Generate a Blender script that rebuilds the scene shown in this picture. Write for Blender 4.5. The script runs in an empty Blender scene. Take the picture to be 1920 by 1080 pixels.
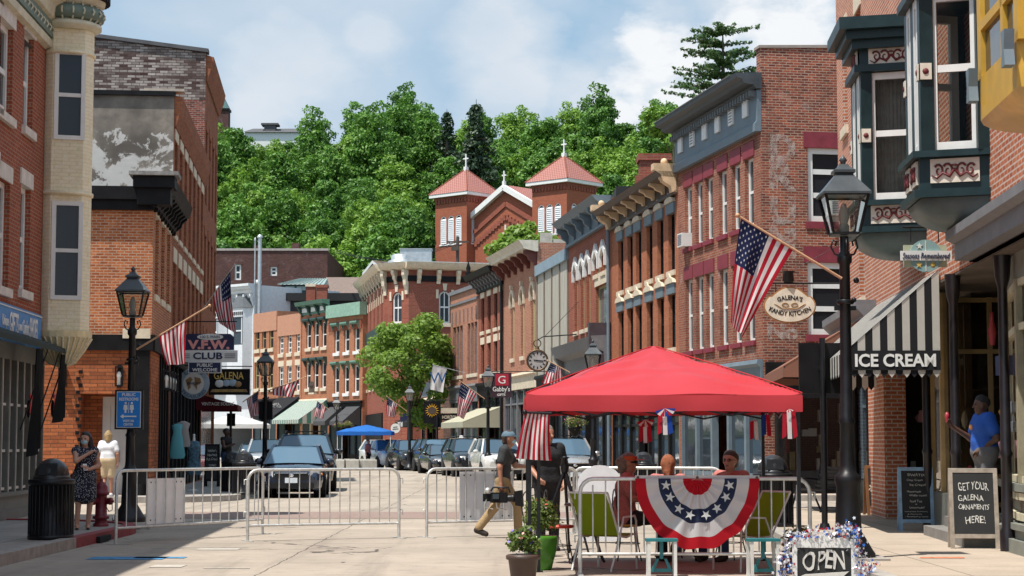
import bpy, math, random
import numpy as np
from mathutils import Vector, Matrix, Euler
R = math.radians
rnd = random.Random(7)
sc = bpy.context.scene
col = sc.collection
# ------------------------------------------------------------ camera
CAMZ, PITCH, FPX = 1.52, R(4.74), 3500.0
cd = bpy.data.cameras.new("camera"); cam = bpy.data.objects.new("camera", cd); col.objects.link(cam)
cam.location = (0, 0, CAMZ); cam.rotation_euler = (R(90) + PITCH, 0, 0)
cd.sensor_width = 36; cd.lens = FPX / 1920 * 36; cd.clip_end = 6000; cd.clip_start = .5
sc.camera = cam
# ------------------------------------------------------------ light
SUN_EL, SUN_AZ = R(67), R(-131)         # azimuth from +Y, clockwise
sun_dir = Vector((math.sin(SUN_AZ) * math.cos(SUN_EL), math.cos(SUN_AZ) * math.cos(SUN_EL), math.sin(SUN_EL)))
sl = bpy.data.lights.new("sun", 'SUN'); sl.energy = 4.7; sl.angle = R(.5); sl.color = (1, .95, .87)
so = bpy.data.objects.new("sun", sl); col.objects.link(so); so.location = (0, 0, 60)
so.rotation_euler = (-sun_dir).to_track_quat('-Z', 'Y').to_euler()
sc.view_settings.view_transform = 'Standard'; sc.view_settings.look = 'None'
sc.view_settings.exposure = .44; sc.view_settings.gamma = 1; sc.view_settings.use_curve_mapping = False
sc.cycles.max_bounces = 6; sc.cycles.diffuse_bounces = 3; sc.cycles.glossy_bounces = 3
sc.cycles.transparent_max_bounces = 10; sc.cycles.transmission_bounces = 4
sc.cycles.use_denoising = True
sc.cycles.caustics_reflective = False; sc.cycles.caustics_refractive = False

class NT:
 """tiny node-tree writer"""
 def __init__(s, tree): s.t = tree; tree.nodes.clear()
 def n(s, typ, ins=None, **kw):
  nd = s.t.nodes.new(typ)
  for k, v in kw.items(): setattr(nd, k, v)
  for k, v in (ins or {}).items():
   sock = nd.inputs[k]
   if hasattr(v, 'is_linked') or isinstance(v, bpy.types.NodeSocket): s.t.links.new(v, sock)
   else: sock.default_value = v
  return nd
 def math(s, op, a, b=0.0, c=None, clamp=False):
  ins = {0: a, 1: b}
  if c is not None: ins[2] = c
  return s.n('ShaderNodeMath', ins, operation=op, use_clamp=clamp).outputs[0]
 def mix(s, fac, a, b, blend='MIX'):
  nd = s.n('ShaderNodeMix', data_type='RGBA', blend_type=blend)
  for i, v in ((0, fac), (6, a), (7, b)):
   if isinstance(v, bpy.types.NodeSocket): s.t.links.new(v, nd.inputs[i])
   else: nd.inputs[i].default_value = v
  return nd.outputs[2]
 def ramp(s, fac, stops):
  nd = s.n('ShaderNodeValToRGB', {0: fac}); r = nd.color_ramp
  while len(r.elements) > 1: r.elements.remove(r.elements[0])
  r.elements[0].position = stops[0][0]; r.elements[0].color = stops[0][1]
  for p, c in stops[1:]:
   e = r.elements.new(p); e.color = c
  return nd.outputs[0]
 def noise(s, vec, scale, detail=4, rough=.55, dist=0):
  return s.n('ShaderNodeTexNoise', {'Vector': vec, 'Scale': scale, 'Detail': detail, 'Roughness': rough, 'Distortion': dist}).outputs[0]
def g(v): return (v, v, v, 1)
def c4(c): return (c[0], c[1], c[2], 1)

# sky with clouds
w = bpy.data.worlds.new("World"); sc.world = w; w.use_nodes = True
t = NT(w.node_tree)
sky = t.n('ShaderNodeTexSky', sky_type='NISHITA', sun_disc=False, sun_elevation=SUN_EL, sun_rotation=SUN_AZ, altitude=200, air_density=1.0, dust_density=.7, ozone_density=1.6)
tc = t.n('ShaderNodeTexCoord').outputs['Generated']
def dvec(px, py):
 v = Vector((px - 960, FPX * math.cos(PITCH) - (540 - py) * math.sin(PITCH), FPX * math.sin(PITCH) + (540 - py) * math.cos(PITCH)))
 return v.normalized()
mp = t.n('ShaderNodeMapping', {'Vector': tc, 'Location': (.37, .2, .05), 'Scale': (1, 1, 1.9)}).outputs[0]
soft = t.noise(mp, 6.0, 5, .48, .2)
fine = t.noise(mp, 26, 8, .6, .2)
def puffs(lst):
 puff = None
 for px, py, rad in lst:
  d = dvec(px, py)
  dist = t.n('ShaderNodeVectorMath', {0: tc, 1: tuple(d)}, operation='DISTANCE').outputs['Value']
  m = t.math('SUBTRACT', 1.0, t.math('DIVIDE', dist, rad))
  puff = m if puff is None else t.math('MAXIMUM', puff, m)
 return puff
puff = puffs(((1205, 75, .02), (1225, 120, .03), (1190, 165, .024), (1262, 190, .032), (1150, 205, .024), (1470, 55, .04), (1400, 30, .026), (1335, 205, .034), (1290, 120, .02)))
low = puffs(((940, 60, .05), (970, 160, .045), (1220, 130, .06), (560, 140, .06), (690, 60, .03), (1440, 60, .06), (480, 230, .04), (1090, 190, .04)))
puffn = t.math('ADD', puff, t.math('MULTIPLY', t.math('SUBTRACT', fine, .5), 2.6))
crisp = t.ramp(puffn, [(.1, g(0)), (.7, g(1))])
haze = t.math('MAXIMUM', t.ramp(soft, [(.4, g(0)), (.68, g(1))]), t.ramp(t.math('ADD', low, t.math('MULTIPLY', t.math('SUBTRACT', t.noise(mp, 14, 6, .55), .5), 2.0)), [(.0, g(0)), (.8, g(1))]))
shade = t.ramp(t.noise(mp, 9, 4, .5), [(.35, (5.9, 6.7, 7.6, 1)), (.65, (7.9, 8.1, 8.4, 1))])
blue = t.mix(.75, sky.outputs[0], (3.7, 5.6, 7.4, 1))
c1 = t.mix(t.math('MULTIPLY', haze, .72), blue, shade)
c2 = t.mix(t.math('MULTIPLY', crisp, .85), c1, (9.0, 9.1, 9.2, 1))
# added fill: unseen sky behind the camera brightened to lift shaded, camera-facing walls
back_fill = t.n('ShaderNodeMapRange', {0: t.n('ShaderNodeSeparateXYZ', {0: tc}).outputs[1], 1: .45, 2: -.5, 3: 1.0, 4: 1.35}).outputs[0]
c2 = t.n('ShaderNodeVectorMath', {0: c2, 3: back_fill}, operation='SCALE').outputs[0]
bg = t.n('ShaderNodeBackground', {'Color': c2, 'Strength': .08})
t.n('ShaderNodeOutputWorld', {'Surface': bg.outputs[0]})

# ------------------------------------------------------------ pixel -> place (for reading sizes off the photograph)
def ray(px, py):
 v = 540 - py
 return Vector((px - 960, FPX * math.cos(PITCH) - v * math.sin(PITCH), FPX * math.sin(PITCH) + v * math.cos(PITCH)))
def P(px, py, Y):
 r = ray(px, py); k = Y / r.y
 return Vector((r.x * k, Y, CAMZ + r.z * k))
def G(px, py, z=0.0):
 r = ray(px, py); k = (z - CAMZ) / r.z
 return Vector((r.x * k, r.y * k, z))
class Frame:
 """vertical facade plane from A (left, seen from outside) to B; x along it, y inward, z up"""
 def __init__(s, A, B):
  s.A = Vector((A[0], A[1], 0)); s.B = Vector((B[0], B[1], 0)); d = s.B - s.A
  s.L = d.length; s.u = d / s.L; s.n = Vector((-s.u.y, s.u.x, 0)); s.rz = math.atan2(s.u.y, s.u.x)
 def hit(s, px, py, off=0.0):
  r = ray(px, py); o = Vector((0, 0, CAMZ)) - s.A + s.n * off
  k = -o.dot(s.n) / r.dot(s.n); p = o + r * k
  return p.dot(s.u), p.z
 def w(s, x, y, z): p = s.A + s.u * x + s.n * y; return Vector((p.x, p.y, z))

# ------------------------------------------------------------ materials
def new_mat(name):
 m = bpy.data.materials.new(name); m.use_nodes = True
 return m, NT(m.node_tree)
MATS = {}
def mat(name, c, rough=.6, metal=0, var=.18, scale=4, bump=0.0, spec=.5, coat=0, c2=None):
 if name in MATS: return MATS[name]
 m, t = new_mat(name)
 tc = t.n('ShaderNodeTexCoord').outputs['Object']
 nz = t.noise(tc, scale, 6, .6)
 f = t.ramp(nz, [(.3, g(0)), (.7, g(1))])
 lo = tuple(x * (1 - var) for x in c[:3]) + (1,)
 hi = tuple(min(1, x * (1 + var)) for x in c[:3]) + (1,)
 if c2: lo, hi = c4(c), c4(c2)
 cc = t.mix(f, lo, hi)
 ro = t.math('ADD', t.math('MULTIPLY', t.math('SUBTRACT', nz, .5), .25), rough, clamp=True)
 b = t.n('ShaderNodeBsdfPrincipled', {'Base Color': cc, 'Roughness': ro, 'Metallic': metal, 'Specular IOR Level': spec, 'Coat Weight': coat, 'Coat Roughness': .04})
 if bump:
  bn = t.n('ShaderNodeBump', {'Strength': bump, 'Distance': .02, 'Height': t.noise(tc, scale * 6, 5, .6)})
  t.t.links.new(bn.outputs[0], b.inputs['Normal'])
 t.n('ShaderNodeOutputMaterial', {0: b.outputs[0]})
 MATS[name] = m; return m
def brick(name, a, b, mortar, soot=.35, sootcol=(.05, .03, .025), wear=0, wearcol=(.55, .5, .45), big=1.0, bw=.215, rh=.075, ms=.011):
 if name in MATS: return MATS[name]
 def sat(c, k=1.02): l = sum(c) / 3; return tuple(max(.004, l + (x - l) * k) for x in c)
 a, b = sat(a), sat(b); mortar = tuple(x * .85 for x in mortar)
 m, t = new_mat(name)
 tc = t.n('ShaderNodeTexCoord').outputs['Object']
 sp = t.n('ShaderNodeSeparateXYZ', {0: tc}).outputs
 vec = t.n('ShaderNodeCombineXYZ', {0: t.math('ADD', sp[0], sp[1]), 1: sp[2], 2: 0.0}).outputs[0]
 bt = t.n('ShaderNodeTexBrick', {'Vector': vec, 'Color1': c4(a), 'Color2': c4(b), 'Mortar': c4(mortar), 'Scale': 1.0, 'Mortar Size': ms * big, 'Mortar Smooth': .2, 'Bias': 0.0, 'Brick Width': bw * big, 'Row Height': rh * big}, offset=.5)
 n1 = t.noise(tc, .55, 6, .6, .4); n2 = t.noise(tc, 2.4, 5, .65); n3 = t.noise(tc, 11, 3, .7)
 cc = t.mix(t.math('MULTIPLY', t.ramp(n1, [(.42, g(0)), (.72, g(1))]), soot), bt.outputs[0], c4(sootcol))
 cc = t.mix(t.math('MULTIPLY', t.ramp(n2, [(.5, g(0)), (.75, g(1))]), soot * .8), cc, c4(sootcol))
 cc = t.mix(.35, cc, t.ramp(n3, [(.3, g(.25)), (.7, g(.85))]), 'OVERLAY')
 if wear: cc = t.mix(t.math('MULTIPLY', t.ramp(t.noise(tc, 1.3, 7, .7, .5), [(.56, g(0)), (.66, g(1))]), wear), cc, c4(wearcol))
 bs = t.n('ShaderNodeBsdfPrincipled', {'Base Color': cc, 'Roughness': .9, 'Specular IOR Level': .2})
 bn = t.n('ShaderNodeBump', {'Strength': .5, 'Distance': .012, 'Height': t.math('ADD', t.math('MULTIPLY', bt.outputs[1], -1.0), t.math('MULTIPLY', n3, .5))})
 t.t.links.new(bn.outputs[0], bs.inputs['Normal'])
 t.n('ShaderNodeOutputMaterial', {0: bs.outputs[0]})
 MATS[name] = m; return m
def glass(name, tint=(.62, .66, .66), refl=.02, rough=.02, ior=1.6):
 if name in MATS: return MATS[name]
 m, t = new_mat(name)
 fr = t.n('ShaderNodeFresnel', {'IOR': ior}).outputs[0]
 f = t.math('ADD', fr, refl, clamp=True)
 tr = t.n('ShaderNodeBsdfTransparent', {0: c4(tint)}); gl = t.n('ShaderNodeBsdfGlossy', {'Color': g(.95), 'Roughness': rough})
 mx = t.n('ShaderNodeMixShader', {0: f, 1: tr.outputs[0], 2: gl.outputs[0]})
 t.n('ShaderNodeOutputMaterial', {0: mx.outputs[0]})
 MATS[name] = m; return m
def darkglass(name='dark_glass', c=(.012, .014, .017), spec=.5):
 """window pane with the unlit room close behind it; slightly wavy so reflections break up"""
 if name in MATS: return MATS[name]
 m, t = new_mat(name)
 tc = t.n('ShaderNodeTexCoord').outputs['Object']
 geo = t.n('ShaderNodeObjectInfo').outputs['Random']
 cc = t.mix(geo, c4(c), c4(tuple(x * 2.6 for x in c)))
 b = t.n('ShaderNodeBsdfPrincipled', {'Base Color': cc, 'Roughness': .05, 'Specular IOR Level': spec * .62})
 bn = t.n('ShaderNodeBump', {'Strength': .12, 'Distance': .02, 'Height': t.noise(tc, 2.2, 2, .5)})
 t.t.links.new(bn.outputs[0], b.inputs['Normal'])
 t.n('ShaderNodeOutputMaterial', {0: b.outputs[0]})
 MATS[name] = m; return m
def cloth(name, c, trans=.3, var=.1, rough=.8):
 if name in MATS: return MATS[name]
 m, t = new_mat(name)
 tc = t.n('ShaderNodeTexCoord').outputs['Object']
 nz = t.noise(tc, 5, 4, .6)
 cc = t.mix(nz, c4([x * (1 - var) for x in c]), c4([min(1, x * (1 + var)) for x in c]))
 b = t.n('ShaderNodeBsdfPrincipled', {'Base Color': cc, 'Roughness': rough, 'Specular IOR Level': .25})
 tl = t.n('ShaderNodeBsdfTranslucent', {0: cc})
 mx = t.n('ShaderNodeMixShader', {0: trans, 1: b.outputs[0], 2: tl.outputs[0]})
 t.n('ShaderNodeOutputMaterial', {0: mx.outputs[0]})
 MATS[name] = m; return m
def leafmat(name, a, b, trans=.35):
 if name in MATS: return MATS[name]
 m, t = new_mat(name)
 tc = t.n('ShaderNodeTexCoord').outputs['Object']
 rn = t.n('ShaderNodeObjectInfo').outputs['Random']
 nz = t.noise(tc, .9, 3, .6)
 f = t.math('ADD', t.math('MULTIPLY', t.ramp(nz, [(.3, g(0)), (.7, g(1))]), .65), t.math('MULTIPLY', rn, .45))
 cc = t.mix(f, c4(a), c4(b))
 d = t.n('ShaderNodeBsdfPrincipled', {'Base Color': cc, 'Roughness': .5, 'Specular IOR Level': .3})
 tl = t.n('ShaderNodeBsdfTranslucent', {0: t.mix(.5, cc, (b[0] * 1.3, b[1] * 1.5, b[2] * .6, 1))})
 mx = t.n('ShaderNodeMixShader', {0: trans, 1: d.outputs[0], 2: tl.outputs[0]})
 t.n('ShaderNodeOutputMaterial', {0: mx.outputs[0]})
 MATS[name] = m; return m

# ------------------------------------------------------------ mesh building
class MB:
 def __init__(s): s.v = []; s.f = []; s.mi = []; s.sm = []; s.cur = 0; s.M = None; s.smooth = False
 def add(s, vs, fs, smooth=None):
  o = len(s.v); M = s.M
  for p in vs:
   s.v.append(tuple(M @ Vector(p)) if M else tuple(p))
  smo = s.smooth if smooth is None else smooth
  for f in fs: s.f.append([i + o for i in f]); s.mi.append(s.cur); s.sm.append(smo)
  return s
 def box(s, x0, x1, y0, y1, z0, z1):
  if x0 > x1: x0, x1 = x1, x0
  if y0 > y1: y0, y1 = y1, y0
  if z0 > z1: z0, z1 = z1, z0
  return s.add([(x0, y0, z0), (x1, y0, z0), (x1, y1, z0), (x0, y1, z0), (x0, y0, z1), (x1, y0, z1), (x1, y1, z1), (x0, y1, z1)],
              [(0, 3, 2, 1), (4, 5, 6, 7), (0, 1, 5, 4), (1, 2, 6, 5), (2, 3, 7, 6), (3, 0, 4, 7)], False)
 def bar(s, p0, p1, w, h, up=(0, 0, 1)):
  p0 = Vector(p0); p1 = Vector(p1); d = (p1 - p0).normalized(); up = Vector(up)
  if abs(d.dot(up)) > .98: up = Vector((0, 1, 0))
  a = d.cross(up).normalized() * (w / 2); b = a.cross(d).normalized() * (h / 2)
  vs = [p + sa * a + sb * b for p in (p0, p1) for sa, sb in ((-1, -1), (1, -1), (1, 1), (-1, 1))]
  return s.add(vs, [(0, 3, 2, 1), (4, 5, 6, 7), (0, 1, 5, 4), (1, 2, 6, 5), (2, 3, 7, 6), (3, 0, 4, 7)], False)
 def tube(s, pts, r, n=8, closed=False, cap=True):
  pts = [Vector(p) for p in pts]; k = len(pts)
  rs = r if isinstance(r, (list, tuple)) else [r] * k
  vs = []; prev = None
  for i, p in enumerate(pts):
   a = pts[i - 1] if (i > 0 or closed) else p; b = pts[(i + 1) % k] if (i < k - 1 or closed) else p
   d = (b - a)
   d = d.normalized() if d.length > 1e-9 else Vector((0, 0, 1))
   if prev is None: ref = Vector((0, 0, 1)) if abs(d.z) < .9 else Vector((1, 0, 0)); e = d.cross(ref).normalized()
   else: e = (prev - d * prev.dot(d)).normalized()
   prev = e; h = d.cross(e)
   vs += [p + (e * math.cos(2 * math.pi * j / n) + h * math.sin(2 * math.pi * j / n)) * rs[i] for j in range(n)]
  fs = []
  for i in range(k if closed else k - 1):
   q = (i + 1) % k
   fs += [(i * n + j, i * n + (j + 1) % n, q * n + (j + 1) % n, q * n + j) for j in range(n)]
  s.add(vs, fs, True)
  if cap and not closed:
   s.add(vs[:n], [tuple(range(n - 1, -1, -1))], False); s.add(vs[-n:], [tuple(range(n))], False)
  return s
 def lathe(s, prof, c=(0, 0, 0), n=16, smooth=True, sx=1, sy=1, a0=0.0):
  cx, cy, cz = c; vs = []
  for r, z in prof:
   vs += [(cx + sx * r * math.cos(a0 + 2 * math.pi * j / n), cy + sy * r * math.sin(a0 + 2 * math.pi * j / n), cz + z) for j in range(n)]
  fs = []
  for i in range(len(prof) - 1):
   fs += [(i * n + j, i * n + (j + 1) % n, (i + 1) * n + (j + 1) % n, (i + 1) * n + j) for j in range(n)]
  s.add(vs, fs, smooth)
  if prof[0][0] > 1e-6: s.add(vs[:n], [tuple(range(n - 1, -1, -1))], False)
  if prof[-1][0] > 1e-6: s.add(vs[-n:], [tuple(range(n))], False)
  return s
 def prism(s, poly, y0, y1):
  """polygon in x,z extruded along y (given counter-clockwise seen from -y)"""
  n = len(poly)
  vs = [(x, y0, z) for x, z in poly] + [(x, y1, z) for x, z in poly]
  fs = [tuple(range(n)), tuple(range(2 * n - 1, n - 1, -1))] + [(i, n + i, n + (i + 1) % n, (i + 1) % n) for i in range(n)]
  return s.add(vs, fs, False)
 def prismx(s, poly, x0, x1):
  """polygon in y,z extruded along x"""
  n = len(poly)
  vs = [(x0, y, z) for y, z in poly] + [(x1, y, z) for y, z in poly]
  fs = [tuple(range(n - 1, -1, -1)), tuple(range(n, 2 * n))] + [(i, (i + 1) % n, n + (i + 1) % n, n + i) for i in range(n)]
  return s.add(vs, fs, False)
 def prismz(s, poly, z0, z1):
  n = len(poly)
  vs = [(x, y, z0) for x, y in poly] + [(x, y, z1) for x, y in poly]
  fs = [tuple(range(n - 1, -1, -1)), tuple(range(n, 2 * n))] + [(i, (i + 1) % n, n + (i + 1) % n, n + i) for i in range(n)]
  return s.add(vs, fs, False)
 def sphere(s, c, r, n=12, m=8, sx=1, sy=1, sz=1, z0=-1.0):
  prof = []
  a0 = math.asin(max(-1, z0))
  for i in range(m + 1):
   a = a0 + (math.pi / 2 - a0) * i / m
   prof.append((max(r * math.cos(a), 0) if i < m else 0, r * sz * math.sin(a)))
  return s.lathe(prof, c, n, True, sx, sy)
 def wall(s, x0, x1, z0, z1, holes, t=.3, y=0.0, arches=()):
  """wall panel with real openings; holes (xa,xb,za,zb); arches: the same with a round head"""
  al = list(holes) + list(arches)
  al = [(max(a, x0), min(b, x1), max(c, z0), min(d, z1)) for a, b, c, d in al]
  xs = sorted({x0, x1} | {q for h in al for q in h[:2]}); zs = sorted({z0, z1} | {q for h in al for q in h[2:]})
  for i in range(len(xs) - 1):
   for j in range(len(zs) - 1):
    cx = (xs[i] + xs[i + 1]) / 2; cz = (zs[j] + zs[j + 1]) / 2
    if any(a < cx < b and c < cz < d for a, b, c, d in al): continue
    a, b, c, d = xs[i], xs[i + 1], zs[j], zs[j + 1]
    s.add([(a, y, c), (b, y, c), (b, y, d), (a, y, d)], [(0, 1, 2, 3)], False)
  for a, b, c, d in al:
   s.add([(a, y, c), (b, y, c), (b, y, d), (a, y, d), (a, y + t, c), (b, y + t, c), (b, y + t, d), (a, y + t, d)],
                  [(0, 4, 5, 1), (1, 5, 6, 2), (2, 6, 7, 3), (3, 7, 4, 0)], False)
  for a, b, c, d in arches:
   r = (b - a) / 2; zc = d - r; xc = (a + b) / 2; K = 5
   L = [(xc - r * math.cos(q * math.pi / 2 / K), zc + r * math.sin(q * math.pi / 2 / K)) for q in range(K + 1)]
   for sgn in (1, -1):
    pts = L if sgn == 1 else [(2 * xc - x, z) for x, z in L]
    cx = a if sgn == 1 else b
    for q in range(K):
     p, r2 = pts[q], pts[q + 1]
     s.add([(p[0], y, p[1]), (r2[0], y, r2[1]), (cx, y, d)], [(0, 1, 2) if sgn == 1 else (0, 2, 1)], False)
     s.add([(p[0], y, p[1]), (r2[0], y, r2[1]), (r2[0], y + t, r2[1]), (p[0], y + t, p[1])], [(0, 3, 2, 1) if sgn == 1 else (0, 1, 2, 3)], False)
  return s
 def mesh(s, name, mats):
  me = bpy.data.meshes.new(name); me.from_pydata(s.v, [], s.f)
  if not isinstance(mats, (list, tuple)): mats = [mats]
  for m in mats: me.materials.append(m)
  me.polygons.foreach_set('material_index', s.mi); me.polygons.foreach_set('use_smooth', s.sm)
  me.update(); return me
 def build(s, name, mats, parent=None): return link(name, s.mesh(name, mats), parent)
 def mark(s): s.cuts = getattr(s, 'cuts', []) + [(len(s.v), len(s.f))]; return s
 def each(s, name, mats, parent=None):
  """one object per marked piece"""
  out = []; ends = s.cuts[1:] + [(len(s.v), len(s.f))]
  for (v0, f0), (v1, f1) in zip(s.cuts, ends):
   b = MB(); b.v = s.v[v0:v1]; b.f = [[i - v0 for i in f] for f in s.f[f0:f1]]; b.mi = s.mi[f0:f1]; b.sm = s.sm[f0:f1]
   out.append(b.build(name, mats, parent))
  return out
def link(name, data, parent=None):
 o = bpy.data.objects.new(name, data); col.objects.link(o)
 if parent: o.parent = parent
 return o
def tag(o, label=None, cat=None, group=None, kind=None):
 if label: o['label'] = label
 if cat: o['category'] = cat
 if group: o['group'] = group
 if kind: o['kind'] = kind
 return o
def thing(name, label, cat, loc=(0, 0, 0), rz=0.0, group=None):
 o = bpy.data.objects.new(name, None); col.objects.link(o); o.empty_display_size = .2
 o.location = loc; o.rotation_euler = (0, 0, rz)
 return tag(o, label, cat, group)
KIDS = {}
def copy_tree(o, loc=None, rz=None, label=None, parent=None):
 c = o.copy(); col.objects.link(c)
 if parent: c.parent = parent
 if loc is not None: c.location = loc
 if rz is not None: c.rotation_euler = (0, 0, rz)
 if label: c['label'] = label
 for ch in [x for x in o.children]: copy_tree(ch, parent=c)
 return c
def T(loc, rz=0, s=1, rx=0, ry=0): return Matrix.Translation(loc) @ Euler((rx, ry, rz)).to_matrix().to_4x4() @ Matrix.Diagonal((s, s, s, 1))
_txt = {}
def text(parent, s, W, H, m, loc, rx=90, rz=0, ex=.004, bold=0.0, name='lettering', shear=0.0, arc=None):
 """lettering fitted to width W, cap height H, centred at loc, facing -y (rx 90)"""
 cu = bpy.data.curves.new('t', 'FONT'); cu.body = s; cu.size = 1; cu.offset = bold; cu.extrude = .01; cu.shear = shear; cu.resolution_u = 3
 ob = bpy.data.objects.new('t', cu); col.objects.link(ob)
 dg = bpy.context.evaluated_depsgraph_get(); dg.update()
 me = bpy.data.meshes.new_from_object(ob.evaluated_get(dg)); bpy.data.objects.remove(ob); bpy.data.curves.remove(cu)
 n = len(me.vertices); co = np.empty(n * 3); me.vertices.foreach_get('co', co); co = co.reshape(-1, 3)
 lo, hi = co.min(0), co.max(0); d = hi - lo
 q = (co - (lo + hi) / 2) / np.where(d > 1e-9, d, 1)
 x, z, y = q[:, 0] * W, q[:, 1] * H, -q[:, 2] * ex * 2
 if m.name.startswith('chalk'):   # drawn by hand: the strokes wander
  x, z = x + H * .07 * np.sin(z / H * 5 + x / H * 2.3), z + H * .10 * np.sin(x / H * 1.9 + 1) + H * .04 * np.sin(x / H * 7)
 if arc:   # (radius, sign): bend along a circle
  rad, sg = arc; a = x / rad; rr = rad + sg * z
  x = rr * np.sin(a); z = sg * (rr * np.cos(a) - rad)
 out = np.stack([x, y, z], 1)
 M = np.array(Euler((R(rx - 90), 0, R(rz))).to_matrix())
 out = out @ M.T + np.array(loc)
 me.vertices.foreach_set('co', out.ravel()); me.materials.clear(); me.materials.append(m); me.update(); me.name = name
 me.polygons.foreach_set('material_index', [0] * len(me.polygons))
 return link(name, me, parent)
# ============================================================ SETTING
concrete_road = None
def road_material():
 m, t = new_mat('road_concrete')
 tc = t.n('ShaderNodeTexCoord').outputs['Object']
 sp = t.n('ShaderNodeSeparateXYZ', {0: tc}).outputs
 n1 = t.noise(tc, .35, 7, .6, .5); n2 = t.noise(tc, 3, 6, .65); n3 = t.noise(tc, 60, 2, .6)
 cc = t.mix(t.ramp(n1, [(.35, g(0)), (.68, g(1))]), (.41, .35, .285, 1), (.30, .255, .21, 1))
 cc = t.mix(t.math('MULTIPLY', t.ramp(n2, [(.5, g(0)), (.75, g(1))]), .5), cc, (.2, .17, .14, 1))
 cc = t.mix(.25, cc, t.ramp(n3, [(.3, g(.3)), (.7, g(.75))]), 'OVERLAY')
 # tyre-darkened lanes
 st = t.n('ShaderNodeMapping', {'Vector': tc, 'Scale': (1.1, .06, 1)}).outputs[0]
 cc = t.mix(t.math('MULTIPLY', t.ramp(t.noise(st, 1.3, 5, .6, .3), [(.53, g(0)), (.7, g(1))]), .5), cc, (.17, .145, .125, 1))
 slab = t.n('ShaderNodeCombineXYZ', {0: t.math('FLOOR', t.math('ADD', t.math('DIVIDE', t.math('ADD', sp[0], 60.3), 3.7), .5)), 1: t.math('FLOOR', t.math('ADD', t.math('DIVIDE', t.math('ADD', sp[1], 61.2), 4.6), .5)), 2: 0.0}).outputs[0]
 cc = t.mix(t.math('MULTIPLY', t.n('ShaderNodeTexWhiteNoise', {'Vector': slab}).outputs[0], .3), cc, (.26, .22, .185, 1))
 oil = t.math('MULTIPLY', t.ramp(t.noise(tc, 1.6, 5, .7, 1.2), [(.62, g(0)), (.74, g(1))]), .55)
 cc = t.mix(oil, cc, (.09, .078, .07, 1))
 # joints and cracks
 def joint(ax, step, wd, off):
  v = t.math('ABSOLUTE', t.math('SUBTRACT', t.math('FRACT', t.math('DIVIDE', t.math('ADD', ax, off), step)), .5))
  return t.math('LESS_THAN', v, wd / step / 2)
 wob = t.math('MULTIPLY', t.math('SUBTRACT', t.noise(tc, 1.5, 4), .5), .12)
 j = t.math('MAXIMUM', joint(t.math('ADD', sp[0], wob), 3.7, .02, 60.3), joint(t.math('ADD', sp[1], wob), 4.6, .022, 61.2))
 wv = t.n('ShaderNodeVectorMath', {0: tc, 1: t.n('ShaderNodeTexNoise', {'Vector': tc, 'Scale': 1.2, 'Detail': 5}).outputs[1]}, operation='ADD').outputs[0]
 vo = t.n('ShaderNodeTexVoronoi', {'Vector': wv, 'Scale': .17}, feature='DISTANCE_TO_EDGE').outputs[0]
 ck = t.math('MULTIPLY', t.math('LESS_THAN', vo, .0045), t.math('GREATER_THAN', n1, .5))
 cc = t.mix(t.math('MULTIPLY', t.math('MAXIMUM', j, ck), .85), cc, (.06, .05, .045, 1))
 b = t.n('ShaderNodeBsdfPrincipled', {'Base Color': cc, 'Roughness': .85, 'Specular IOR Level': .25})
 bn = t.n('ShaderNodeBump', {'Strength': .25, 'Distance': .01, 'Height': n3}); t.t.links.new(bn.outputs[0], b.inputs['Normal'])
 t.n('ShaderNodeOutputMaterial', {0: b.outputs[0]}); return m
def pavement_material(name, a, b_, step=1.5):
 m, t = new_mat(name)
 tc = t.n('ShaderNodeTexCoord').outputs['Object']; sp = t.n('ShaderNodeSeparateXYZ', {0: tc}).outputs
 n1 = t.noise(tc, .9, 6, .65); n3 = t.noise(tc, 45, 3, .6)
 cc = t.mix(t.ramp(n1, [(.35, g(0)), (.7, g(1))]), c4(a), c4(b_))
 cc = t.mix(.25, cc, t.ramp(n3, [(.3, g(.3)), (.7, g(.7))]), 'OVERLAY')
 j = 0.0
 for ax in (0, 1):
  v = t.math('ABSOLUTE', t.math('SUBTRACT', t.math('FRACT', t.math('DIVIDE', t.math('ADD', sp[ax], 60.4), step)), .5))
  k = t.math('LESS_THAN', v, .012 / step); j = k if ax == 0 else t.math('MAXIMUM', j, k)
 cc = t.mix(t.math('MULTIPLY', j, .6), cc, (.05, .045, .04, 1))
 b = t.n('ShaderNodeBsdfPrincipled', {'Base Color': cc, 'Roughness': .85, 'Specular IOR Level': .25})
 t.n('ShaderNodeOutputMaterial', {0: b.outputs[0]}); return m
M_road = road_material()
M_walkL = pavement_material('pavement_grey', (.36, .33, .30), (.26, .24, .22))
M_walkR = pavement_material('pavement_tan', (.44, .36, .285), (.35, .285, .225))
M_kerb = mat('kerb_stone', (.33, .30, .27), .85, var=.25, scale=6)
M_kerbred = mat('kerb_red_paint', (.26, .035, .04), .7, var=.3, scale=9)
M_grass = mat('dry_ground', (.10, .13, .05), .95, var=.4, scale=.4)

def sheet(name, poly, z, m, label=None):
 mb = MB(); mb.add([(x, y, z) for x, y in poly], [tuple(range(len(poly)))])
 o = mb.build(name, m); o['kind'] = 'structure'; return o
sheet('ground', [(-2500, -300), (2500, -300), (2500, 4000), (-2500, 4000)], -.06, M_grass)
sheet('road', [(-70, -40), (60, -40), (60, 178), (-70, 178)], 0, M_road)

# right-hand frontage, read off the photograph: (px at y 600, depth)
RF = [(1430, 51.8), (1273, 60), (1146, 71), (1066, 80.7), (1008, 89), (944, 97.8), (897, 104.5), (845, 111.5)]
RP = [Vector((P(px, 600, Y).x, Y)) for px, Y in RF]
# left-hand frontage beyond the cross street
LX = lambda Y: -9.67 - .097 * (Y - 50)

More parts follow.
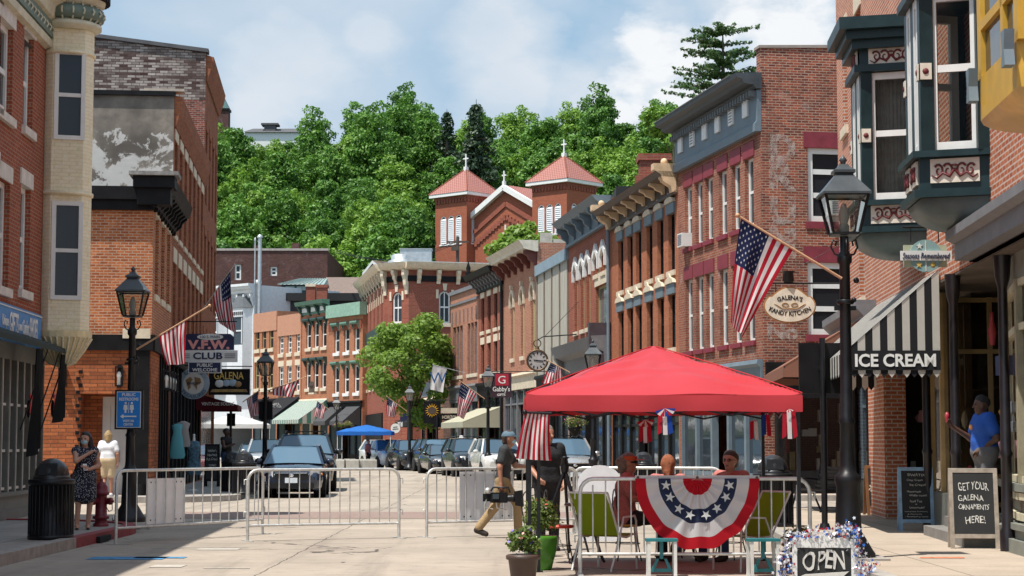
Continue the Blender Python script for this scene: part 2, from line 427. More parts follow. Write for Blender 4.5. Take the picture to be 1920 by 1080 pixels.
def path_strip(mb, pts, wdt, z0, z1, side=1):
 """kerb following pts, its inner edge offset to the left (side 1) by wdt"""
 n = len(pts); L = []
 for i, p in enumerate(pts):
  a = Vector(pts[max(i - 1, 0)]); b = Vector(pts[min(i + 1, n - 1)]); d = (b - a).normalized()
  L.append(Vector(p) + Vector((-d.y, d.x)) * wdt * side)
 for i in range(n - 1):
  a, b, c, d = pts[i], pts[i + 1], L[i + 1], L[i]
  q = [(*a, z0), (*b, z0), (*c, z0), (*d, z0), (*a, z1), (*b, z1), (*c, z1), (*d, z1)]
  mb.add(q, [(4, 5, 6, 7), (0, 1, 5, 4), (2, 3, 7, 6)] if side == 1 else [(7, 6, 5, 4), (4, 5, 1, 0), (6, 7, 3, 2)], False)
 return [tuple(v) for v in L]
SW = .125
def arc(cx, cy, r, a0, a1, n=8): return [(cx + r * math.cos(R(a0 + (a1 - a0) * i / n)), cy + r * math.sin(R(a0 + (a1 - a0) * i / n))) for i in range(n + 1)]
# left, near
kl = [(-6.3, -20), (-6.3, 27.2)]; kl2 = [(-6.3, 27.2), (-6.3, 30)] + arc(-9.3, 31.2, 3.0, 0, 90, 9) + [(-60, 34.6)]
mb = MB(); i1 = path_strip(mb, kl, .2, -.04, .15); o = mb.build('kerb_left', M_kerb); o['kind'] = 'structure'
mb = MB(); i2 = path_strip(mb, kl2, .2, -.04, .15); o = mb.build('kerb_painted_red', M_kerbred); o['kind'] = 'structure'
sheet('pavement_left', i1 + i2[1:] + [(-60, -20)], SW, M_walkL)
# left, beyond the cross street
kl3 = [(-60, 47.2), (-10.4, 47.6)] + arc(-9.6, 50.0, 2.35, -88, 2, 8) + [(LX(y) + 2.45 - (y - 76 if y > 76 else 0) * .12, y) for y in (58, 76, 100)] + [(-26, 140), (-46, 172)]
mb = MB(); i3 = path_strip(mb, kl3, .2, -.04, .15); o = mb.build('kerb_far_left', M_kerb); o['kind'] = 'structure'
sheet('pavement_far_left', i3 + [(-69, 172)], SW, M_walkL)
# right, near
kr = [(3.7, -20), (3.8, 24), (4.5, 38)] + arc(6.5, 38.4, 2.0, 180, 90, 6) + [(55, 41)]
mb = MB(); i4 = path_strip(mb, kr, .2, -.04, .15, -1); o = mb.build('kerb_right', M_kerb); o['kind'] = 'structure'
sheet('pavement_right', (i4 + [(55, -20)])[::-1], SW, M_walkR)
# right, beyond the cross street
kr2 = [(55, 52), (7.5, 49.2)] + arc(6.6, 51.6, 2.5, 262, 185, 6) + [(p.x - 2.0, p.y + 1) for p in RP[1:]] + [(-6.8, 117), (-9.5, 127), (-13.5, 137), (-30, 165)]
mb = MB(); i5 = path_strip(mb, kr2, .2, -.04, .15, -1); o = mb.build('kerb_far_right', M_kerb); o['kind'] = 'structure'
sheet('pavement_far_right', (i5 + [(10, 172), (55, 170)])[::-1], SW, M_walkR)
# brick paver crosswalk
M_paver = brick('crosswalk_pavers', (.36, .15, .14), (.44, .21, .19), (.3, .22, .19), soot=.25, sootcol=(.2, .13, .12), big=1.2)
sheet('crosswalk', [(-7.6, 37.8), (5.2, 37.8), (5.2, 41.4), (-7.6, 41.4)], .005, M_paver)
M_white = mat('white_road_paint', (.5, .47, .42), .9, var=.5, scale=14, c2=(.36, .32, .27))
M_blue = mat('blue_road_paint', (.05, .22, .42), .8, var=.5, scale=6)
def marking(px, py, dx, dy, m, name='road_marking'):
 a = G(px, py); sheet(name, [(a.x - dx, a.y - dy), (a.x + dx, a.y - dy), (a.x + dx, a.y + dy), (a.x - dx, a.y + dy)], .006, m)
marking(240, 1047, .5, .3, M_blue); marking(300, 1046, .34, .15, M_blue)
marking(315, 1062, .2, .22, M_white); marking(410, 1030, .3, .2, M_white); marking(395, 1027, .55, .05, M_white); marking(425, 1066, .28, .05, M_white)
M_ochre = mat('orange_spray_paint', (.55, .17, .08), .9, var=.5, scale=14)
a = G(1765, 1046, SW); sheet('pavement_marking', [(a.x - .28, a.y - .1), (a.x + .25, a.y - .14), (a.x + .3, a.y + .1), (a.x - .24, a.y + .1)], SW + .005, M_ochre)
mb = MB(); q = G(338, 1003); mb.box(-6.32, -6.24, 28.5, 29.3, .015, .1)
o = mb.build('drain_inlet', mat('drain_dark', (.006, .006, .006), .9)); tag(o, 'dark storm drain slot set into the red painted kerb', 'drain')

# wooded hill behind the town
def hill_z(x, y):
 t_ = min(1, max(0, (y - 168) / 105)); h = 40 * t_ * t_ * (3 - 2 * t_)
 d = x / max(y, 1) * 3500 + 960
 k = np.interp(d, [200, 400, 560, 700, 770, 880, 960, 1060, 1150, 1280, 1500], [.86, .82, .80, .90, .93, .91, .88, .92, .90, .90, .95])
 return h * float(k)
mb = MB(); nx, ny = 60, 40; vs = []
for j in range(ny + 1):
 for i in range(nx + 1):
  x = -220 + 440 * i / nx; y = 165 + 435 * j / ny; vs.append((x, y, hill_z(x, y) - .05))
mb.add(vs, [(j * (nx + 1) + i, j * (nx + 1) + i + 1, (j + 1) * (nx + 1) + i + 1, (j + 1) * (nx + 1) + i) for j in range(ny) for i in range(nx)], True)
o = mb.build('hill', mat('hill_soil', (.035, .05, .018), .95, var=.4, scale=.3)); o['kind'] = 'structure'

# ============================================================ BUILDING KIT
B_A = brick('brick_red_weathered', (.33, .105, .06), (.24, .06, .035), (.36, .27, .21), soot=.5, wear=.18)
B_AS = brick('brick_side_weathered', (.36, .10, .055), (.14, .042, .03), (.46, .33, .26), soot=.5, wear=.2)
B_B = brick('brick_orange', (.42, .15, .075), (.36, .115, .055), (.34, .17, .11), soot=.18)
B_C = brick('brick_red', (.34, .085, .045), (.26, .06, .035), (.32, .2, .15), soot=.25)
B_E = brick('brick_salmon', (.42, .17, .10), (.34, .12, .07), (.45, .33, .26), soot=.15)
B_F = brick('brick_far_orange', (.42, .17, .09), (.36, .13, .07), (.36, .21, .14), soot=.12, big=1.4)
B_H = brick('brick_corner_red', (.30, .085, .055), (.24, .06, .04), (.28, .15, .11), soot=.2, big=1.3)
B_J = brick('brick_corner_orange', (.50, .16, .06), (.29, .075, .03), (.52, .36, .25), soot=.25, ms=.012)
B_J2 = brick('brick_side_brown', (.36, .115, .05), (.24, .07, .035), (.26, .15, .1), soot=.3)
B_J3 = brick('brick_sooty', (.26, .065, .042), (.09, .03, .026), (.34, .25, .21), soot=.5, wear=.35, wearcol=(.4, .36, .33))
B_JG = brick('brick_smooth_modern', (.46, .15, .06), (.27, .08, .035), (.17, .075, .04), soot=.2, bw=.4, rh=.1, ms=.011)
B_T = brick('brick_left_red', (.34, .085, .04), (.26, .06, .03), (.36, .24, .18), soot=.25)
B_D = brick('brick_dark_tower', (.13, .05, .04), (.07, .028, .026), (.12, .09, .085), soot=.55, wear=.25, wearcol=(.3, .26, .25), big=1.4)
B_CH = brick('brick_church', (.36, .11, .06), (.30, .085, .045), (.30, .14, .10), soot=.12, big=1.3)
B_R = brick('brick_right_pink', (.50, .17, .085), (.36, .10, .05), (.62, .50, .42), soot=.18, ms=.013)
M_steel = mat('slate_blue_paint', (.135, .18, .215), .55, var=.15, scale=3)
M_cream = mat('cream_stone', (.62, .53, .40), .8, var=.15, scale=5)
M_olive = mat('olive_frame_paint', (.36, .32, .15), .6, var=.15)
M_maroon = mat('maroon_paint', (.20, .025, .04), .6, var=.2)
M_whitep = mat('white_trim_paint', (.72, .72, .70), .5, var=.06)
M_black = mat('black_iron', (.009, .009, .011), .4, var=.3, scale=6, spec=.35)
M_blackp = mat('black_trim_paint', (.009, .0085, .0095), .55, var=.4, scale=3, spec=.15)
M_green = mat('teal_green_paint', (.10, .20, .15), .55, var=.15)
M_dkgreen = mat('dark_green_paint', (.02, .055, .05), .5, var=.2)
M_tin = mat('galvanised_roof', (.45, .48, .5), .45, .6, var=.15)
M_roofgrey = mat('roof_grey', (.09, .09, .095), .9, var=.25, scale=2)
M_grey = mat('grey_paint', (.17, .17, .18), .6, var=.2)
M_dg = darkglass()
M_dgb = darkglass('blue_dark_glass', (.02, .028, .036), .6)
M_glass = glass('shop_glass')
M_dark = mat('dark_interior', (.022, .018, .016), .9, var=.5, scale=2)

def root_of(name, label, fr, group=None, cat='building'):
 return thing(name, label, cat, (fr.A.x, fr.A.y, 0), fr.rz, group)
def shell(root, L, H, D, m, holes=(), arches=(), z0=0.0, holesR=(), holesL=(), name='wall', y0=0.0, t=.3, roof=True, archesR=()):
 """front wall with openings + side walls + back + roof, one mesh"""
 mb = MB(); mb.wall(0, L, z0, H, holes, t, y0, arches)
 mb.M = Matrix.Translation((L, y0, 0)) @ Euler((0, 0, R(90))).to_matrix().to_4x4()
 mb.wall(0, D - y0, z0, H, holesR, .3, 0, archesR)
 mb.M = Matrix.Translation((0, D, 0)) @ Euler((0, 0, R(-90))).to_matrix().to_4x4()
 mb.wall(0, D - y0, z0, H, holesL, .3, 0)
 mb.M = None
 mb.add([(L, D, z0), (0, D, z0), (0, D, H), (L, D, H)], [(0, 1, 2, 3)], False)
 o = mb.build(name, m, root)
 if roof:
  mb = MB(); mb.add([(.01, y0 + .01, H - .25), (L - .01, y0 + .01, H - .25), (L - .01, D - .01, H - .25), (.01, D - .01, H - .25)], [(0, 1, 2, 3)], False)
  mb.build('roof', M_roofgrey, root)
 return o
WC = {}
def window(root, x0, x1, z0, z1, st, yoff=0.0, face=None):
 """window set into an opening; its frame is the part, pane, sill and lintel are sub-parts"""
 w_, h = round(x1 - x0, 2), round(z1 - z0, 2)
 key = (st['id'], w_, h)
 if key not in WC:
  fw = st.get('fw', .07); rc = st.get('rec', .12); mb = MB()
  if st.get('arch'):
   r = w_ / 2; zc = h - r
   pts = [(fw / 2, 0, 0), (fw / 2, 0, zc)] + [(w_ / 2 - (r - fw / 2) * math.cos(R(a)), 0, zc + (r - fw / 2) * math.sin(R(a))) for a in range(15, 180, 15)] + [(w_ - fw / 2, 0, zc), (w_ - fw / 2, 0, 0)]
   for i in range(len(pts) - 1): mb.bar((pts[i][0], rc + .04, pts[i][2]), (pts[i + 1][0], rc + .04, pts[i + 1][2]), fw, .08, (0, 1, 0)) if False else mb.tube([(pts[i][0], rc + .04, pts[i][2]), (pts[i + 1][0], rc + .04, pts[i + 1][2])], fw / 1.6, 4)
  else:
   mb.box(0, fw, rc, rc + .09, 0, h); mb.box(w_ - fw, w_, rc, rc + .09, 0, h)
   mb.box(fw, w_ - fw, rc, rc + .09, h - fw, h)
  mb.box(fw, w_ - fw, rc, rc + .09, 0, fw)
  for q in st.get('rails', (.5,)): mb.box(fw, w_ - fw, rc + .015, rc + .075, h * q - fw * .45, h * q + fw * .45)
  for q in st.get('munt', ()): mb.box(w_ * q - fw * .28, w_ * q + fw * .28, rc + .02, rc + .07, fw, h - fw)
  fm = mb.mesh('window', st['frame'])
  pb = MB(); yp = rc + .045
  if st.get('arch'):
   r = w_ / 2; zc = h - r
   pb.add([(0, yp, 0), (w_, yp, 0), (w_, yp, zc)] + [(w_ / 2 + r * math.cos(R(a)), yp, zc + r * math.sin(R(a))) for a in range(15, 180, 15)] + [(0, yp, zc)], [tuple(range(15))], False)
  else: pb.add([(0, yp, 0), (w_, yp, 0), (w_, yp, h), (0, yp, h)], [(0, 1, 2, 3)], False)
  pm = pb.mesh('pane', st.get('glass', M_dg)); extra = []
  if st.get('sill'):
   sm, sh, so_ = st['sill']; b = MB(); b.box(-.09, w_ + .09, -so_, .1, -sh, -.003); extra.append(('sill', b.mesh('sill', sm)))
  if st.get('lintel'):
   kind, lm = st['lintel'][:2]; b = MB(); lh = st.get('lh', .28)
   mats = [lm] + list(st['lintel'][2:])
   if kind == 'flat': b.box(-.12, w_ + .12, -.03, .1, h + .003, h + lh)
   elif kind == 'cap':      # slate block with a carved white crest
    b.box(-.1, w_ + .1, -.07, .1, h + .003, h + lh); b.cur = 1
    b.prism([(-.14, h + lh + .004), (w_ + .14, h + lh + .004), (w_ + .02, h + lh + .14), (w_ * .68, h + lh + .2), (w_ / 2, h + lh + .34), (w_ * .32, h + lh + .2), (-.02, h + lh + .14)], -.12, .02)
   elif kind == 'peak':     # pointed hood on drops
    b.prism([(-.16, h - .5), (-.02, h - .5), (-.02, h - .08), (w_ / 2, h + .25), (w_ + .02, h - .08), (w_ + .02, h - .5), (w_ + .16, h - .5), (w_ + .16, h + .12), (w_ / 2, h + .55), (-.16, h + .12)][::1], -.1, .02)
   elif kind == 'hood':     # round-headed hood
    K = 8; ro, ri = w_ / 2 + .17, w_ / 2 - .01; zc = h - w_ / 2
    outer = [(w_ / 2 + ro * math.cos(R(180 * i / K)), zc + ro * math.sin(R(180 * i / K))) for i in range(K + 1)]
    inner = [(w_ / 2 + ri * math.cos(R(180 * i / K)), zc + ri * math.sin(R(180 * i / K))) for i in range(K + 1)]
    b.prism([(outer[0][0], zc - .35)] + outer + [(outer[-1][0], zc - .35), (inner[-1][0], zc - .35)] + inner[::-1] + [(inner[0][0], zc - .35)], -.1, .02)
    b.prism([(w_ / 2 - .1, zc + ro - .02), (w_ / 2 + .1, zc + ro - .02), (w_ / 2 + .13, zc + ro + .2), (w_ / 2 - .13, zc + ro + .2)], -.16, .02)
   elif kind == 'shelf':    # deep dark hood on side brackets
    b.prismx([(-.3, h + .12), (.02, h + .12), (.02, h + .36), (-.34, h + .36), (-.38, h + .24)], -.12, w_ + .12)
    b.prismx([(-.02, h - .35), (.02, h - .35), (.02, h + .12), (-.26, h + .12)], -.14, -.02); b.prismx([(-.02, h - .35), (.02, h - .35), (.02, h + .12), (-.26, h + .12)], w_ + .02, w_ + .14)
   elif kind == 'key':      # flat arch with keystone drops
    for a_, b_ in ((-.22, -.04), (w_ + .04, w_ + .22)): b.box(a_, b_, -.05, .02, h - w_ / 2 - .12, h - w_ / 2 + .5)
    b.prism([(w_ / 2 - .1, h + .02), (w_ / 2 + .1, h + .02), (w_ / 2 + .16, h + .5), (w_ / 2 - .16, h + .5)], -.06, .02)
   extra.append(('lintel', b.mesh('lintel', mats)))
  if st.get('blind'):
   fr_, bm = st['blind']; b = MB(); b.box(fw * .6, w_ - fw * .6, rc + .1, rc + .11, h * (1 - fr_), h - fw * .5); extra.append(('blind', b.mesh('blind', bm)))
  WC[key] = (fm, pm, extra)
 fm, pm, extra = WC[key]
 o = link('window', fm, root)
 if face is None: o.location = (x0, yoff, z0)
 else:   # (origin x, origin y, rotation): a window in another wall of the same building
  ox, oy, rz = face; o.location = (ox + math.cos(rz) * x0, oy + math.sin(rz) * x0, z0); o.rotation_euler = (0, 0, rz)
 link('pane', pm, o)
 for n, me in extra: link(n, me, o)
 return o
def cornice(root, x0, x1, prof, m, name='cornice', brackets=0, bprof=None, bm=None, bw=.16, bx=None, ends=.0, bname='bracket'):
 mb = MB(); mb.prismx(prof, x0 - ends, x1 + ends); c = mb.build(name, m, root)
 if bprof:
  b = MB(); b.prismx(bprof, -bw / 2, bw / 2); me = b.mesh(bname, bm or m)
  xs = bx or [x0 + bw + (x1 - x0 - 2 * bw) * i / (brackets - 1) for i in range(brackets)]
  for x in xs: q = link(bname, me, c); q.location = (x, 0, 0)
 return c
def ladder(y0, zt, pr, h):
 """classic crown profile: projecting pr at the top, height h below zt"""
 return [(y0, zt - h), (y0, zt), (-pr, zt), (-pr, zt - h * .18), (-pr * .86, zt - h * .25), (-pr * .8, zt - h * .38), (-pr * .55, zt - h * .5), (-pr * .5, zt - h * .66), (-pr * .22, zt - h * .8), (-pr * .18, zt - h)][::-1]
def brk(pr, zt, h):
 return [(.0, zt - h), (.0, zt), (-pr, zt), (-pr, zt - h * .22), (-pr * .7, zt - h * .4), (-pr * .62, zt - h * .62), (-pr * .28, zt - h * .8), (-pr * .24, zt - h)][::-1]
def shopfront(root, L, zt, m, nb=4, bulk=.55, x0=.1, x1=None, gm=None, door=None, sign=.6, sm=None, depth=2.2, im=None):
 """posts, stall riser, glazing and a signboard, with the shop's dark room behind"""
 x1 = x1 if x1 is not None else L - .1; zs = zt - sign
 mb = MB(); n = nb; step = (x1 - x0) / n
 for i in range(n + 1):
  x = x0 + step * i; mb.box(x - .09, x + .09, .02, .22, 0.1, zs)
 mb.box(x0, x1, .06, .18, zs - .75, zs - .66)
 f = mb.build('shopfront', m, root)
 pb = MB(); bb = MB()
 for i in range(n):
  a, b = x0 + step * i + .09, x0 + step * (i + 1) - .09
  if door is not None and i in door:
   d = MB(); yd = .9
   d.box(a, a + .1, yd, yd + .06, .15, zs - .8); d.box(b - .1, b, yd, yd + .06, .15, zs - .8); d.box(a + .1, b - .1, yd, yd + .06, .15, .6); d.box(a + .1, b - .1, yd, yd + .06, zs - 1.0, zs - .8)
   dd = d.build('door', m, root); e = MB(); e.add([(a + .1, yd + .03, .6), (b - .1, yd + .03, .6), (b - .1, yd + .03, zs - 1.0), (a + .1, yd + .03, zs - 1.0)], [(0, 1, 2, 3)], False); e.build('pane', gm or M_dgb, dd)
   pb.add([(a, .12, zs - .66), (b, .12, zs - .66), (b, .12, zs), (a, .12, zs)], [(0, 1, 2, 3)], False)
  else:
   bb.box(a, b, .05, .2, 0.1, .1 + bulk)
   pb.add([(a, .12, .1 + bulk), (b, .12, .1 + bulk), (b, .12, zs), (a, .12, zs)], [(0, 1, 2, 3)], False)
 pb.build('pane', gm or M_dgb, f); bb.build('stall_riser', sm or m, f)
 s = MB(); s.prismx([(-.06, zs), (.2, zs), (.2, zt), (-.16, zt), (-.2, zt - .12), (-.08, zt - .2)], x0 - .1, x1 + .1); s.build('signboard', sm or m, root)
 return f
# ============================================================ RIGHT-HAND ROW BEYOND THE CROSS STREET
def rframe(i): return Frame(RP[i + 1], RP[i])      # far corner is on the left as seen from the street
def zavg(fr, *pp): return sum(fr.hit(*p)[1] for p in pp) / len(pp)

# ---- red brick with slate-blue fascia
fr = rframe(0); L = fr.L
ra = root_of('brick_building', 'weathered red brick building with blue grey fascia, maroon lintels and faded wall lettering', fr)
zt1, zb1 = zavg(fr, (1291, 357), (1406, 287)), zavg(fr, (1291, 474), (1406, 412))
zt2, zb2 = zavg(fr, (1291, 534), (1406, 478)), zavg(fr, (1291, 664), (1406, 634))
stA = dict(id='A', frame=M_whitep, fw=.085, sill=(M_maroon, .14, .08), lintel=('flat', M_maroon), lh=.42, glass=M_dg)
stA2 = dict(stA, id='A2', blind=(.35, M_cream));
wx = []
for a, b in ((1285.5, 1296.5), (1305, 1316.5), (1324, 1336), (1349, 1363), (1373.5, 1388), (1397.5, 1414)):
 xa, xb = fr.hit(a, 450)[0], fr.hit(b, 450)[0]; wx.append(((xa + xb) / 2 - .39, (xa + xb) / 2 + .39))
holes = [(a, b, zb, zt) for a, b in wx for zb, zt in ((zb1, zt1), (zb2, zt2))]
zg = zavg(fr, (1280, 694)); zf0 = zavg(fr, (1276, 330), (1424, 238)); zf1 = zavg(fr, (1276, 262), (1424, 160))
H = P(1423, 90, 51.8).z
DA = 14
side = Frame(RP[0], (RP[0].x + math.cos(fr.rz + R(90)) * DA, RP[0].y + math.sin(fr.rz + R(90)) * DA))
s1 = [side.hit(1514, 277), side.hit(1514, 415)]; s2 = [side.hit(1514, 492), side.hit(1514, 627)]
hR = [(s1[0][0], s1[0][0] + 1.25, s1[1][1], s1[0][1]), (s2[0][0], s2[0][0] + 1.25, s2[1][1], s2[0][1])]
shell(ra, L, zf1 + .3, DA, B_A, holes + [(.1, L - .1, .0, zg - .35)], holesR=hR)
mbp = MB(); mbp.prismx([(0.02, zf1 + .303), (5.5, zf1 + .303), (5.5, H + .75), (3.3, H + .55), (2.6, H + .1), (0.02, H)], L - .36, L - .001); mbp.build('parapet', B_AS, ra)
mbp = MB(); mbp.M = Matrix.Translation((L + .002, 0, 0)) @ Euler((0, 0, R(90))).to_matrix().to_4x4(); mbp.wall(0, 5.5, 0, zf1 + .299, hR, .02, -.01); mbp.build('weathered_side', B_AS, ra)
mbp = MB(); mbp.prismx([(-.03, H + .003), (2.62, H + .103), (3.32, H + .553), (5.5, H + .753), (5.5, H + .84), (3.28, H + .65), (2.56, H + .19), (-.03, H + .08)], L - .42, L + .03); mbp.build('coping', mat('coping_stone', (.3, .25, .22), .8), ra)
for i, (a, b) in enumerate(wx):
 window(ra, a, b, zb1, zt1, stA); window(ra, a, b, zb2, zt2, stA2 if i % 3 == 1 else stA)
stAs = dict(id='As', frame=M_whitep, fw=.16, rails=(.36, .68), sill=(M_maroon, .2, .05), lintel=('flat', M_maroon), lh=.45, rec=.05, glass=M_dg)
for a, b, c, d in hR: window(ra, a, b, c, d, stAs, face=(L, 0, R(90)))
# window air conditioners
for (wa, z, face) in (((wx[0][0] + .12), zb1 + .02, 0), ((s1[0][0] + .55), hR[0][2] + .17, 1)):
 mb = MB(); mb.box(0, .55, -.3, .2, 0, .42); mb.cur = 1
 for k in range(7): mb.box(.05, .5, -.308, -.301, .05 + k * .05, .08 + k * .05)
 o = mb.build('air_conditioner', [M_whitep, M_grey], ra)
 if face: o.location = (L, wa, z); o.rotation_euler = (0, 0, R(90))
 else: o.location = (wa, 0, z)
# fascia and its square vents
mb = MB(); mb.prismx([(-.05, zf0), (.02, zf0), (.02, zf1), (-.1, zf1), (-.1, zf0 + .3), (-.17, zf0 + .22), (-.17, zf0)][::-1], -.02, L + .02); fa = mb.build('fascia', M_steel, ra)
for k in range(6):
 x = .75 + (L - 1.7) * k / 5; z = zf0 + .55
 mb = MB(); mb.box(x - .22, x + .22, -.16, -.103, z, z + .62)
 if k in (1, 4):
  mb.cur = 1
  for q in range(6): mb.box(x - .15, x + .15, -.168, -.161, z + .07 + q * .085, z + .1 + q * .085)
 mb.build('vent', [M_whitep, M_grey], fa)
zc = zf1 + .02; M_crown = mat('dark_crown_paint', (.05, .06, .068), .5, var=.25)
cornice(ra, 0, L, [(.02, zc), (-.15, zc), (-.2, zc + .1), (-.5, zc + .14), (-.55, zc + .25), (-.72, zc + .3), (-.75, zc + .42), (.02, zc + .46)][::-1], M_crown, ends=.1)
mb = MB()
for k in range(34): x = .1 + (L - .2) * k / 33; mb.box(x - .05, x + .05, -.3, -.101, zc - .2, zc - .04)
mb.build('dentil_band', mat('dentil_grey', (.13, .15, .16), .7), ra)['kind'] = 'stuff'
mb = MB(); mb.prismx([(-.76, zc + .425), (.3, zc + .52), (.3, zc + .56), (-.76, zc + .46)][::-1], -.15, L - .4); mb.build('cornice_cap', M_roofgrey, ra)
shopfront(ra, L, zg, M_steel, 5, door=(2,), sign=.55)
# faded painted letters on the side wall
mm, tt = new_mat('faded_wall_paint'); tcx = tt.n('ShaderNodeTexCoord').outputs['Object']
al = tt.math('MULTIPLY', tt.ramp(tt.noise(tcx, 5.5, 6, .7), [(.42, g(0)), (.66, g(1))]), .5)
mx = tt.n('ShaderNodeMixShader', {0: al, 1: tt.n('ShaderNodeBsdfTransparent').outputs[0], 2: tt.n('ShaderNodeBsdfDiffuse', {0: (.62, .53, .48, 1)}).outputs[0]}); tt.n('ShaderNodeOutputMaterial', {0: mx.outputs[0]})
for ch, py, w_, h_ in (('D', 278, .75, .8), ('R', 330, .8, .85), ('U', 395, .75, .8), ('G', 430, .75, .7), ('S', 470, .8, .6), ('No', 622, .9, .45)):
 xx, zz = side.hit(1468, py)
 o = text(ra, ch, w_, h_, mm, (0, 0, 0), name='faded_letter', bold=.05); o.location = (L + .02, xx, zz); o.rotation_euler = (0, 0, R(90))

# ---- long orange building with cream brackets
fr = rframe(1); L = fr.L
rb = root_of('brick_building', 'long orange brick building under a bracketed brown and cream cornice', fr)
stB = dict(id='B', frame=M_blackp, fw=.07, sill=(M_cream, .17, .07), lintel=('cap', M_steel, M_cream), lh=.34, munt=())
zt1, zb1 = zavg(fr, (1164, 449), (1259, 402)), zavg(fr, (1164, 546), (1259, 508))
zt2, zb2 = zavg(fr, (1164, 586), (1259, 550)), zavg(fr, (1164, 674), (1259, 652))
wx = [fr.hit(p, 500)[0] for p in (1164, 1181.5, 1197.5, 1218, 1238.5, 1259.5)]
zg = zavg(fr, (1200, 722)); zc0 = zavg(fr, (1155, 428), (1271, 365)); zc1 = zavg(fr, (1140, 399), (1269, 326))
hw = .47
shell(rb, L, zc1 - .1, 14, B_B, [(x - hw, x + hw, a, b) for x in wx for a, b in ((zb1, zt1), (zb2, zt2))] + [(.1, L - .1, 0, zg - .35)])
for x in wx:
 window(rb, x - hw, x + hw, zb1, zt1, stB); window(rb, x - hw, x + hw, zb2, zt2, stB)
M_brown = mat('brown_cornice_paint', (.075, .05, .035), .6, var=.3)
M_crb = mat('cream_bracket_paint', (.62, .44, .27), .65, var=.2)
h = zc1 - zc0
cornice(rb, 0, L, [(.02, zc0), (-.14, zc0), (-.14, zc0 + h * .12), (-.06, zc0 + h * .18), (-.06, zc0 + h * .72), (-.6, zc0 + h * .78), (-.66, zc0 + h * .9), (-.75, zc1), (.02, zc1)][::-1], M_brown, brackets=8, bprof=brk(.58, zc0 + h * .77, h * .5), bm=M_crb, bw=.2)
for x in (.2, L - .2):
 mb = MB(); mb.prismx(brk(.8, zc1 + .25, h * 1.25), x - .2, x + .2); mb.sphere((x, -.4, zc1 + .32), .13, 8, 5); mb.build('end_bracket', M_crb, rb)
shopfront(rb, L, zg, M_blackp, 7, door=(3,), sign=.7)
# display behind the shop glass reads as hanging clothes
chim = MB(); q = P(1226, 320, 69.5); chim.M = T((q.x, 69.5, 0)); zc = P(1224, 292, 69.5).z
chim.box(-.55, .55, -.5, .5, 8, zc - .25); chim.box(-.62, .62, -.57, .57, zc - .25, zc); chim.box(-.75, .1, -.6, -.502, 8, P(1224, 333, 69.5).z)
o = chim.build('chimney', B_H); tag(o, 'squat red brick chimney stack rising behind the orange building', 'chimney')
# dark parapet block behind
mb = MB(); p0 = P(1155, 350, 74); p1 = P(1225, 350, 74); mb.box(p0.x, p1.x, 74, 79, 6, P(1190, 349, 74).z); o = mb.build('roof_house', mat('tar_black', (.012, .012, .013), .8)); tag(o, 'black tarred roof structure between the grey cornice and the chimney', 'roof structure')

# ---- red brick with grey-blue bracketed cornice and pointed white hoods
fr = rframe(2); L = fr.L
rc_ = root_of('brick_building', 'red brick building with pointed white window hoods and grey blue bracketed cornice', fr)
stC = dict(id='C', frame=M_olive, fw=.07, sill=(M_cream, .17, .07), lintel=('peak', M_whitep))
stC2 = dict(id='C2', frame=M_olive, fw=.1, rails=(), lintel=('flat', M_cream), lh=.5, glass=darkglass('silver_glass', (.12, .14, .15), .8))
zt1, zb1 = zavg(fr, (1080, 506)), zavg(fr, (1080, 622), (1103, 615))
wx = [fr.hit(p, 560)[0] for p in (1080.5, 1092.5, 1103.5)]; hw = .42
zs1, zs0 = zavg(fr, (1119, 482)), zavg(fr, (1119, 515)); ws = [fr.hit(p, 500)[0] for p in (1118.5, 1132)]
zl1, zl0 = zavg(fr, (1130, 533)), zavg(fr, (1130, 621)); xl0, xl1 = fr.hit(1117, 570)[0], fr.hit(1142, 570)[0]
zg = zavg(fr, (1065, 668), (1140, 640)); zc0 = zavg(fr, (1072, 462), (1143, 420)); zc1 = zavg(fr, (1058, 426), (1136, 372))
shell(rc_, L, zc1 - .1, 14, B_C, [(x - hw, x + hw, zb1, zt1) for x in wx] + [(x - hw, x + hw, zs0, zs1) for x in ws] + [(xl0, xl1, zl0, zl1), (.1, L - .1, 0, zg - .4)])
for x in wx: window(rc_, x - hw, x + hw, zb1, zt1, stC)
for x in ws: window(rc_, x - hw, x + hw, zs0, zs1, stC)
window(rc_, xl0, xl1, zl0, zl1, stC2)
h = zc1 - zc0
cornice(rc_, 0, L, [(.02, zc0), (-.16, zc0), (-.16, zc0 + h * .1), (-.06, zc0 + h * .18), (-.06, zc0 + h * .7), (-.5, zc0 + h * .76), (-.75, zc1), (.02, zc1)][::-1], M_steel, brackets=6, bprof=brk(.55, zc0 + h * .76, h * .62), bm=M_steel, bw=.22)
shopfront(rc_, L, zg - .2, M_blackp, 5, door=(2,), sign=.7)
cornice(rc_, 0, L, [(.02, zg - .9), (-.25, zg - .9), (-.3, zg - .35), (-.65, zg - .2), (-.8, zg + .25), (.02, zg + .3)][::-1], M_grey, name='shop_cornice', brackets=2, bprof=brk(.7, zg + .1, 1.5), bm=M_grey, bw=.3)
mb = MB(); mb.box(L - .35, L - .02, -.85, .02, zg - 1.6, zg + .75); mb.build('shop_pier', mat('aubergine_paint', (.06, .045, .055), .5), rc_)
mb = MB(); mb.tube([(L + .05, -.12, .2), (L + .05, -.12, zc0)], .07, 8); mb.build('downpipe', M_steel, rc_)

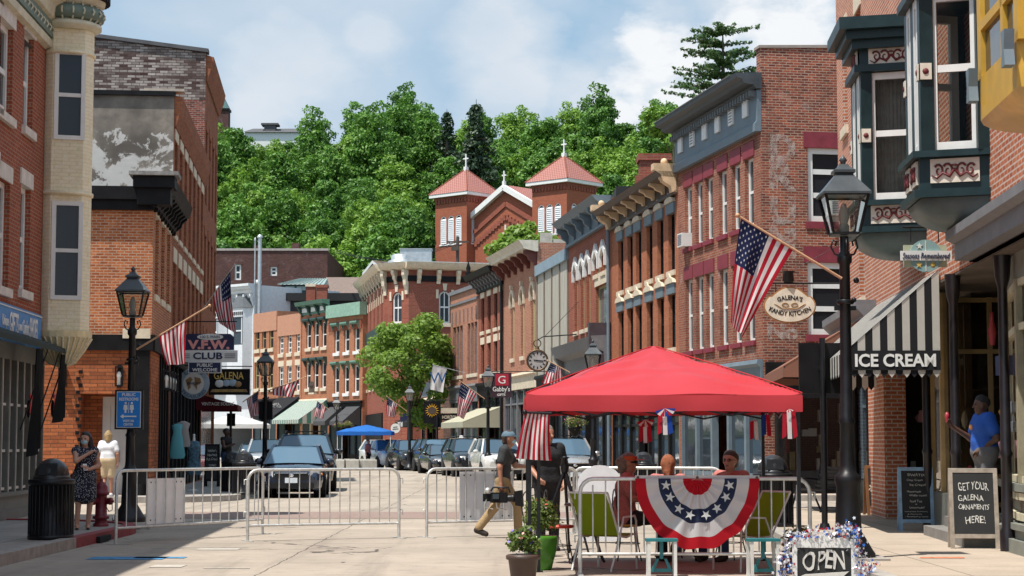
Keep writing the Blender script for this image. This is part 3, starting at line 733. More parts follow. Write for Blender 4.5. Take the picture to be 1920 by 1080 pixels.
# ---- grey metal panel front
fr = rframe(3); L = fr.L
rd = root_of('panelled_building', 'flat front clad in tall pale grey metal panels under a blue steel cap', fr)
zt = zavg(fr, (1010, 506), (1065, 474)); zg = zavg(fr, (1035, 700))
m_pan, t = new_mat('pale_metal_panel'); tcx = t.n('ShaderNodeTexCoord').outputs['Object']
st_ = t.n('ShaderNodeMapping', {'Vector': tcx, 'Scale': (4, 4, .25)}).outputs[0]
cc = t.mix(t.ramp(t.noise(st_, 2.5, 6, .65), [(.4, g(0)), (.75, g(1))]), (.46, .43, .37, 1), (.27, .245, .20, 1))
bs = t.n('ShaderNodeBsdfPrincipled', {'Base Color': cc, 'Roughness': .6}); t.n('ShaderNodeOutputMaterial', {0: bs.outputs[0]})
shell(rd, L, zt - .3, 13, m_pan, [(.1, L - .1, 0, zg - .3)])
mb = MB()
for k in range(5): x = L * k / 4; mb.box(x - .05, x + .05, -.06, -.002, zg, zt - .3)
mb.build('panel_seam', mat('seam_brown', (.2, .17, .13), .6), rd)
mb = MB(); mb.box(-.05, L + .05, -.14, .3, zt - .3, zt + .2); mb.build('cap', mat('blue_steel_cap', (.22, .30, .36), .5), rd)
shopfront(rd, L, zg, M_blackp, 5, door=(2,), sign=.8)
mb = MB(); a = P(1024, 480, 92); mb.box(a.x - .3, a.x + .3, 91.6, 92.4, 7, P(1024, 438, 92).z); mb.box(a.x + .35, a.x + 1.9, 91.6, 94, 8.2, P(1040, 450, 92).z); o = mb.build('chimney', mat('cement_chimney', (.42, .39, .34), .9)); tag(o, 'square pale cement chimney above the grey metal panels', 'chimney')

# ---- salmon brick with cream cornice, red brackets
fr = rframe(4); L = fr.L
re_ = root_of('brick_building', 'salmon brick building with three tall arched windows, cream cornice on dark red brackets', fr)
stE = dict(id='E', frame=M_olive, fw=.1, arch=True, sill=(M_cream, .2, .08), lintel=('hood', M_cream))
zt1, zb1 = zavg(fr, (961, 550), (999, 533)), zavg(fr, (961, 676), (999, 660))
wx = [fr.hit(p, 600)[0] for p in (961.5, 980, 999.5)]; hw = .42
zg = zavg(fr, (975, 700)); zc0 = zavg(fr, (948, 522), (1006, 500)); zc1 = zavg(fr, (934, 485), (1004, 458))
shell(re_, L, zc1 - .1, 13, B_E, [(.1, L - .1, 0, zg - .4)], arches=[(x - hw, x + hw, zb1, zt1) for x in wx])
for x in wx: window(re_, x - hw, x + hw, zb1, zt1, stE)
h = zc1 - zc0; M_rb = mat('oxblood_paint', (.13, .03, .02), .6)
cornice(re_, 0, L, [(.02, zc0 + h * .55), (-.1, zc0 + h * .55), (-.7, zc0 + h * .66), (-.75, zc0 + h * .78), (-.95, zc1), (.02, zc1)][::-1], mat('cream_cornice', (.58, .53, .43), .6), brackets=6, bprof=brk(.65, zc0 + h * .6, h * .6), bm=M_rb, bw=.22, ends=.1)
shopfront(re_, L, zg, M_grey, 5, door=(2,), sign=.8, sm=M_cream)
mb = MB(); mb.tube([(.03, -.12, .2), (.03, -.12, zc0)], .08, 8); mb.build('downpipe', M_black, re_)

# ---- narrow brick with black cornice
fr = rframe(5); L = fr.L
rf = root_of('brick_building', 'narrow red brick building with heavy black bracketed cornice and cream lintels', fr)
stF = dict(id='F', frame=M_blackp, fw=.07, sill=(M_cream, .2, .07), lintel=('flat', M_cream), lh=.38)
zt1, zb1 = zavg(fr, (905, 560), (930, 549)), zavg(fr, (905, 622), (930, 614)); zt2, zb2 = zavg(fr, (905, 646), (930, 640)), zavg(fr, (905, 702), (930, 696))
wx = [fr.hit(p, 600)[0] for p in (905, 917, 929.5, 940)]; hw = .42; zg = zavg(fr, (920, 716))
zc0 = zavg(fr, (902, 550), (944, 533)); zc1 = zavg(fr, (888, 522), (940, 501))
shell(rf, L, zc1 - .1, 13, B_C, [(x - hw, x + hw, a, b) for x in wx for a, b in ((zb1, zt1), (zb2, zt2))] + [(.1, L - .1, 0, zg - .4)])
for x in wx: window(rf, x - hw, x + hw, zb1, zt1, stF); window(rf, x - hw, x + hw, zb2, zt2, stF)
h = zc1 - zc0
cornice(rf, 0, L, [(.02, zc0), (-.12, zc0), (-.2, zc0 + h * .6), (-.75, zc0 + h * .7), (-.9, zc1), (.02, zc1)][::-1], M_blackp, brackets=9, bprof=brk(.6, zc0 + h * .7, h * .6), bm=M_grey, bw=.16, ends=.05)
mb = MB(); mb.lathe([(.12, 0), (.2, .15), (.1, .3), (.14, .45), (.03, .8), (0, .9)], (.1, -.6, zc1), 8); mb.build('finial', M_blackp, rf)
shopfront(rf, L, zg, M_blackp, 3, door=(1,), sign=.8)

# ---- low brick with grouped windows
fr = rframe(6); L = fr.L
rg = root_of('brick_building', 'plain two storey brick building with two groups of three narrow windows', fr)
stG = dict(id='G', frame=M_grey, fw=.06, sill=(M_cream, .2, .06), glass=M_dgb)
zt1, zb1 = zavg(fr, (855, 615), (885, 603)), zavg(fr, (855, 707), (885, 699)); zt = zavg(fr, (850, 552), (893, 535)); zg = zavg(fr, (870, 722))
xs = []
for a, b in ((849, 868), (876, 897)):
 xa, xb = fr.hit(a, 650)[0], min(fr.hit(b, 650)[0], L - .2); st3 = (xb - xa) / 3
 xs += [(xa + st3 * k + .07, xa + st3 * (k + 1) - .07) for k in range(3)]
shell(rg, L, zt, 12, B_E, [(a, b, zb1, zt1) for a, b in xs] + [(.1, L - .1, 0, zg - .35)])
for a, b in xs: window(rg, a, b, zb1, zt1, stG)
mb = MB(); mb.box(-.04, L + .04, -.12, .3, zt - .1, zt + .12); mb.box(0, L, -.06, -.002, zt - .75, zt - .62)
for k in range(7): x = L * (k + .5) / 7; mb.box(x - .05, x + .05, -.05, -.002, zt1 + .15, zt1 + .9)
mb.build('parapet_trim', M_grey, rg)
shopfront(rg, L, zg, M_grey, 4, door=(1,), sign=1.0, gm=M_dgb)

# ---- one-storey shop at the side street
A_ = P(790, 700, 125); B_ = P(823, 700, 117.5); fr = Frame((A_.x, A_.y), (B_.x, B_.y)); L = fr.L
rw = root_of('small_shop', 'small one storey brick shop with a flared grey cornice beside the tree', fr, cat='shop')
zt = zavg(fr, (818, 668)); zg = zavg(fr, (810, 745))
shell(rw, L, zt - .3, 14, B_E, [(.1, L - .1, 0, zg - .3)])
mb = MB(); mb.box(L - .3, L + .004, .02, 14, zt - .301, zt - .05); mb.build('side_parapet', B_D, rw)
mb = MB(); mb.box(L + .002, L + .06, .3, 13, .1, zt - .4); mb.build('side_wall', brick('brick_side_grey', (.25, .16, .13), (.17, .1, .085), (.24, .2, .18), soot=.3, big=1.3), rw)
cornice(rw, 0, L, [(.02, zt - .8), (-.1, zt - .8), (-.9, zt - .1), (-1.0, zt + .1), (.02, zt + .25)][::-1], M_grey, ends=.15)
mb = MB(); mb.box(.4, L - .4, -.08, -.002, zg + .1, zg + 1.0); mb.build('grey_panel', M_steel, rw)
shopfront(rw, L, zg, M_blackp, 3, door=(1,), sign=.9, sm=M_cream)

# ============================================================ CORNER BUILDING AT THE BEND
pc = P(766, 600, 128.5); pa = P(720, 600, 130); pr = P(985, 600, 131); plf = P(679, 600, 146)
zt = P(766, 492, 128.5).z; zf = P(766, 527, 128.5).z
frR = Frame((pc.x, pc.y), (pr.x, pr.y)); frC = Frame((pa.x, pa.y), (pc.x, pc.y)); frL = Frame((plf.x, plf.y), (pa.x, pa.y))
rh = thing('corner_building', 'three storey red brick corner building with cream cornice and chamfered corner', 'building', (pc.x, pc.y, 0), frR.rz)
stH = dict(id='H', frame=M_whitep, fw=.12, arch=True, munt=(.5,), rails=(.5,), sill=(M_cream, .25, .08), lintel=('key', M_cream))
stHl = dict(id='Hl', frame=M_whitep, fw=.09, arch=True, sill=(M_cream, .22, .08), lintel=('key', M_cream))
inv = Matrix.Translation((-pc.x, -pc.y, 0)); inv = Euler((0, 0, -frR.rz)).to_matrix().to_4x4() @ inv
def hwall(fr, wins, st, name):
 mb = MB(); mb.M = inv @ T((fr.A.x, fr.A.y, 0), fr.rz)
 mb.wall(0, fr.L, 0, zt - .3, [], .3, 0, wins)
 mb.build(name, B_H, rh)
 o3 = inv @ fr.A
 for w_ in wins: window(rh, *w_, st, face=(o3.x, o3.y, fr.rz - frR.rz))
 mb = MB(); mb.M = inv @ T((fr.A.x, fr.A.y, 0), fr.rz)
 mb.prismx([(.0, zf), (-.08, zf), (-.08, zt - .9), (.0, zt - .9)][::-1], 0, fr.L); mb.build('frieze', M_blackp, rh)
 mb = MB(); mb.M = inv @ T((fr.A.x, fr.A.y, 0), fr.rz); mb.prismx([(.3, zt - .55), (-.4, zt - .45), (-.6, zt - .25), (-.75, zt), (.3, zt)][::-1], -.3 if fr is not frC else 0, fr.L + (.0 if fr is frC else 0))
 cr = mb.build('cornice', M_cream, rh)
 n = {frR: 6, frC: 3, frL: 9}[fr]
 for k in range(n):
  b = MB(); big = fr is frC and k != 1; b.M = inv @ T((fr.A.x, fr.A.y, 0), fr.rz) @ T((fr.L * (k + .5) / n if fr is not frC else (.15, fr.L / 2, fr.L - .15)[k], 0, 0)); b.prismx(brk(.45, zt - .5, 1.7 if big else .95), -.13, .13); b.build('bracket', M_cream, cr)
zwt, zwb = P(744, 548, 129.3).z, P(744, 606, 129.3).z
xc = frC.hit(744, 580)[0]
hwall(frC, [(xc - .38, xc + .38, zwb, zwt)] if frC.L < 2 else [(xc - .45, xc + .45, zwb, zwt)], stH, 'chamfer_wall')
xr = frR.hit(834, 580)[0]; hwall(frR, [(xr - .42, xr + .42, zwb, zwt + .1), (xr + 3.4, xr + 4.24, zwb, zwt + .1)], stH, 'side_wall')
zl = [(zwb, zwt)] + [(frL.hit(700, 728)[1], frL.hit(700, 655)[1])]
xs = [frL.L * (k + .5) / 6 for k in range(6)]
hwall(frL, [(x - .5, x + .5, a, b) for x in xs for a, b in zl], stHl, 'street_wall')
mb = MB(); mb.M = inv; mb.prismz([(pa.x, pa.y), (pc.x, pc.y), (pr.x, pr.y), (pr.x, pr.y + 20), (plf.x + 4, pr.y + 22), (plf.x, plf.y)], zt - .02, zt + .12); mb.build('roof', M_tin, rh)
mb = MB(); mb.M = inv @ T((frL.A.x, frL.A.y, 0), frL.rz); z = frL.hit(700, 645)[1]; mb.box(.2, frL.L - .2, -.12, -.002, z, z + 1.0); mb.build('signboard', M_dkgreen, rh)
mb = MB(); mb.M = inv @ T((frL.A.x, frL.A.y, 0), frL.rz); mb.box(.3, frL.L - .3, -.1, -.002, .2, 3.6); mb.build('shopfront', M_blackp, rh)
# roof plant
q = P(752, 480, 134); mb = MB(); mb.M = T((q.x, 134, zt + .12)); mb.lathe([(.9, 0), (.95, .5), (.7, .6), (.75, .9), (.5, 1.0), (0, 1.05)], n=12); o = mb.build('roof_fan', M_tin); tag(o, 'round metal exhaust fan on the corner building roof', 'roof fan')
q = P(781, 480, 134); mb = MB(); mb.M = T((q.x, 134, zt + .12)); mb.box(-1.15, 1.1, -.6, .6, .35, 1.3); mb.box(-.7, .9, -.4, .4, 0, .35); mb.box(-1.2, 1.15, -.65, .65, 1.3, 1.36); o = mb.build('roof_duct', M_tin); tag(o, 'boxy galvanised air unit on the corner building roof', 'air unit')
# shallow display window on the side of the fascia building
fr = rframe(0); MS = Matrix.Translation((fr.L + .03, 0, 0)) @ Euler((0, 0, R(90))).to_matrix().to_4x4()
def onside(mb, n, m, par=None): return mb.build(n, m, par or ra)
mb = MB(); mb.M = MS; mb.box(.3, 7, -.34, -.002, .1, .75); mb.box(.3, 7, -.34, -.002, 2.75, 3.0); mb.box(.05, 7.2, -.1, -.002, 3.0, 3.75)
for x in (.3, 1.6, 2.9, 4.2, 5.5, 6.8): mb.box(x, x + .12, -.34, -.22, .75, 2.75)
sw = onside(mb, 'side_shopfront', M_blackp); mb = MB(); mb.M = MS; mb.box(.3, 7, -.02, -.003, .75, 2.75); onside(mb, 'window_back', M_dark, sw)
mb = MB(); mb.M = MS; mb.add([(.3, -.3, .75), (7, -.3, .75), (7, -.3, 2.75), (.3, -.3, 2.75)], [(0, 1, 2, 3)], False); onside(mb, 'pane', M_glass, sw)
mb = MB(); mb.M = MS; rn = random.Random(2)
for k in range(46): x, h_, r_ = rn.uniform(.5, 6.7), rn.uniform(.1, .55), rn.uniform(.03, .12); mb.cur = rn.randrange(5); mb.box(x - r_, x + r_, -.2, -.1, (z_ := rn.choice((.76, .76, 1.25, 1.7, 2.1))), z_ + h_)
onside(mb, 'window_display', [M_whitep, M_olive, M_maroon, M_steel, M_cream], sw)['kind'] = 'stuff'
# ============================================================ FAR ROW FACING THE BEND
ROW = [(680, 141.5), (617, 146.3), (565, 150.6), (519.5, 154.7), (475, 158.8)]
QP = [Vector((P(px, 650, Y).x, Y)) for px, Y in ROW]
def far_building(i, label, mwall, ytop, wins, st, rows, yg, extra=None):
 fr = Frame(QP[i + 1], QP[i]); root = root_of('brick_building', label, fr, 'brick buildings at the bend'); L = fr.L
 pm = (ROW[i][0] + ROW[i + 1][0]) / 2
 zt = fr.hit(pm, ytop)[1]; zg = fr.hit(pm, yg)[1]
 xs = [fr.hit(p, 650)[0] for p in wins]; zr = [(fr.hit(pm, b)[1], fr.hit(pm, a)[1]) for a, b in rows]; hw = .43
 shell(root, L, zt, 12, mwall, [(x - hw, x + hw, a, b) for x in xs for a, b in zr] + [(.1, L - .1, 0, zg - .3)])
 for x in xs:
  for a, b in zr: window(root, x - hw, x + hw, a, b, st)
 return fr, root, L, zt, zg
B_F2 = brick('brick_far_orange_pale', (.47, .21, .12), (.41, .16, .09), (.40, .25, .18), soot=.1, big=1.4)
M_parap = mat('rendered_parapet', (.44, .22, .14), .9, var=.1)
st1 = dict(id='I1', frame=M_olive, fw=.08, sill=(M_cream, .3, .1), lintel=('flat', M_cream), lh=.45)
st1w = dict(st1, id='I2', frame=M_whitep, fw=.1, munt=(.5,), rails=(.25, .5, .75))
st3 = dict(id='I3', frame=M_whitep, fw=.1, sill=(M_cream, .25, .1), lintel=('shelf', M_dkgreen))
st4 = dict(id='I4', frame=M_whitep, fw=.12, sill=(M_whitep, .25, .1), lintel=('shelf', M_green))
fr4, r4, L, zt, zg4 = far_building(0, 'orange brick building with a flat pale green parapet band', B_F, 590, (631.5, 650, 669), st4, ((613, 660), (686, 737)), 752)
z = fr4.hit(648, 570)[1]; mb = MB(); mb.box(-.05, L + .05, -.3, .3, zt - .15, z); mb.build('parapet', mat('pale_green_paint', (.22, .36, .28), .6), r4)
mb = MB()
for k in range(24): x = L * (k + .5) / 24; mb.box(x - .06, x + .06, -.12, -.002, zt - 1.2, zt - .5)
mb.build('brick_corbel', B_C, r4); shopfront(r4, L, zg4, M_blackp, 5, door=(2,), sign=.5)
fr3, r3, L, zt, zg3 = far_building(1, 'orange brick building with dark green window hoods and bracketed green cornice', B_F, 590, (578.5, 593, 607.5), st3, ((605, 652), (679, 728)), 748)
z0, z1 = fr3.hit(590, 589)[1], fr3.hit(590, 565)[1]; h = z1 - z0
cornice(r3, 0, L, [(.02, z0), (-.1, z0), (-.12, z0 + h * .6), (-.6, z0 + h * .72), (-.7, z1), (.02, z1)][::-1], M_green, brackets=4, bprof=brk(.5, z0 + h * .7, h * .8), bm=M_dkgreen, bw=.25)
mb = MB()
for k in range(3): x = L * (k + .5) / 3; mb.box(x - .5, x + .5, -.16, -.123, z0 + .2, z0 + .55)
mb.build('attic_vent', M_whitep, r3); shopfront(r3, L, zg3, M_cream, 3, door=(1,), sign=1.2)
mb = MB(); mb.box(-.08, .12, -.08, 1, 3, z0); mb.build('pilaster', B_F2, r3)
fr2, r2, L, zt, zg2 = far_building(2, 'orange brick building with plain rendered parapet and white paned windows', B_F2, 590, (527.5, 543, 559), st1w, ((622, 662), (686, 734)), 748)
mb = MB(); mb.box(.2, L - .05, -.06, -.002, zt - 1.7, zt); mb.build('parapet', M_parap, r2); shopfront(r2, L, zg2, M_blackp, 3, door=(1,), sign=.6)
fr1, r1, L, zt, zg1 = far_building(3, 'orange brick building with rendered parapet and olive sash windows', B_F, 586, (482.5, 495, 508.5), st1, ((615, 654), (678, 728)), 748)
mb = MB(); mb.box(.05, L - .05, -.06, -.002, zt - 1.6, zt); mb.build('parapet', M_parap, r1); shopfront(r1, L, zg1, M_blackp, 3, door=(1,), sign=.6)
# roofs behind the row
def block(name, label, cat, x0, x1, y0, y1, Y, D, m, zb=5.0):
 a = P(x0, y1, Y); b = P(x1, y0, Y); mb = MB(); mb.box(a.x, b.x, Y, Y + D, zb, b.z); return tag(mb.build(name, m), label, cat)
o = thing('mansard_building', 'dark grey slab of a building with black eaves behind the orange row', 'building', (P(478, 570, 166).x, 166, 0))
a = P(478, 552, 166); b = P(690, 545, 166); wq = b.x - a.x
mb = MB(); mb.box(0, wq, 0, 10, 6, a.z - .6); mb.build('wall', mat('dark_render', (.05, .05, .055), .9, var=.3), o)
mb = MB(); mb.box(-.3, wq + .3, -.4, 10.3, a.z - .6, a.z + .1); mb.build('eaves', mat('tar_black', (.012, .012, .013), .8), o)
mb = MB(); sx = P(527, 550, 167).x - a.x; ex = P(604, 550, 167).x - a.x; z0 = a.z + .1; z1 = P(560, 534, 167).z; z2 = P(590, 518, 167).z
s = MB(); s.box(sx, ex, 1, 6, z0, z1); sk = s.build('skylight_house', M_dkgreen, o)
s = MB(); s.add([(sx - .3, .7, z1), (ex + .2, .7, z1), (ex + .2, 3.5, z2), (sx + 1.5, 3.5, z2)], [(0, 1, 2, 3)], False); s.add([(ex + .2, .7, z1), (ex + .2, 6, z1), (ex + .2, 3.5, z2)], [(0, 1, 2)], False)
for k in range(12):
 f_ = k / 11; s.bar((sx - .3 + (ex - sx + .5) * f_, .66, z1 + .03), (sx + 1.5 + (ex - sx - 1.3) * f_, 3.46, z2 + .03), .05, .06)
s.build('roof', mat('pale_green_tin', (.30, .38, .36), .5, .3), sk)
s = MB()
for k in range(4): x = sx + .4 + (ex - sx) * k * .27; s.box(x, x + .8, .97, .998, z0 + .35, z1 - .15)
s.build('pane', mat('pale_pane', (.35, .42, .38), .3), sk)
for x0, x1, y0, y1, Y, lab in ((491, 508, 542, 559, 165, 'low red chimney beside the tall steel flue'), (574, 591, 532, 553, 164, 'red chimney with a pale cap beside the skylight house'), (593, 613, 534, 566, 163, 'broad plain red chimney right of the skylight house')):
 a = P(x0, y1 + 6, Y); b = P(x1, y0, Y); mb = MB(); mb.box(a.x, b.x, Y, Y + .8, 8, b.z - .25); c = mb.build('chimney', B_H); tag(c, lab, 'chimney'); mb = MB(); mb.box(a.x - .08, b.x + .08, Y - .08, Y + .88, b.z - .25, b.z); mb.build('cap', M_cream if x0 == 574 else B_H, c)
for px, yt, r, lab in ((487.5, 446, .17, 'tall galvanised flue pipe rising against the dark brick wall'), (478.5, 452, .06, 'thin steel vent pipe beside the tall flue')):
 a = P(px, yt, 163); mb = MB(); mb.tube([(a.x, 163, 8), (a.x, 163, a.z)], r, 10); mb.lathe([(r * 1.5, 0), (r * 1.5, .12), (r * .6, .3), (0, .32)], (a.x, 163, a.z), 10); tag(mb.build('flue_pipe', M_tin), lab, 'pipe')
a = P(484, 536, 163); mb = MB(); mb.lathe([(.18, 0), (.18, .9), (.32, .95), (.32, 1.2), (.1, 1.35), (0, 1.36)], (P(483, 540, 163).x, 163.3, P(483, 552, 163).z), 10); tag(mb.build('vent_cowl', M_whitep), 'white mushroom vent cowl at the foot of the flue', 'vent')
# tall dark brick wall building
a = P(380, 600, 185); b = P(613, 600, 185); zt = P(500, 470, 185).z
rD = thing('brick_warehouse', 'tall sooty dark brick warehouse wall with two small windows', 'building', (a.x, 185, 0))
stD = dict(id='D', frame=M_whitep, fw=.16, lintel=('flat', B_D), lh=.3)
Lq = b.x - a.x; hs = []
for x0, x1, y0, y1 in ((440, 452, 496, 525), (507, 519.5, 500, 517)): hs.append((P(x0, 0, 185).x - a.x + (P(x0, 510, 185).x - P(x0, 0, 185).x), P(x1, 510, 185).x - a.x, P(x0, y1, 185).z, P(x0, y0, 185).z))
shell(rD, Lq, zt, 20, B_D, hs)
for h_ in hs: window(rD, *h_, stD)
mb = MB(); mb.box(-.1, Lq + .1, -.1, .4, zt + .002, zt + .22); mb.build('coping', mat('coping_grey', (.35, .31, .29), .8), rD)
for x0, x1, y0 in ((473, 483, 459), (546, 560, 455)): q0 = P(x0, y0, 185); q1 = P(x1, y0, 185); mb = MB(); mb.box(q0.x - a.x, q1.x - a.x, .5, 1.6, zt - .2, q0.z); mb.build('chimney', B_D, rD)
# white ornate bay-fronted building
a = P(378, 600, 168); b = P(478, 600, 163); fr = Frame((a.x, a.y), (b.x, b.y)); L = fr.L
M_wh = mat('white_painted_front', (.62, .64, .66), .6, var=.08)
rW = root_of('white_building', 'white painted ornate front with projecting bays and pointed bay roofs', fr)
zt = fr.hit(455, 536)[1]; zw1, zw0 = fr.hit(457, 597)[1], fr.hit(457, 645)[1]; zg = fr.hit(455, 655)[1]
shell(rW, L, zt, 10, M_wh, [(.2, L - .2, .2, 3.6)])
cornice(rW, 0, L, ladder(.02, zt + .1, .8, 1.2), M_wh, brackets=9, bprof=brk(.5, zt - .8, 1.0))
for px in (411, 457):
 xc = fr.hit(px, 620)[0]; pl = [(xc - 1.15, -.002), (xc - .75, -.75), (xc + .75, -.75), (xc + 1.15, -.002)]
 mb = MB(); mb.prismz(pl, zg - 3.5, zw0 - .1); mb.prismz(pl, zw1 + .1, zw1 + .9); mb.prismz([(xc - 1.15, -.004), (xc - .75, -.74), (xc - .6, -.6), (xc - .9, -.004)], zw0 - .1, zw1 + .1)
 mb.prismz([(xc + .9, -.004), (xc + .6, -.6), (xc + .75, -.74), (xc + 1.15, -.004)], zw0 - .1, zw1 + .1)
 bay = mb.build('bay', M_wh, rW)
 mb = MB(); mb.box(xc - .6, xc + .6, -.66, -.6, zw0 - .1, zw1 + .1); mb.build('pane', M_dgb, bay)
 mb = MB()
 for dx in (-.6, .52): mb.box(xc + dx, xc + dx + .08, -.72, -.661, zw0, zw1)
 mb.box(xc - .52, xc + .52, -.72, -.661, (zw0 + zw1) / 2 - .06, (zw0 + zw1) / 2 + .06); mb.build('window_frame', M_wh, bay)
 mb = MB(); ap = (xc, -.05, zw1 + 3.1); mb.add([(x, y, zw1 + .9) for x, y in [(xc - 1.25, 0), (xc - .85, -.85), (xc + .85, -.85), (xc + 1.25, 0)]] + [ap], [(0, 1, 4), (1, 2, 4), (2, 3, 4)], False); mb.build('bay_roof', mat('bay_slate', (.10, .11, .12), .7), bay)
 mb = MB()
 for k in range(6): mb.box(xc - .75 + k * .27, xc - .6 + k * .27, -.79, -.751, zw1 + .25, zw1 + .55)
 mb.build('dentil_band', M_blackp, bay)
# gabled house and roofs between
o = thing('gabled_house', 'small white gabled house with brown shingle roof behind the corner building', 'house', (P(705, 500, 172).x, 172, 0))
a = P(683, 520, 172); b = P(722, 492, 172); c = P(758, 515, 172); ox = o.location.x
hw_ = (P(722, 0, 172).x - P(683, 0, 172).x) ; za = P(700, 491, 172).z; ze = P(700, 514, 172).z
xa = P(683, 514, 172).x - ox; xm = P(698, 491, 172).x - ox; xb = P(713, 514, 172).x - ox
mb = MB(); mb.prism([(xa + .2, 6), (xb - .2, 6), (xb - .2, ze), (xm, za - .25), (xa + .2, ze)], .3, 9); mb.build('wall', M_whitep, o)
mb = MB(); mb.prism([(xa - .2, ze - .2), (xa - .2, ze + .1), (xm, za + .15), (xb + 1.6, ze - .6), (xb + 1.6, ze - .9), (xm, za - .15)], 0, .298); mb.build('barge_board', M_whitep, o)
M_shin = mat('brown_shingles', (.17, .125, .105), .9, var=.25, scale=6)
mb = MB(); mb.add([(xm, 0.1, za + .16), (xm + 9, 8, za + .16), (xb + 9.5, 8, ze - 1.2), (xb + 1.7, .1, ze - .6)], [(0, 1, 2, 3)], False); mb.add([(xm, .1, za + .16), (xa - .2, .1, ze + .11), (xa + 6, 9, ze + .11), (xm + 9, 8, za + .16)], [(0, 1, 2, 3)], False); mb.build('roof', M_shin, o)
o = thing('shingled_house', 'low house with a broad brown shingle roof right of the dark warehouse', 'house', (P(640, 540, 176).x, 176, 0))
a = P(612, 548, 176); b = P(672, 548, 176); zt = P(640, 519, 180).z; ox = o.location.x
mb = MB(); mb.box(a.x - ox, b.x - ox, .5, 8, 6, a.z - .2); mb.build('wall', M_cream, o)
mb = MB(); mb.add([(a.x - ox - .5, 0, a.z - .3), (b.x - ox + .8, 0, a.z - .3), (b.x - ox - .3, 4.5, zt), (a.x - ox - .5, 4.5, zt)], [(0, 1, 2, 3)], False); mb.build('roof', M_shin, o)

# ============================================================ CHURCH ON THE SLOPE
M_ctile = None
mm, t = new_mat('church_roof_tile'); tcx = t.n('ShaderNodeTexCoord').outputs['Object']; sp = t.n('ShaderNodeSeparateXYZ', {0: tcx}).outputs
wv = t.math('FRACT', t.math('MULTIPLY', t.math('ADD', sp[0], sp[1]), 3.2)); rwz = t.math('FRACT', t.math('MULTIPLY', sp[2], 4.5))
cc = t.mix(t.ramp(t.math('MULTIPLY', wv, rwz), [(.02, g(0)), (.2, g(1))]), (.16, .05, .04, 1), t.mix(t.noise(tcx, 3, 4), (.33, .125, .10, 1), (.41, .18, .145, 1)))
bs = t.n('ShaderNodeBsdfPrincipled', {'Base Color': cc, 'Roughness': .7}); t.n('ShaderNodeOutputMaterial', {0: bs.outputs[0]}); M_ctile = mm
M_lou = mat('white_louvre', (.72, .74, .76), .6, var=.05)
chz = 12.0
c1 = P(875, 470, 201); c2 = P(1063, 470, 191)
ch = thing('church', 'red brick church with two square towers under red tiled pyramid roofs', 'church', (c1.x, c1.y, 0), R(-42))
ux = Vector((math.cos(R(-42)), math.sin(R(-42)), 0)); uy = Vector((-ux.y, ux.x, 0))
cl = lambda p: ((Vector((p.x, p.y, 0)) - Vector((c1.x, c1.y, 0))).dot(ux), (Vector((p.x, p.y, 0)) - Vector((c1.x, c1.y, 0))).dot(uy))
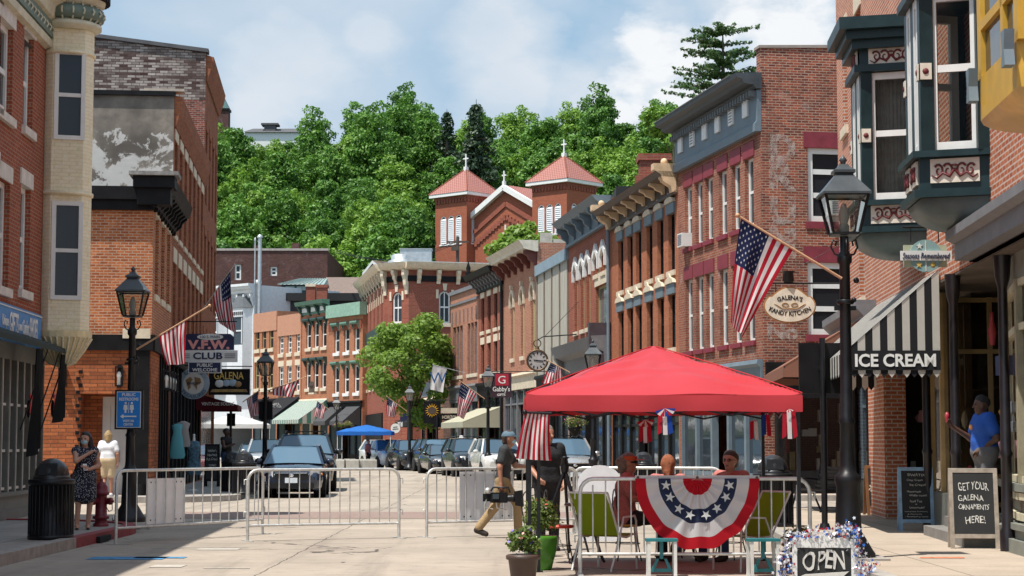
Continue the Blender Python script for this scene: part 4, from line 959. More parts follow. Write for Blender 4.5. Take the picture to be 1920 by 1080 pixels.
def tower(cx, cy, ze, zb, label):
 """cx, cy: the nearest (front right) corner in church coordinates; body runs to -x and +y"""
 W = 4.75; x0, x1, y0, y1 = cx - W, cx, cy, cy + W
 ws = 1.75; K = [W * q for q in (.26, .5, .74)]; zt_ = ze - 2.4
 mb = MB(); ar = [(k - .44, k + .44, zt_ - 3.1, zt_) for k in K]; lo = [(k - .6, k + .6, zt_ - 8.6, zt_ - 5.6) for k in (W * .33, W * .67)]
 mb.M = Matrix.Translation((x0, y0, 0)); mb.wall(0, W, zb, ze, [], .3, 0, ar + lo)
 mb.M = Matrix.Translation((x1, y0, 0)) @ Euler((0, 0, R(90))).to_matrix().to_4x4(); mb.wall(0, W, zb, ze, [], .3, 0, ar)
 mb.M = None; mb.box(x0, x1 - .31, y0 + .31, y1, zb, ze - .01)
 tw = mb.build('tower', B_CH, ch); tw['label'] = label
 for face, lst in (((x0, y0, 0), ar), ((x1, y0, R(90)), ar)):
  for a, b, c, d in lst:
   m = MB(); r = (b - a) / 2; m.box(0, .09, .02, .14, 0, d - c - r); m.box(b - a - .09, b - a, .02, .14, 0, d - c - r); m.cur = 0
   for q in range(13):
    z = .1 + q * (d - c - .35) / 13; hw2 = r - .04 if z < d - c - r else math.sqrt(max(.01, r * r - (z - (d - c - r)) ** 2)) - .03
    m.add([(r - hw2, .02, z), (r + hw2, .02, z), (r + hw2, .14, z + .23), (r - hw2, .14, z + .23)], [(0, 1, 2, 3)], False)
   pts = [(r + (r - .04) * math.cos(R(q)), .06, d - c - r + (r - .04) * math.sin(R(q))) for q in range(0, 181, 20)]; m.tube(pts, .05, 5)
   m.box(-.1, b - a + .1, -.08, .1, -.14, -.003)
   o = m.build('louvre_window', M_lou, tw); o.location = (face[0] + math.cos(face[2]) * a, face[1] + math.sin(face[2]) * a, c); o.rotation_euler = (0, 0, face[2])
 for a, b, c, d in lo:
  m = MB(); m.box(.1, b - a - .1, .2, .22, 0, d - c - .1); m.cur = 1; m.tube([((b - a) / 2 + (b - a) * .33 * math.cos(R(q)), .12, d - c - .62 + (b - a) * .33 * math.sin(R(q))) for q in range(0, 181, 20)], .06, 5); o = m.build('round_window', [M_dg, M_whitep], tw); o.location = (x0 + a, y0, c)
 m = MB()   # corbel table
 for k in range(11):
  f_ = W * (k + .5) / 11
  m.M = Matrix.Translation((x0, y0, 0)); m.prism([(f_ - .14, ze - 1.0), (f_ + .14, ze - 1.0), (f_ + .17, ze - .55), (f_ - .17, ze - .55)], -.12, -.002)
  m.M = Matrix.Translation((x1, y0, 0)) @ Euler((0, 0, R(90))).to_matrix().to_4x4(); m.prism([(f_ - .14, ze - 1.0), (f_ + .14, ze - 1.0), (f_ + .17, ze - .55), (f_ - .17, ze - .55)], -.12, -.002)
 m.M = None; m.box(x0 - .12, x1 + .12, y0 - .12, y1, ze - .548, ze - .3); m.build('corbel_table', B_H, tw)
 m = MB(); e = .5; m.box(x0 - e, x1 + e, y0 - e, y1 + e, ze - .3, ze + .05); m.build('eaves', M_whitep, tw)
 m = MB(); xm, ym = (x0 + x1) / 2, (y0 + y1) / 2; e = .55; zr = ze + 3.0
 m.add([(x0 - e, y0 - e, ze + .052), (x1 + e, y0 - e, ze + .052), (x1 + e, y1 + e, ze + .052), (x0 - e, y1 + e, ze + .052), (xm, ym, zr)], [(0, 1, 4), (1, 2, 4), (2, 3, 4), (3, 0, 4)], False); rfm = m.build('roof', M_ctile, tw)
 m = MB()
 for px_, py_ in ((x0 - e, y0 - e), (x1 + e, y0 - e), (x1 + e, y1 + e)): m.tube([(px_, py_, ze + .08), (xm, ym, zr + .03)], .07, 5)
 m.build('ridge_tiles', B_H, tw)
 m = MB(); m.box(xm - .2, xm + .2, ym - .2, ym + .2, zr - .25, zr + .25); m.box(xm - .06, xm + .06, ym - .06, ym + .06, zr + .25, zr + 1.7); m.box(xm - .36, xm + .36, ym - .05, ym + .05, zr + 1.1, zr + 1.24); m.build('cross', M_whitep, tw)
 return x0, x1, y0, y1
zE = P(875, 360, 201).z; zE2 = P(1063, 336, 191).z
tw1 = tower(0, 0, zE, 8, 'left tower with white louvres'); k2 = cl(c2); tw2 = tower(k2[0], k2[1], zE2, 8, 'right tower with white louvres')
gx0, gx1 = tw1[1] + .0, tw2[0]; gm = (gx0 + gx1) / 2 - .2; gy = max(tw1[2], tw2[2]) + 1.2
zA = P(954, 350, 200).z; zEv = P(893, 402, 202).z
mb = MB(); mb.prism([(gx0, 8), (gx1, 8), (gx1, zEv + .4), (gm, zA - .5), (gx0, zEv)], gy, gy + 26); mb.build('nave_wall', B_CH, ch)
mb = MB()
for sgn, xe in ((-1, gx0 - .2), (1, gx1 + .2)):
 mb.add([(gm, gy - .5, zA), (xe, gy - .5, zEv), (xe, gy + 26, zEv), (gm, gy + 26, zA)], [(0, 1, 2, 3)], False)
mb.build('roof', M_ctile, ch)
mb = MB()
for xe in (gx0 - .2, gx1 + .2): mb.bar((gm, gy - .35, zA - .3), (xe, gy - .35, zEv - .3), .5, .55)
mb.box(gm - .15, gm + .15, gy - .5, gy - .2, zA - .2, zA + .4); mb.box(gm - .07, gm + .07, gy - .4, gy - .28, zA + .4, zA + 1.5); mb.box(gm - .28, gm + .28, gy - .4, gy - .28, zA + .95, zA + 1.1); mb.build('gable_coping', M_whitep, ch)
mb = MB()
for sgn in (-1, 1):
 xe = gx0 if sgn < 0 else gx1
 for k in range(11):
  f_ = (k + .3) / 11; x = gm + (xe - gm) * f_; z = zA - 3.0 + (zEv - zA) * f_; mb.prism([(x - .18, z - .75), (x + .18, z - .75), (x + .26, z - .2), (x - .26, z - .2)], gy - .14, gy - .002)
 mb.bar((gm, gy - .08, zA - 2.0), (xe, gy - .08, zEv - 2.0), .14, .5)
mb.build('corbel_table', B_H, ch)
mb = MB(); mb.box(gm - .13, gm + .13, gy - .16, gy - .002, zA - 7.1, zA - 4.3); mb.box(gm - .55, gm + .55, gy - .15, gy - .003, zA - 5.4, zA - 5.1); mb.build('wall_cross', M_cream, ch)
mb = MB(); mb.tube([(gm + 1.3 * math.cos(R(q)), gy - .05, zA - 11.5 + 1.3 * math.sin(R(q))) for q in range(0, 360, 20)], .16, 6, True); mb.build('rose_window', M_whitep, ch)
# utility pole and lines by the church
a = P(858, 480, 150); mb = MB(); mb.tube([(a.x, 150, 9), (a.x, 150, P(858, 443, 150).z)], .13, 8); mb.box(a.x - .9, a.x + .9, 149.9, 150.1, P(0, 455, 150).z, P(0, 452, 150).z); mb.box(a.x - .5, a.x + .1, 149.7, 150.1, P(0, 470, 150).z, P(0, 462, 150).z)
up = mb.build('utility_pole', mat('pole_wood', (.07, .05, .04), .9)); tag(up, 'dark wooden utility pole with crossarm in front of the church', 'utility pole')
mb = MB()
for k in range(3):
 p0 = P(630, 474 - k * 3, 165); p1 = P(858, 449 + k * 4, 150); mb.tube([p0.lerp(p1, q / 12) - Vector((0, 0, 1.1 * math.sin(math.pi * q / 12))) for q in range(13)], .022, 4)
o = mb.build('overhead_wires', M_black); tag(o, 'thin overhead wires strung from the utility pole across the trees', 'wires')
# house and spire on the hill top behind the left row
a = P(517, 232, 300); o = thing('hilltop_house', 'white house with a grey cupola peeking over the hilltop trees', 'house', (a.x, 300, 0)); zt = P(500, 238, 300).z
mb = MB(); mb.box(-5, 4, 0, 8, 25, zt - .8); mb.build('wall', M_whitep, o)
mb = MB(); mb.add([(-5.4, -.4, zt - .9), (4.4, -.4, zt - .9), (3.2, 4, zt + .4), (-4.2, 4, zt + .4)], [(0, 1, 2, 3)], False); mb.build('roof', M_roofgrey, o)
mb = MB(); mb.box(-2, -.2, 1, 3, zt - .5, zt + .5); mb.box(-2.5, .3, .8, 3.3, zt + .5, zt + .8); mb.build('cupola', M_roofgrey, o)
a = P(417, 232, 285); o = thing('distant_steeple', 'small distant brick steeple with a teal pointed roof above the left row', 'steeple', (a.x, 285, 0)); ze = P(417, 203, 285).z
mb = MB(); mb.box(-1.1, .9, 0, 2, 12, ze - .35); mb.build('wall', B_D, o); mb = MB(); mb.box(-1.25, 1.05, -.15, 2.15, ze - .35, ze); mb.build('eaves', M_blackp, o)
mb = MB(); zt = P(417, 140, 285).z; mb.add([(-1.2, -.1, ze), (1, -.1, ze), (1, 2, ze), (-1.2, 2, ze), (-1.6, 1, zt)], [(0, 1, 4), (1, 2, 4), (2, 3, 4), (3, 0, 4)], False); mb.build('spire', mat('teal_copper', (.06, .14, .14), .6), o)
# ============================================================ LEFT ROW BEYOND THE CROSS STREET
def lrow(Y): return (LX(Y), Y)
def ltop(px, py, Y): return P(px, py, Y).z
# front corner block (two storeys) with modern ground floor
fr = Frame(lrow(50), lrow(56)); L = fr.L; DJ = 16
rj = root_of('brick_corner_building', 'orange brick corner building with black cornice, lanterns and a white door', fr)
fz = ltop(285, 628, 50); zc = ltop(285, 352, 50)
# front wall facing the cross street is the building's left side: frame from far left to the corner
front = Frame((LX(50) - DJ, 50 - DJ * .097), (LX(50), 50)) if False else Frame((LX(50) + fr.n.x * DJ, 50 + fr.n.y * DJ), (LX(50), 50))
xd0, xd1 = front.hit(183, 850)[0], front.hit(236, 850)[0]; xr0 = front.hit(150, 800)[0]; xr1 = front.hit(262, 800)[0]
zd = front.hit(200, 760)[1]; zr = front.hit(200, 738)[1]
stJ = dict(id='J', frame=M_blackp, fw=.08, lintel=('flat', M_cream), lh=.4, sill=(M_cream, .18, .05))
xs = [L * q for q in (.2, .5, .8)]; zw1, zw0 = fr.hit(300, 415)[1], fr.hit(300, 560)[1]
shell(rj, L, zc, DJ, B_J, [(x - .5, x + .5, zw0, zw1) for x in xs], z0=fz, roof=True)
for x in xs: window(rj, x - .5, x + .5, zw0, zw1, stJ)
def onfront(o): o.location = (0, DJ, 0); o.rotation_euler = (0, 0, R(-90)); return o
mb = MB(); mb.wall(0, DJ, 0, fz - .42, [(xr0, xr1, .0, zr)], .9); mb.wall(xr0, xr1, 0, zr, [(xd0, xd1, .13, zd + .25)], .25, .9)
mb.M = Matrix.Translation((DJ, 0, 0)) @ Euler((0, 0, R(90))).to_matrix().to_4x4(); sl_ = [(.55 + .52 * k, .68 + .52 * k, 1.2, 3.1) for k in range(3)]
mb.wall(0, 2.4, 0, fz - .42, sl_, .12)
onfront(mb.build('ground_floor_wall', B_JG, rj))
mb = MB(); mb.wall(xd0, xd1, .13, zd + .25, [(xd0 + .2, xd1 - .2, .25, zd)], .1, .96); dfr = onfront(mb.build('door_frame', M_whitep, rj))
mb = MB(); mb.wall(xd0 + .2, xd1 - .2, .25, zd, [(xd0 + .35, xd1 - .35, 1.15, zd - .25)], .05, 1.03); dr = onfront(mb.build('door', M_whitep, rj))
mb = MB(); mb.box(xd0 + .35, xd1 - .35, 1.06, 1.07, 1.15, zd - .25); q = mb.build('pane', M_dgb, dr)
mb = MB(); mb.box(xd0 + .75, xd1 - .42, 1.02, 1.028, zd - 1.15, zd - .4); mb.build('paper_notice', M_whitep, dr)
mb = MB(); mb.tube([(xd1 - .27, 1.0, 1.0), (xd1 - .27, .96, 1.02), (xd1 - .27, .96, 1.3), (xd1 - .27, 1.0, 1.32)], .012, 6); mb.build('handle', M_tin, dr)
mb = MB(); mb.box(-.06, DJ + .06, -.1, .2, fz - .42, fz); onfront(mb.build('fascia_band', M_blackp, rj))
mb = MB(); mb.box(-.02, L + .02, -.1, .2, fz - .421, fz - .001); mb.build('shop_fascia', M_blackp, rj)
xc = front.hit(268, 800)[0]; mb = MB(); mb.box(DJ - .42, DJ - .03, -.06, -.002, .13, fz - .423); mb.lathe([(.12, 0), (.1, .3)], (DJ - .2, -.1, .13), 8); onfront(mb.build('corner_column', M_blackp, rj))
mb = MB(); mb.box(DJ - .75, DJ - .02, -.12, -.101, fz - .1, fz + .16); onfront(mb.build('stone_block', M_cream, rj))
mb = MB()   # zig-zag brick corner of the porch
for k in range(18): mb.box(xr0 - .12 + (.06 if k % 2 else 0), xr0 - .02 + (.06 if k % 2 else 0), -.03, -.002, .3 + k * .18, .39 + k * .18)
onfront(mb.build('brick_quoins', M_blackp, rj))
mb = MB(); mb.box(.1, DJ + .05, -.28, .2, zc - .35, zc); mb.box(.1, DJ + .02, -.16, .2, zc - .62, zc - .35); onfront(mb.build('cornice', M_blackp, rj))
mb = MB(); mb.prismx([(.02, zc - .55), (-.12, zc - .55), (-.2, zc - .25), (-.5, zc - .1), (-.6, zc + .2), (.02, zc + .32)][::-1], -.35, L + .0); rc2 = mb.build('street_cornice', M_blackp, rj)
bq = MB(); bq.prismx(brk(.45, zc - .05, .6), -.06, .06); me = bq.mesh('bracket', M_blackp)
for k in range(9): o = link('bracket', me, rc2); o.location = (.1 + (L - .2) * k / 8, 0, 0)
mb = MB(); mb.box(-.55, .3, -.6, .5, zc - .05, zc + .26); mb.box(-.42, .25, -.48, .4, zc - .5, zc - .05); mb.cur = 1; mb.prismz([(-.68, -.7), (.35, -.7), (.35, .6), (-.68, .6)], zc + .26, zc + .36); mb.build('corner_block', [M_blackp, mat('weathered_cap', (.2, .19, .18), .8, var=.5, scale=7)], rj)
# shop on the street side
mb = MB()
for k in range(5): x = 2.5 + (L - 2.7) * k / 4; mb.box(x - .07, x + .07, .02, .2, .13, fz - .42)
mb.box(2.45, L, .05, .17, .13, .7); sf = mb.build('shopfront', M_blackp, rj); mb = MB(); mb.box(2.5, L, .1, .12, .7, fz - .42); mb.build('pane', M_dgb, sf)
mb = MB(); mb.box(2.42, 2.48, .0, .9, .1, fz - .43); mb.build('wall_return', B_JG, rj)
# stuccoed upper block
fr = Frame(lrow(56.02), lrow(69.6)); L = fr.L; zt = ltop(321, 182, 56)
rk = root_of('stuccoed_building', 'tall brick building with peeling grey stucco on its bare side wall', fr)
zw1, zw0 = fr.hit(350, 305)[1], fr.hit(350, 470)[1]; zv1, zv0 = fr.hit(350, 520)[1], fr.hit(350, 640)[1]
n = 7; xs = [L * (k + .5) / n for k in range(n)]
stK = dict(id='K', frame=M_olive, fw=.07, lintel=('flat', M_cream), lh=.45, sill=(M_cream, .15, .05))
shell(rk, L, zt, 15, B_J2, [(x - .5, x + .5, a, b) for x in xs for a, b in ((zw0, zw1), (zv0, zv1))] + [(.15, L - .1, .15, 4.2)])
for x in xs: window(rk, x - .5, x + .5, zw0, zw1, stK); window(rk, x - .5, x + .5, zv0, zv1, stK)
mm, t = new_mat('peeling_stucco'); tcx = t.n('ShaderNodeTexCoord').outputs['Object']
n1 = t.noise(tcx, 1.0, 10, .68, .4); n2 = t.noise(tcx, 3.5, 7, .65); spz = t.n('ShaderNodeSeparateXYZ', {0: tcx}).outputs[2]
cc = t.mix(t.ramp(n2, [(.35, g(0)), (.7, g(1))]), (.30, .26, .215, 1), (.18, .15, .125, 1))
cc = t.mix(t.ramp(t.noise(tcx, .55, 4, .5), [(.4, g(0)), (.62, g(1))]), cc, (.10, .085, .072, 1))
wh = t.math('MULTIPLY', t.ramp(n1, [(.47, g(0)), (.5, g(1))]), t.ramp(spz, [(.0, g(0)), (.001, g(1))]))
low = t.math('LESS_THAN', t.math('ADD', spz, t.math('MULTIPLY', t.math('SUBTRACT', t.noise(tcx, 1.7, 6, .6), .5), 2.6)), zt - 1.3)
cc = t.mix(t.math('MULTIPLY', wh, t.math('MULTIPLY', low, .9)), cc, t.mix(n2, (.44, .42, .39, 1), (.6, .58, .55, 1)))
bs = t.n('ShaderNodeBsdfPrincipled', {'Base Color': cc, 'Roughness': .95}); t.t.links.new(t.n('ShaderNodeBump', {'Strength': .6, 'Distance': .03, 'Height': n1}).outputs[0], bs.inputs['Normal']); t.n('ShaderNodeOutputMaterial', {0: bs.outputs[0]})
mb = MB(); mb.box(-.05, -.002, .0, 15, zc, zt + .02); mb.build('stucco_side', mm, rk)
mb = MB(); mb.box(-.15, .3, -.02, 15, zt + .02, zt + .16); mb.cur = 1; mb.box(-.12, .35, -.3, .9, zt + .16, zt + .24); mb.build('roof_edge', [M_blackp, mat('bent_flashing', (.4, .33, .27), .5, .3)], rk)
cornice(rk, 0, L, [(.02, zt - .9), (-.06, zt - .9), (-.2, zt - .4), (-.24, zt + .02), (.02, zt + .05)][::-1], B_J2, name='brick_cornice', brackets=26, bprof=[(0, zt - .8), (0, zt - .35), (-.16, zt - .35), (-.16, zt - .55)][::-1], bm=B_J2, bw=.16)
mb = MB()
for k in range(10): x = .2 + (L - .4) * k / 9; mb.box(x - .08, x + .08, .02, .24, .13, 3.9)
mb.box(.2, L - .2, .05, .2, .13, .6); mb.box(.2, L - .2, -.05, .2, 3.9, 4.5); sf = mb.build('shopfront', M_blackp, rk); mb = MB(); mb.box(.2, L - .2, .1, .12, .6, 3.9); mb.build('pane', M_dgb, sf)
# tallest block
fr = Frame(lrow(69.62), lrow(77.5)); L = fr.L; zt = ltop(379, 102, 69.6)
rl = root_of('tall_brick_building', 'tallest sooty brick building with a patched bare side wall', fr)
n = 4; xs = [L * (k + .5) / n for k in range(n)]; rows = [(zt - 5.6, zt - 2.8), (zt - 9.4, zt - 6.8), (zt - 13, zt - 10.6)]
stL = dict(id='L', frame=M_blackp, fw=.07, lintel=('flat', B_J2), lh=.35)
shell(rl, L, zt, 22, B_J2, [(x - .5, x + .5, a, b) for x in xs for a, b in rows] + [(.15, L - .15, .2, 3.8)])
for x in xs:
 for a, b in rows: window(rl, x - .5, x + .5, a, b, stL)
mb = MB(); mb.prismx([(.0, zt - 7), (22, zt - 7), (22, zt + 2.6), (.0, zt + .05)], -.05, -.002); mb.build('sooty_side', B_J3, rl); mb = MB(); mb.prismx([(.0, zt - 1.75), (6, zt - 1.6), (7, zt - 1.9), (22, zt - 1.5), (22, zt + 2.58), (.0, zt + .04)], -.056, -.0505); mb.build('limewashed_band', brick('brick_limewashed', (.42, .37, .34), (.05, .026, .024), (.10, .06, .05), soot=.55, bw=.3, rh=.1), rl)
mb = MB(); mb.prismx([(-.1, zt + .06), (22, zt + 2.62), (22, zt + 2.75), (-.1, zt + .2)], -.15, .4); mb.build('coping', M_roofgrey, rl)
cornice(rl, 0, L, [(.02, zt - 1.0), (-.06, zt - 1.0), (-.25, zt - .4), (-.3, zt - .1), (.02, zt)][::-1], B_J2, name='brick_cornice')
mb = MB(); mb.box(.2, L - .2, .06, .1, .2, 3.8); mb.build('shop_window', M_dgb, rl)
mb = MB(); a = P(388, 105, 71); mb.M = T((a.x, 71, 0)); zz = P(388, 130, 71).z; mb.tube([(0, 0, zz - .6), (0, 0, zz + .55)], .015, 5); mb.bar((-.3, 0, zz + .1), (.28, 0, zz + .1), .015, .02); mb.box(.2, .34, -.01, .01, zz + .05, zz + .15); mb.tube([(-.1, 0, zz + .4), (.1, 0, zz + .4)], .01, 4)
tag(mb.build('weathervane', M_black), 'thin iron weathervane on the tallest brick building', 'weathervane')

# ============================================================ NEAR LEFT BUILDING WITH THE ROUND CORNER ORIEL
slope = -.051; XT = lambda Y: -9.36 + slope * (Y - 37)
Y0, Y1 = 12.0, 37.6
fr = Frame((XT(Y0), Y0), (XT(Y1), Y1)); L = fr.L
rt = root_of('oriel_building', 'red brick corner building with a rounded cream brick oriel and green bracketed cornice', fr)
ztT = fr.hit(60, 62)[1] + .0
win = []
for a, b in ((-6, 22), (43, 61)):
 for (yt, yb) in (((38, 213), (338, 540)) if a < 0 else ((62, 243), (352, 548))):
  win.append((fr.hit(a, 200)[0], fr.hit(b, 200)[0], fr.hit((a + b) / 2, yb)[1], fr.hit((a + b) / 2, yt)[1]))
# the same windows go on along the facade towards the camera
for k in range(1, 7): win += [(a - 2.9 * k, b - 2.9 * k, c, d) for a, b, c, d in win[:4]]
stT = dict(id='T', frame=M_whitep, fw=.11, sill=(mat('white_stone', (.6, .55, .5), .8), .16, .08), lintel=('flat', mat('white_stone', (.6, .55, .5), .8)), lh=.3, rec=.1, glass=M_dg)
zs = 3.45
shell(rt, L, ztT, 16, B_T, win, z0=zs + .0)
for h_ in win: window(rt, *h_, stT)
# oriel: a rounded column of cream painted brick
M_crb2 = brick('cream_painted_brick', (.86, .78, .56), (.82, .73, .52), (.90, .80, .58), soot=.12, sootcol=(.3, .26, .2))
ctr = P(121, 400, 37.4); oc = Vector((ctr.x, ctr.y)); ro = (P(168, 400, 37.4).x - P(70, 400, 37.4).x) / 2
lo = (Vector((oc.x, oc.y, 0)) - fr.A); ocx, ocy = lo.dot(fr.u), lo.dot(fr.n)
z0o = P(120, 628, 37.4).z; z1o = P(120, 62, 37.4).z
NS = 10
def oct(r, k): a = R(-90) + 2 * math.pi * (k) / NS; return (ocx + r * math.cos(a), ocy + r * math.sin(a))
# direction of the panel that faces the camera: local angle
cam_l = Vector((-ctr.x, -ctr.y, 0)); angc = math.atan2(cam_l.dot(fr.n), cam_l.dot(fr.u)) + R(4)
wzs = [(P(120, 262, 37).z, P(120, 95, 37).z), (P(120, 562, 37).z, P(120, 378, 37).z)]
ori = thing('oriel', None, None); ori.parent = rt
bpy.data.objects.remove(ori)
def panel(a, half, z0, z1, holes, m):
 mb = MB(); r = ro; w_ = 2 * r * math.sin(half)
 p = (ocx + r * math.cos(a - half) , ocy + r * math.sin(a - half))
 mb.M = Matrix.Translation((p[0], p[1], 0)) @ Euler((0, 0, a + R(90))).to_matrix().to_4x4()
 mb.wall(0, w_, z0, z1, holes, .12); return mb, w_, p
half = R(36)
mbw, w_, p0 = panel(angc, half, z0o, z1o, [], None)
hw = (P(160, 400, 37.4).x - P(103, 400, 37.4).x) / 2; off = w_ / 2 + .03
hl = [(off - hw, off + hw, a, b) for a, b in wzs]
mbw, w_, p0 = panel(angc, half, z0o, z1o, hl, None)
# the rest of the ring as curved brick
K = 26; vs = []; fs = []
for i in range(K + 1):
 a = angc + half + (2 * math.pi - 2 * half) * i / K
 vs += [(ocx + ro * math.cos(a), ocy + ro * math.sin(a), z0o), (ocx + ro * math.cos(a), ocy + ro * math.sin(a), z1o)]
for i in range(K): fs.append((2 * i, 2 * i + 2, 2 * i + 3, 2 * i + 1))
mbw.M = None; mbw.add(vs, fs, True); ori = mbw.build('oriel', M_crb2, rt)
stO = dict(id='O', frame=M_whitep, fw=.085, rec=-.03, glass=M_dg)
for h_ in hl:
 o = window(rt, *h_, stO, face=(p0[0], p0[1], angc + R(90))); o.parent = ori
mb = MB()
for zq in (P(0, 105, 37.4).z + .0, P(0, 366, 37.4).z, z0o + .02): mb.lathe([(ro + .002, -.04), (ro + .035, -.03), (ro + .035, .03), (ro + .002, .04)], (ocx, ocy, zq), 40)
mb.build('string_course', M_crb2, ori)
mb = MB(); pr = [(ro * .12, -.62), (ro * .5, -.55), (ro * .85, -.3), (ro + .06, -.06), (ro + .06, .06), (ro, .07)]
mb.lathe(pr, (ocx, ocy, z0o), 26, False); mb.build('ribbed_base', mat('cream_corbel_paint', (.70, .58, .34), .6), ori); mb = MB()
for k in range(30): a = 2 * math.pi * k / 30; mb.tube([(ocx + r_ * math.cos(a), ocy + r_ * math.sin(a), z0o + z_ - .01) for r_, z_ in pr[:4]], .022, 4)
mb.build('ribs', M_crb2, ori)['kind'] = 'stuff'
M_tg = mat('sage_green_paint', (.13, .18, .145), .55, var=.15); M_tc = mat('cream_trim_paint', (.58, .54, .40), .55)
mb = MB(); mb.lathe([(ro + .02, 0), (ro + .14, .06), (ro + .14, .14), (ro + .05, .18), (ro + .05, .5), (ro + .2, .56), (ro + .24, .78), (ro + .42, .9), (ro + .46, 1.02), (ro + .5, 1.2), (ro * .3, 1.25)], (ocx, ocy, z1o), 40); cr = mb.build('oriel_cornice', M_tc, ori)
mb = MB(); mb.lathe([(ro + .06, .19), (ro + .18, .24), (ro + .18, .44), (ro + .06, .49)], (ocx, ocy, z1o), 40); mb.build('green_frieze', M_tg, cr)
mb = MB()
for k in range(20): a = 2 * math.pi * k / 20; mb.tube([(ocx + (ro + .08) * math.cos(a), ocy + (ro + .08) * math.sin(a), z1o + .16), (ocx + (ro + .21) * math.cos(a), ocy + (ro + .21) * math.sin(a), z1o + .34), (ocx + (ro + .09) * math.cos(a), ocy + (ro + .09) * math.sin(a), z1o + .52)], .022, 5)
mb.build('frieze_ribs', M_tc, cr)
mb = MB()
for k in range(46): a = 2 * math.pi * k / 46; mb.M = Matrix.Translation((ocx + (ro + .245) * math.cos(a), ocy + (ro + .245) * math.sin(a), z1o + .68)) @ Euler((0, 0, a)).to_matrix().to_4x4(); mb.box(-.02, .06, -.03, .03, -.07, .07)
mb.M = None; mb.build('dentils', M_blackp, cr)
# street cornice in line with the oriel's
mb = MB(); mb.prismx([(.05, ztT - .05), (-.12, ztT), (-.14, ztT + .14), (-.05, ztT + .18), (-.05, ztT + .5), (-.2, ztT + .56), (-.24, ztT + .78), (-.42, ztT + .9), (-.5, ztT + 1.2), (.05, ztT + 1.25)][::-1], 0, ocx - ro * .6); cs = mb.build('street_cornice', M_tc, rt)
mb = MB(); mb.box(0, ocx - ro * .6, -.15, -.052, ztT + .19, ztT + .49); mb.build('green_frieze', M_tg, cs)
mb = MB()
for k in range(60): x = ocx - ro - k * .3; mb.tube([(x, -.07, ztT + .17), (x, -.18, ztT + .34), (x, -.07, ztT + .51)], .022, 4)
mb.build('frieze_ribs', M_tc, cs)
# ground-floor shop
M_shopg = mat('grey_green_shop_paint', (.17, .17, .15), .6, var=.2); M_mun = mat('offwhite_mullion', (.72, .70, .64), .6)
xe = L - .12; mb = MB(); mb.box(0, xe, -.06, .3, .12, .3); mb.box(0, xe, .0, .3, .3, .55); mb.box(0, xe, -.06, .26, .55, .62); mb.box(0, xe, .02, .3, 3.05, zs - .01)
for k in range(18): x = xe - .06 - k * .62; mb.box(x - .05, x + .05, .0, .2, .62, 3.05)
sf = mb.build('shopfront', M_shopg, rt)
mb = MB()
for k in range(18):
 x = xe - .06 - k * .62
 mb.box(x - .62 + .28, x - .62 + .32, .05, .13, .62, 3.05)
 for z in (.66, 1.35, 2.2): mb.box(x - .57, x - .05, .051, .129, z, z + .05)
mb.build('mullions', M_mun, sf)
mb = MB(); mb.add([(0, .1, .62), (xe, .1, .62), (xe, .1, 3.05), (0, .1, 3.05)], [(0, 1, 2, 3)], False); mb.build('pane', glass('left_shop_glass', (.45, .47, .47), 0, .02, 1.38), sf)
mb = MB(); mb.box(xe - .1, xe, .0, 6, .12, zs - .01); mb.build('side_wall', M_shopg, rt)
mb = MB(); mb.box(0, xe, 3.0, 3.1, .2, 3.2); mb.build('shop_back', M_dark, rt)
mb = MB()
rn = random.Random(3)
for k in range(26):
 x = xe - .4 - k * .42; z = .62; h_ = rn.uniform(.2, .9); mb.cur = k % 4; mb.lathe([(.12, 0), (.16, h_ * .4), (.07, h_ * .8), (.09, h_), (0, h_ + .02)], (x, rn.uniform(.5, 1.3), z), 8)
mb.build('window_display', [M_whitep, mat('display_red', (.3, .04, .04), .6), mat('display_green', (.1, .2, .1), .6), mat('display_blue', (.15, .25, .4), .6)], rt)['kind'] = 'stuff'
# blue shop sign
x0, x1 = fr.hit(-60, 610)[0], fr.hit(64, 610)[0]; zb, zt_ = fr.hit(30, 645)[1], fr.hit(30, 578)[1]
sg = thing('shop_sign', 'blue shop sign reading gifts and comfort shoes on the left brick building', 'sign', fr.w((x0 + x1) / 2, -.06, (zb + zt_) / 2), fr.rz)
wq, hq = (x1 - x0) + .6, zt_ - zb; mb = MB(); mb.box(-wq / 2, wq / 2, -.02, .05, -hq / 2, hq / 2); mb.build('board', mat('sign_blue', (.05, .20, .50), .5, c2=(.08, .28, .6)), sg)
mb = MB()
for z in (-hq / 2 + .03, hq / 2 - .05): mb.box(-wq / 2, wq / 2, -.035, -.021, z, z + .02)
mb.build('border', M_whitep, sg)
for s, xx, ww, hh in (('Unique', -1.5, .5, .26), ('GIFTS', -.78, .75, .42), ('and', -.2, .26, .18), ('Comfort', .28, .56, .28), ('SHOES', .98, .72, .44)):
 text(sg, s, ww, hh, M_whitep, (wq / 2 - 1.75 + xx, -.03, -.0), bold=.015)
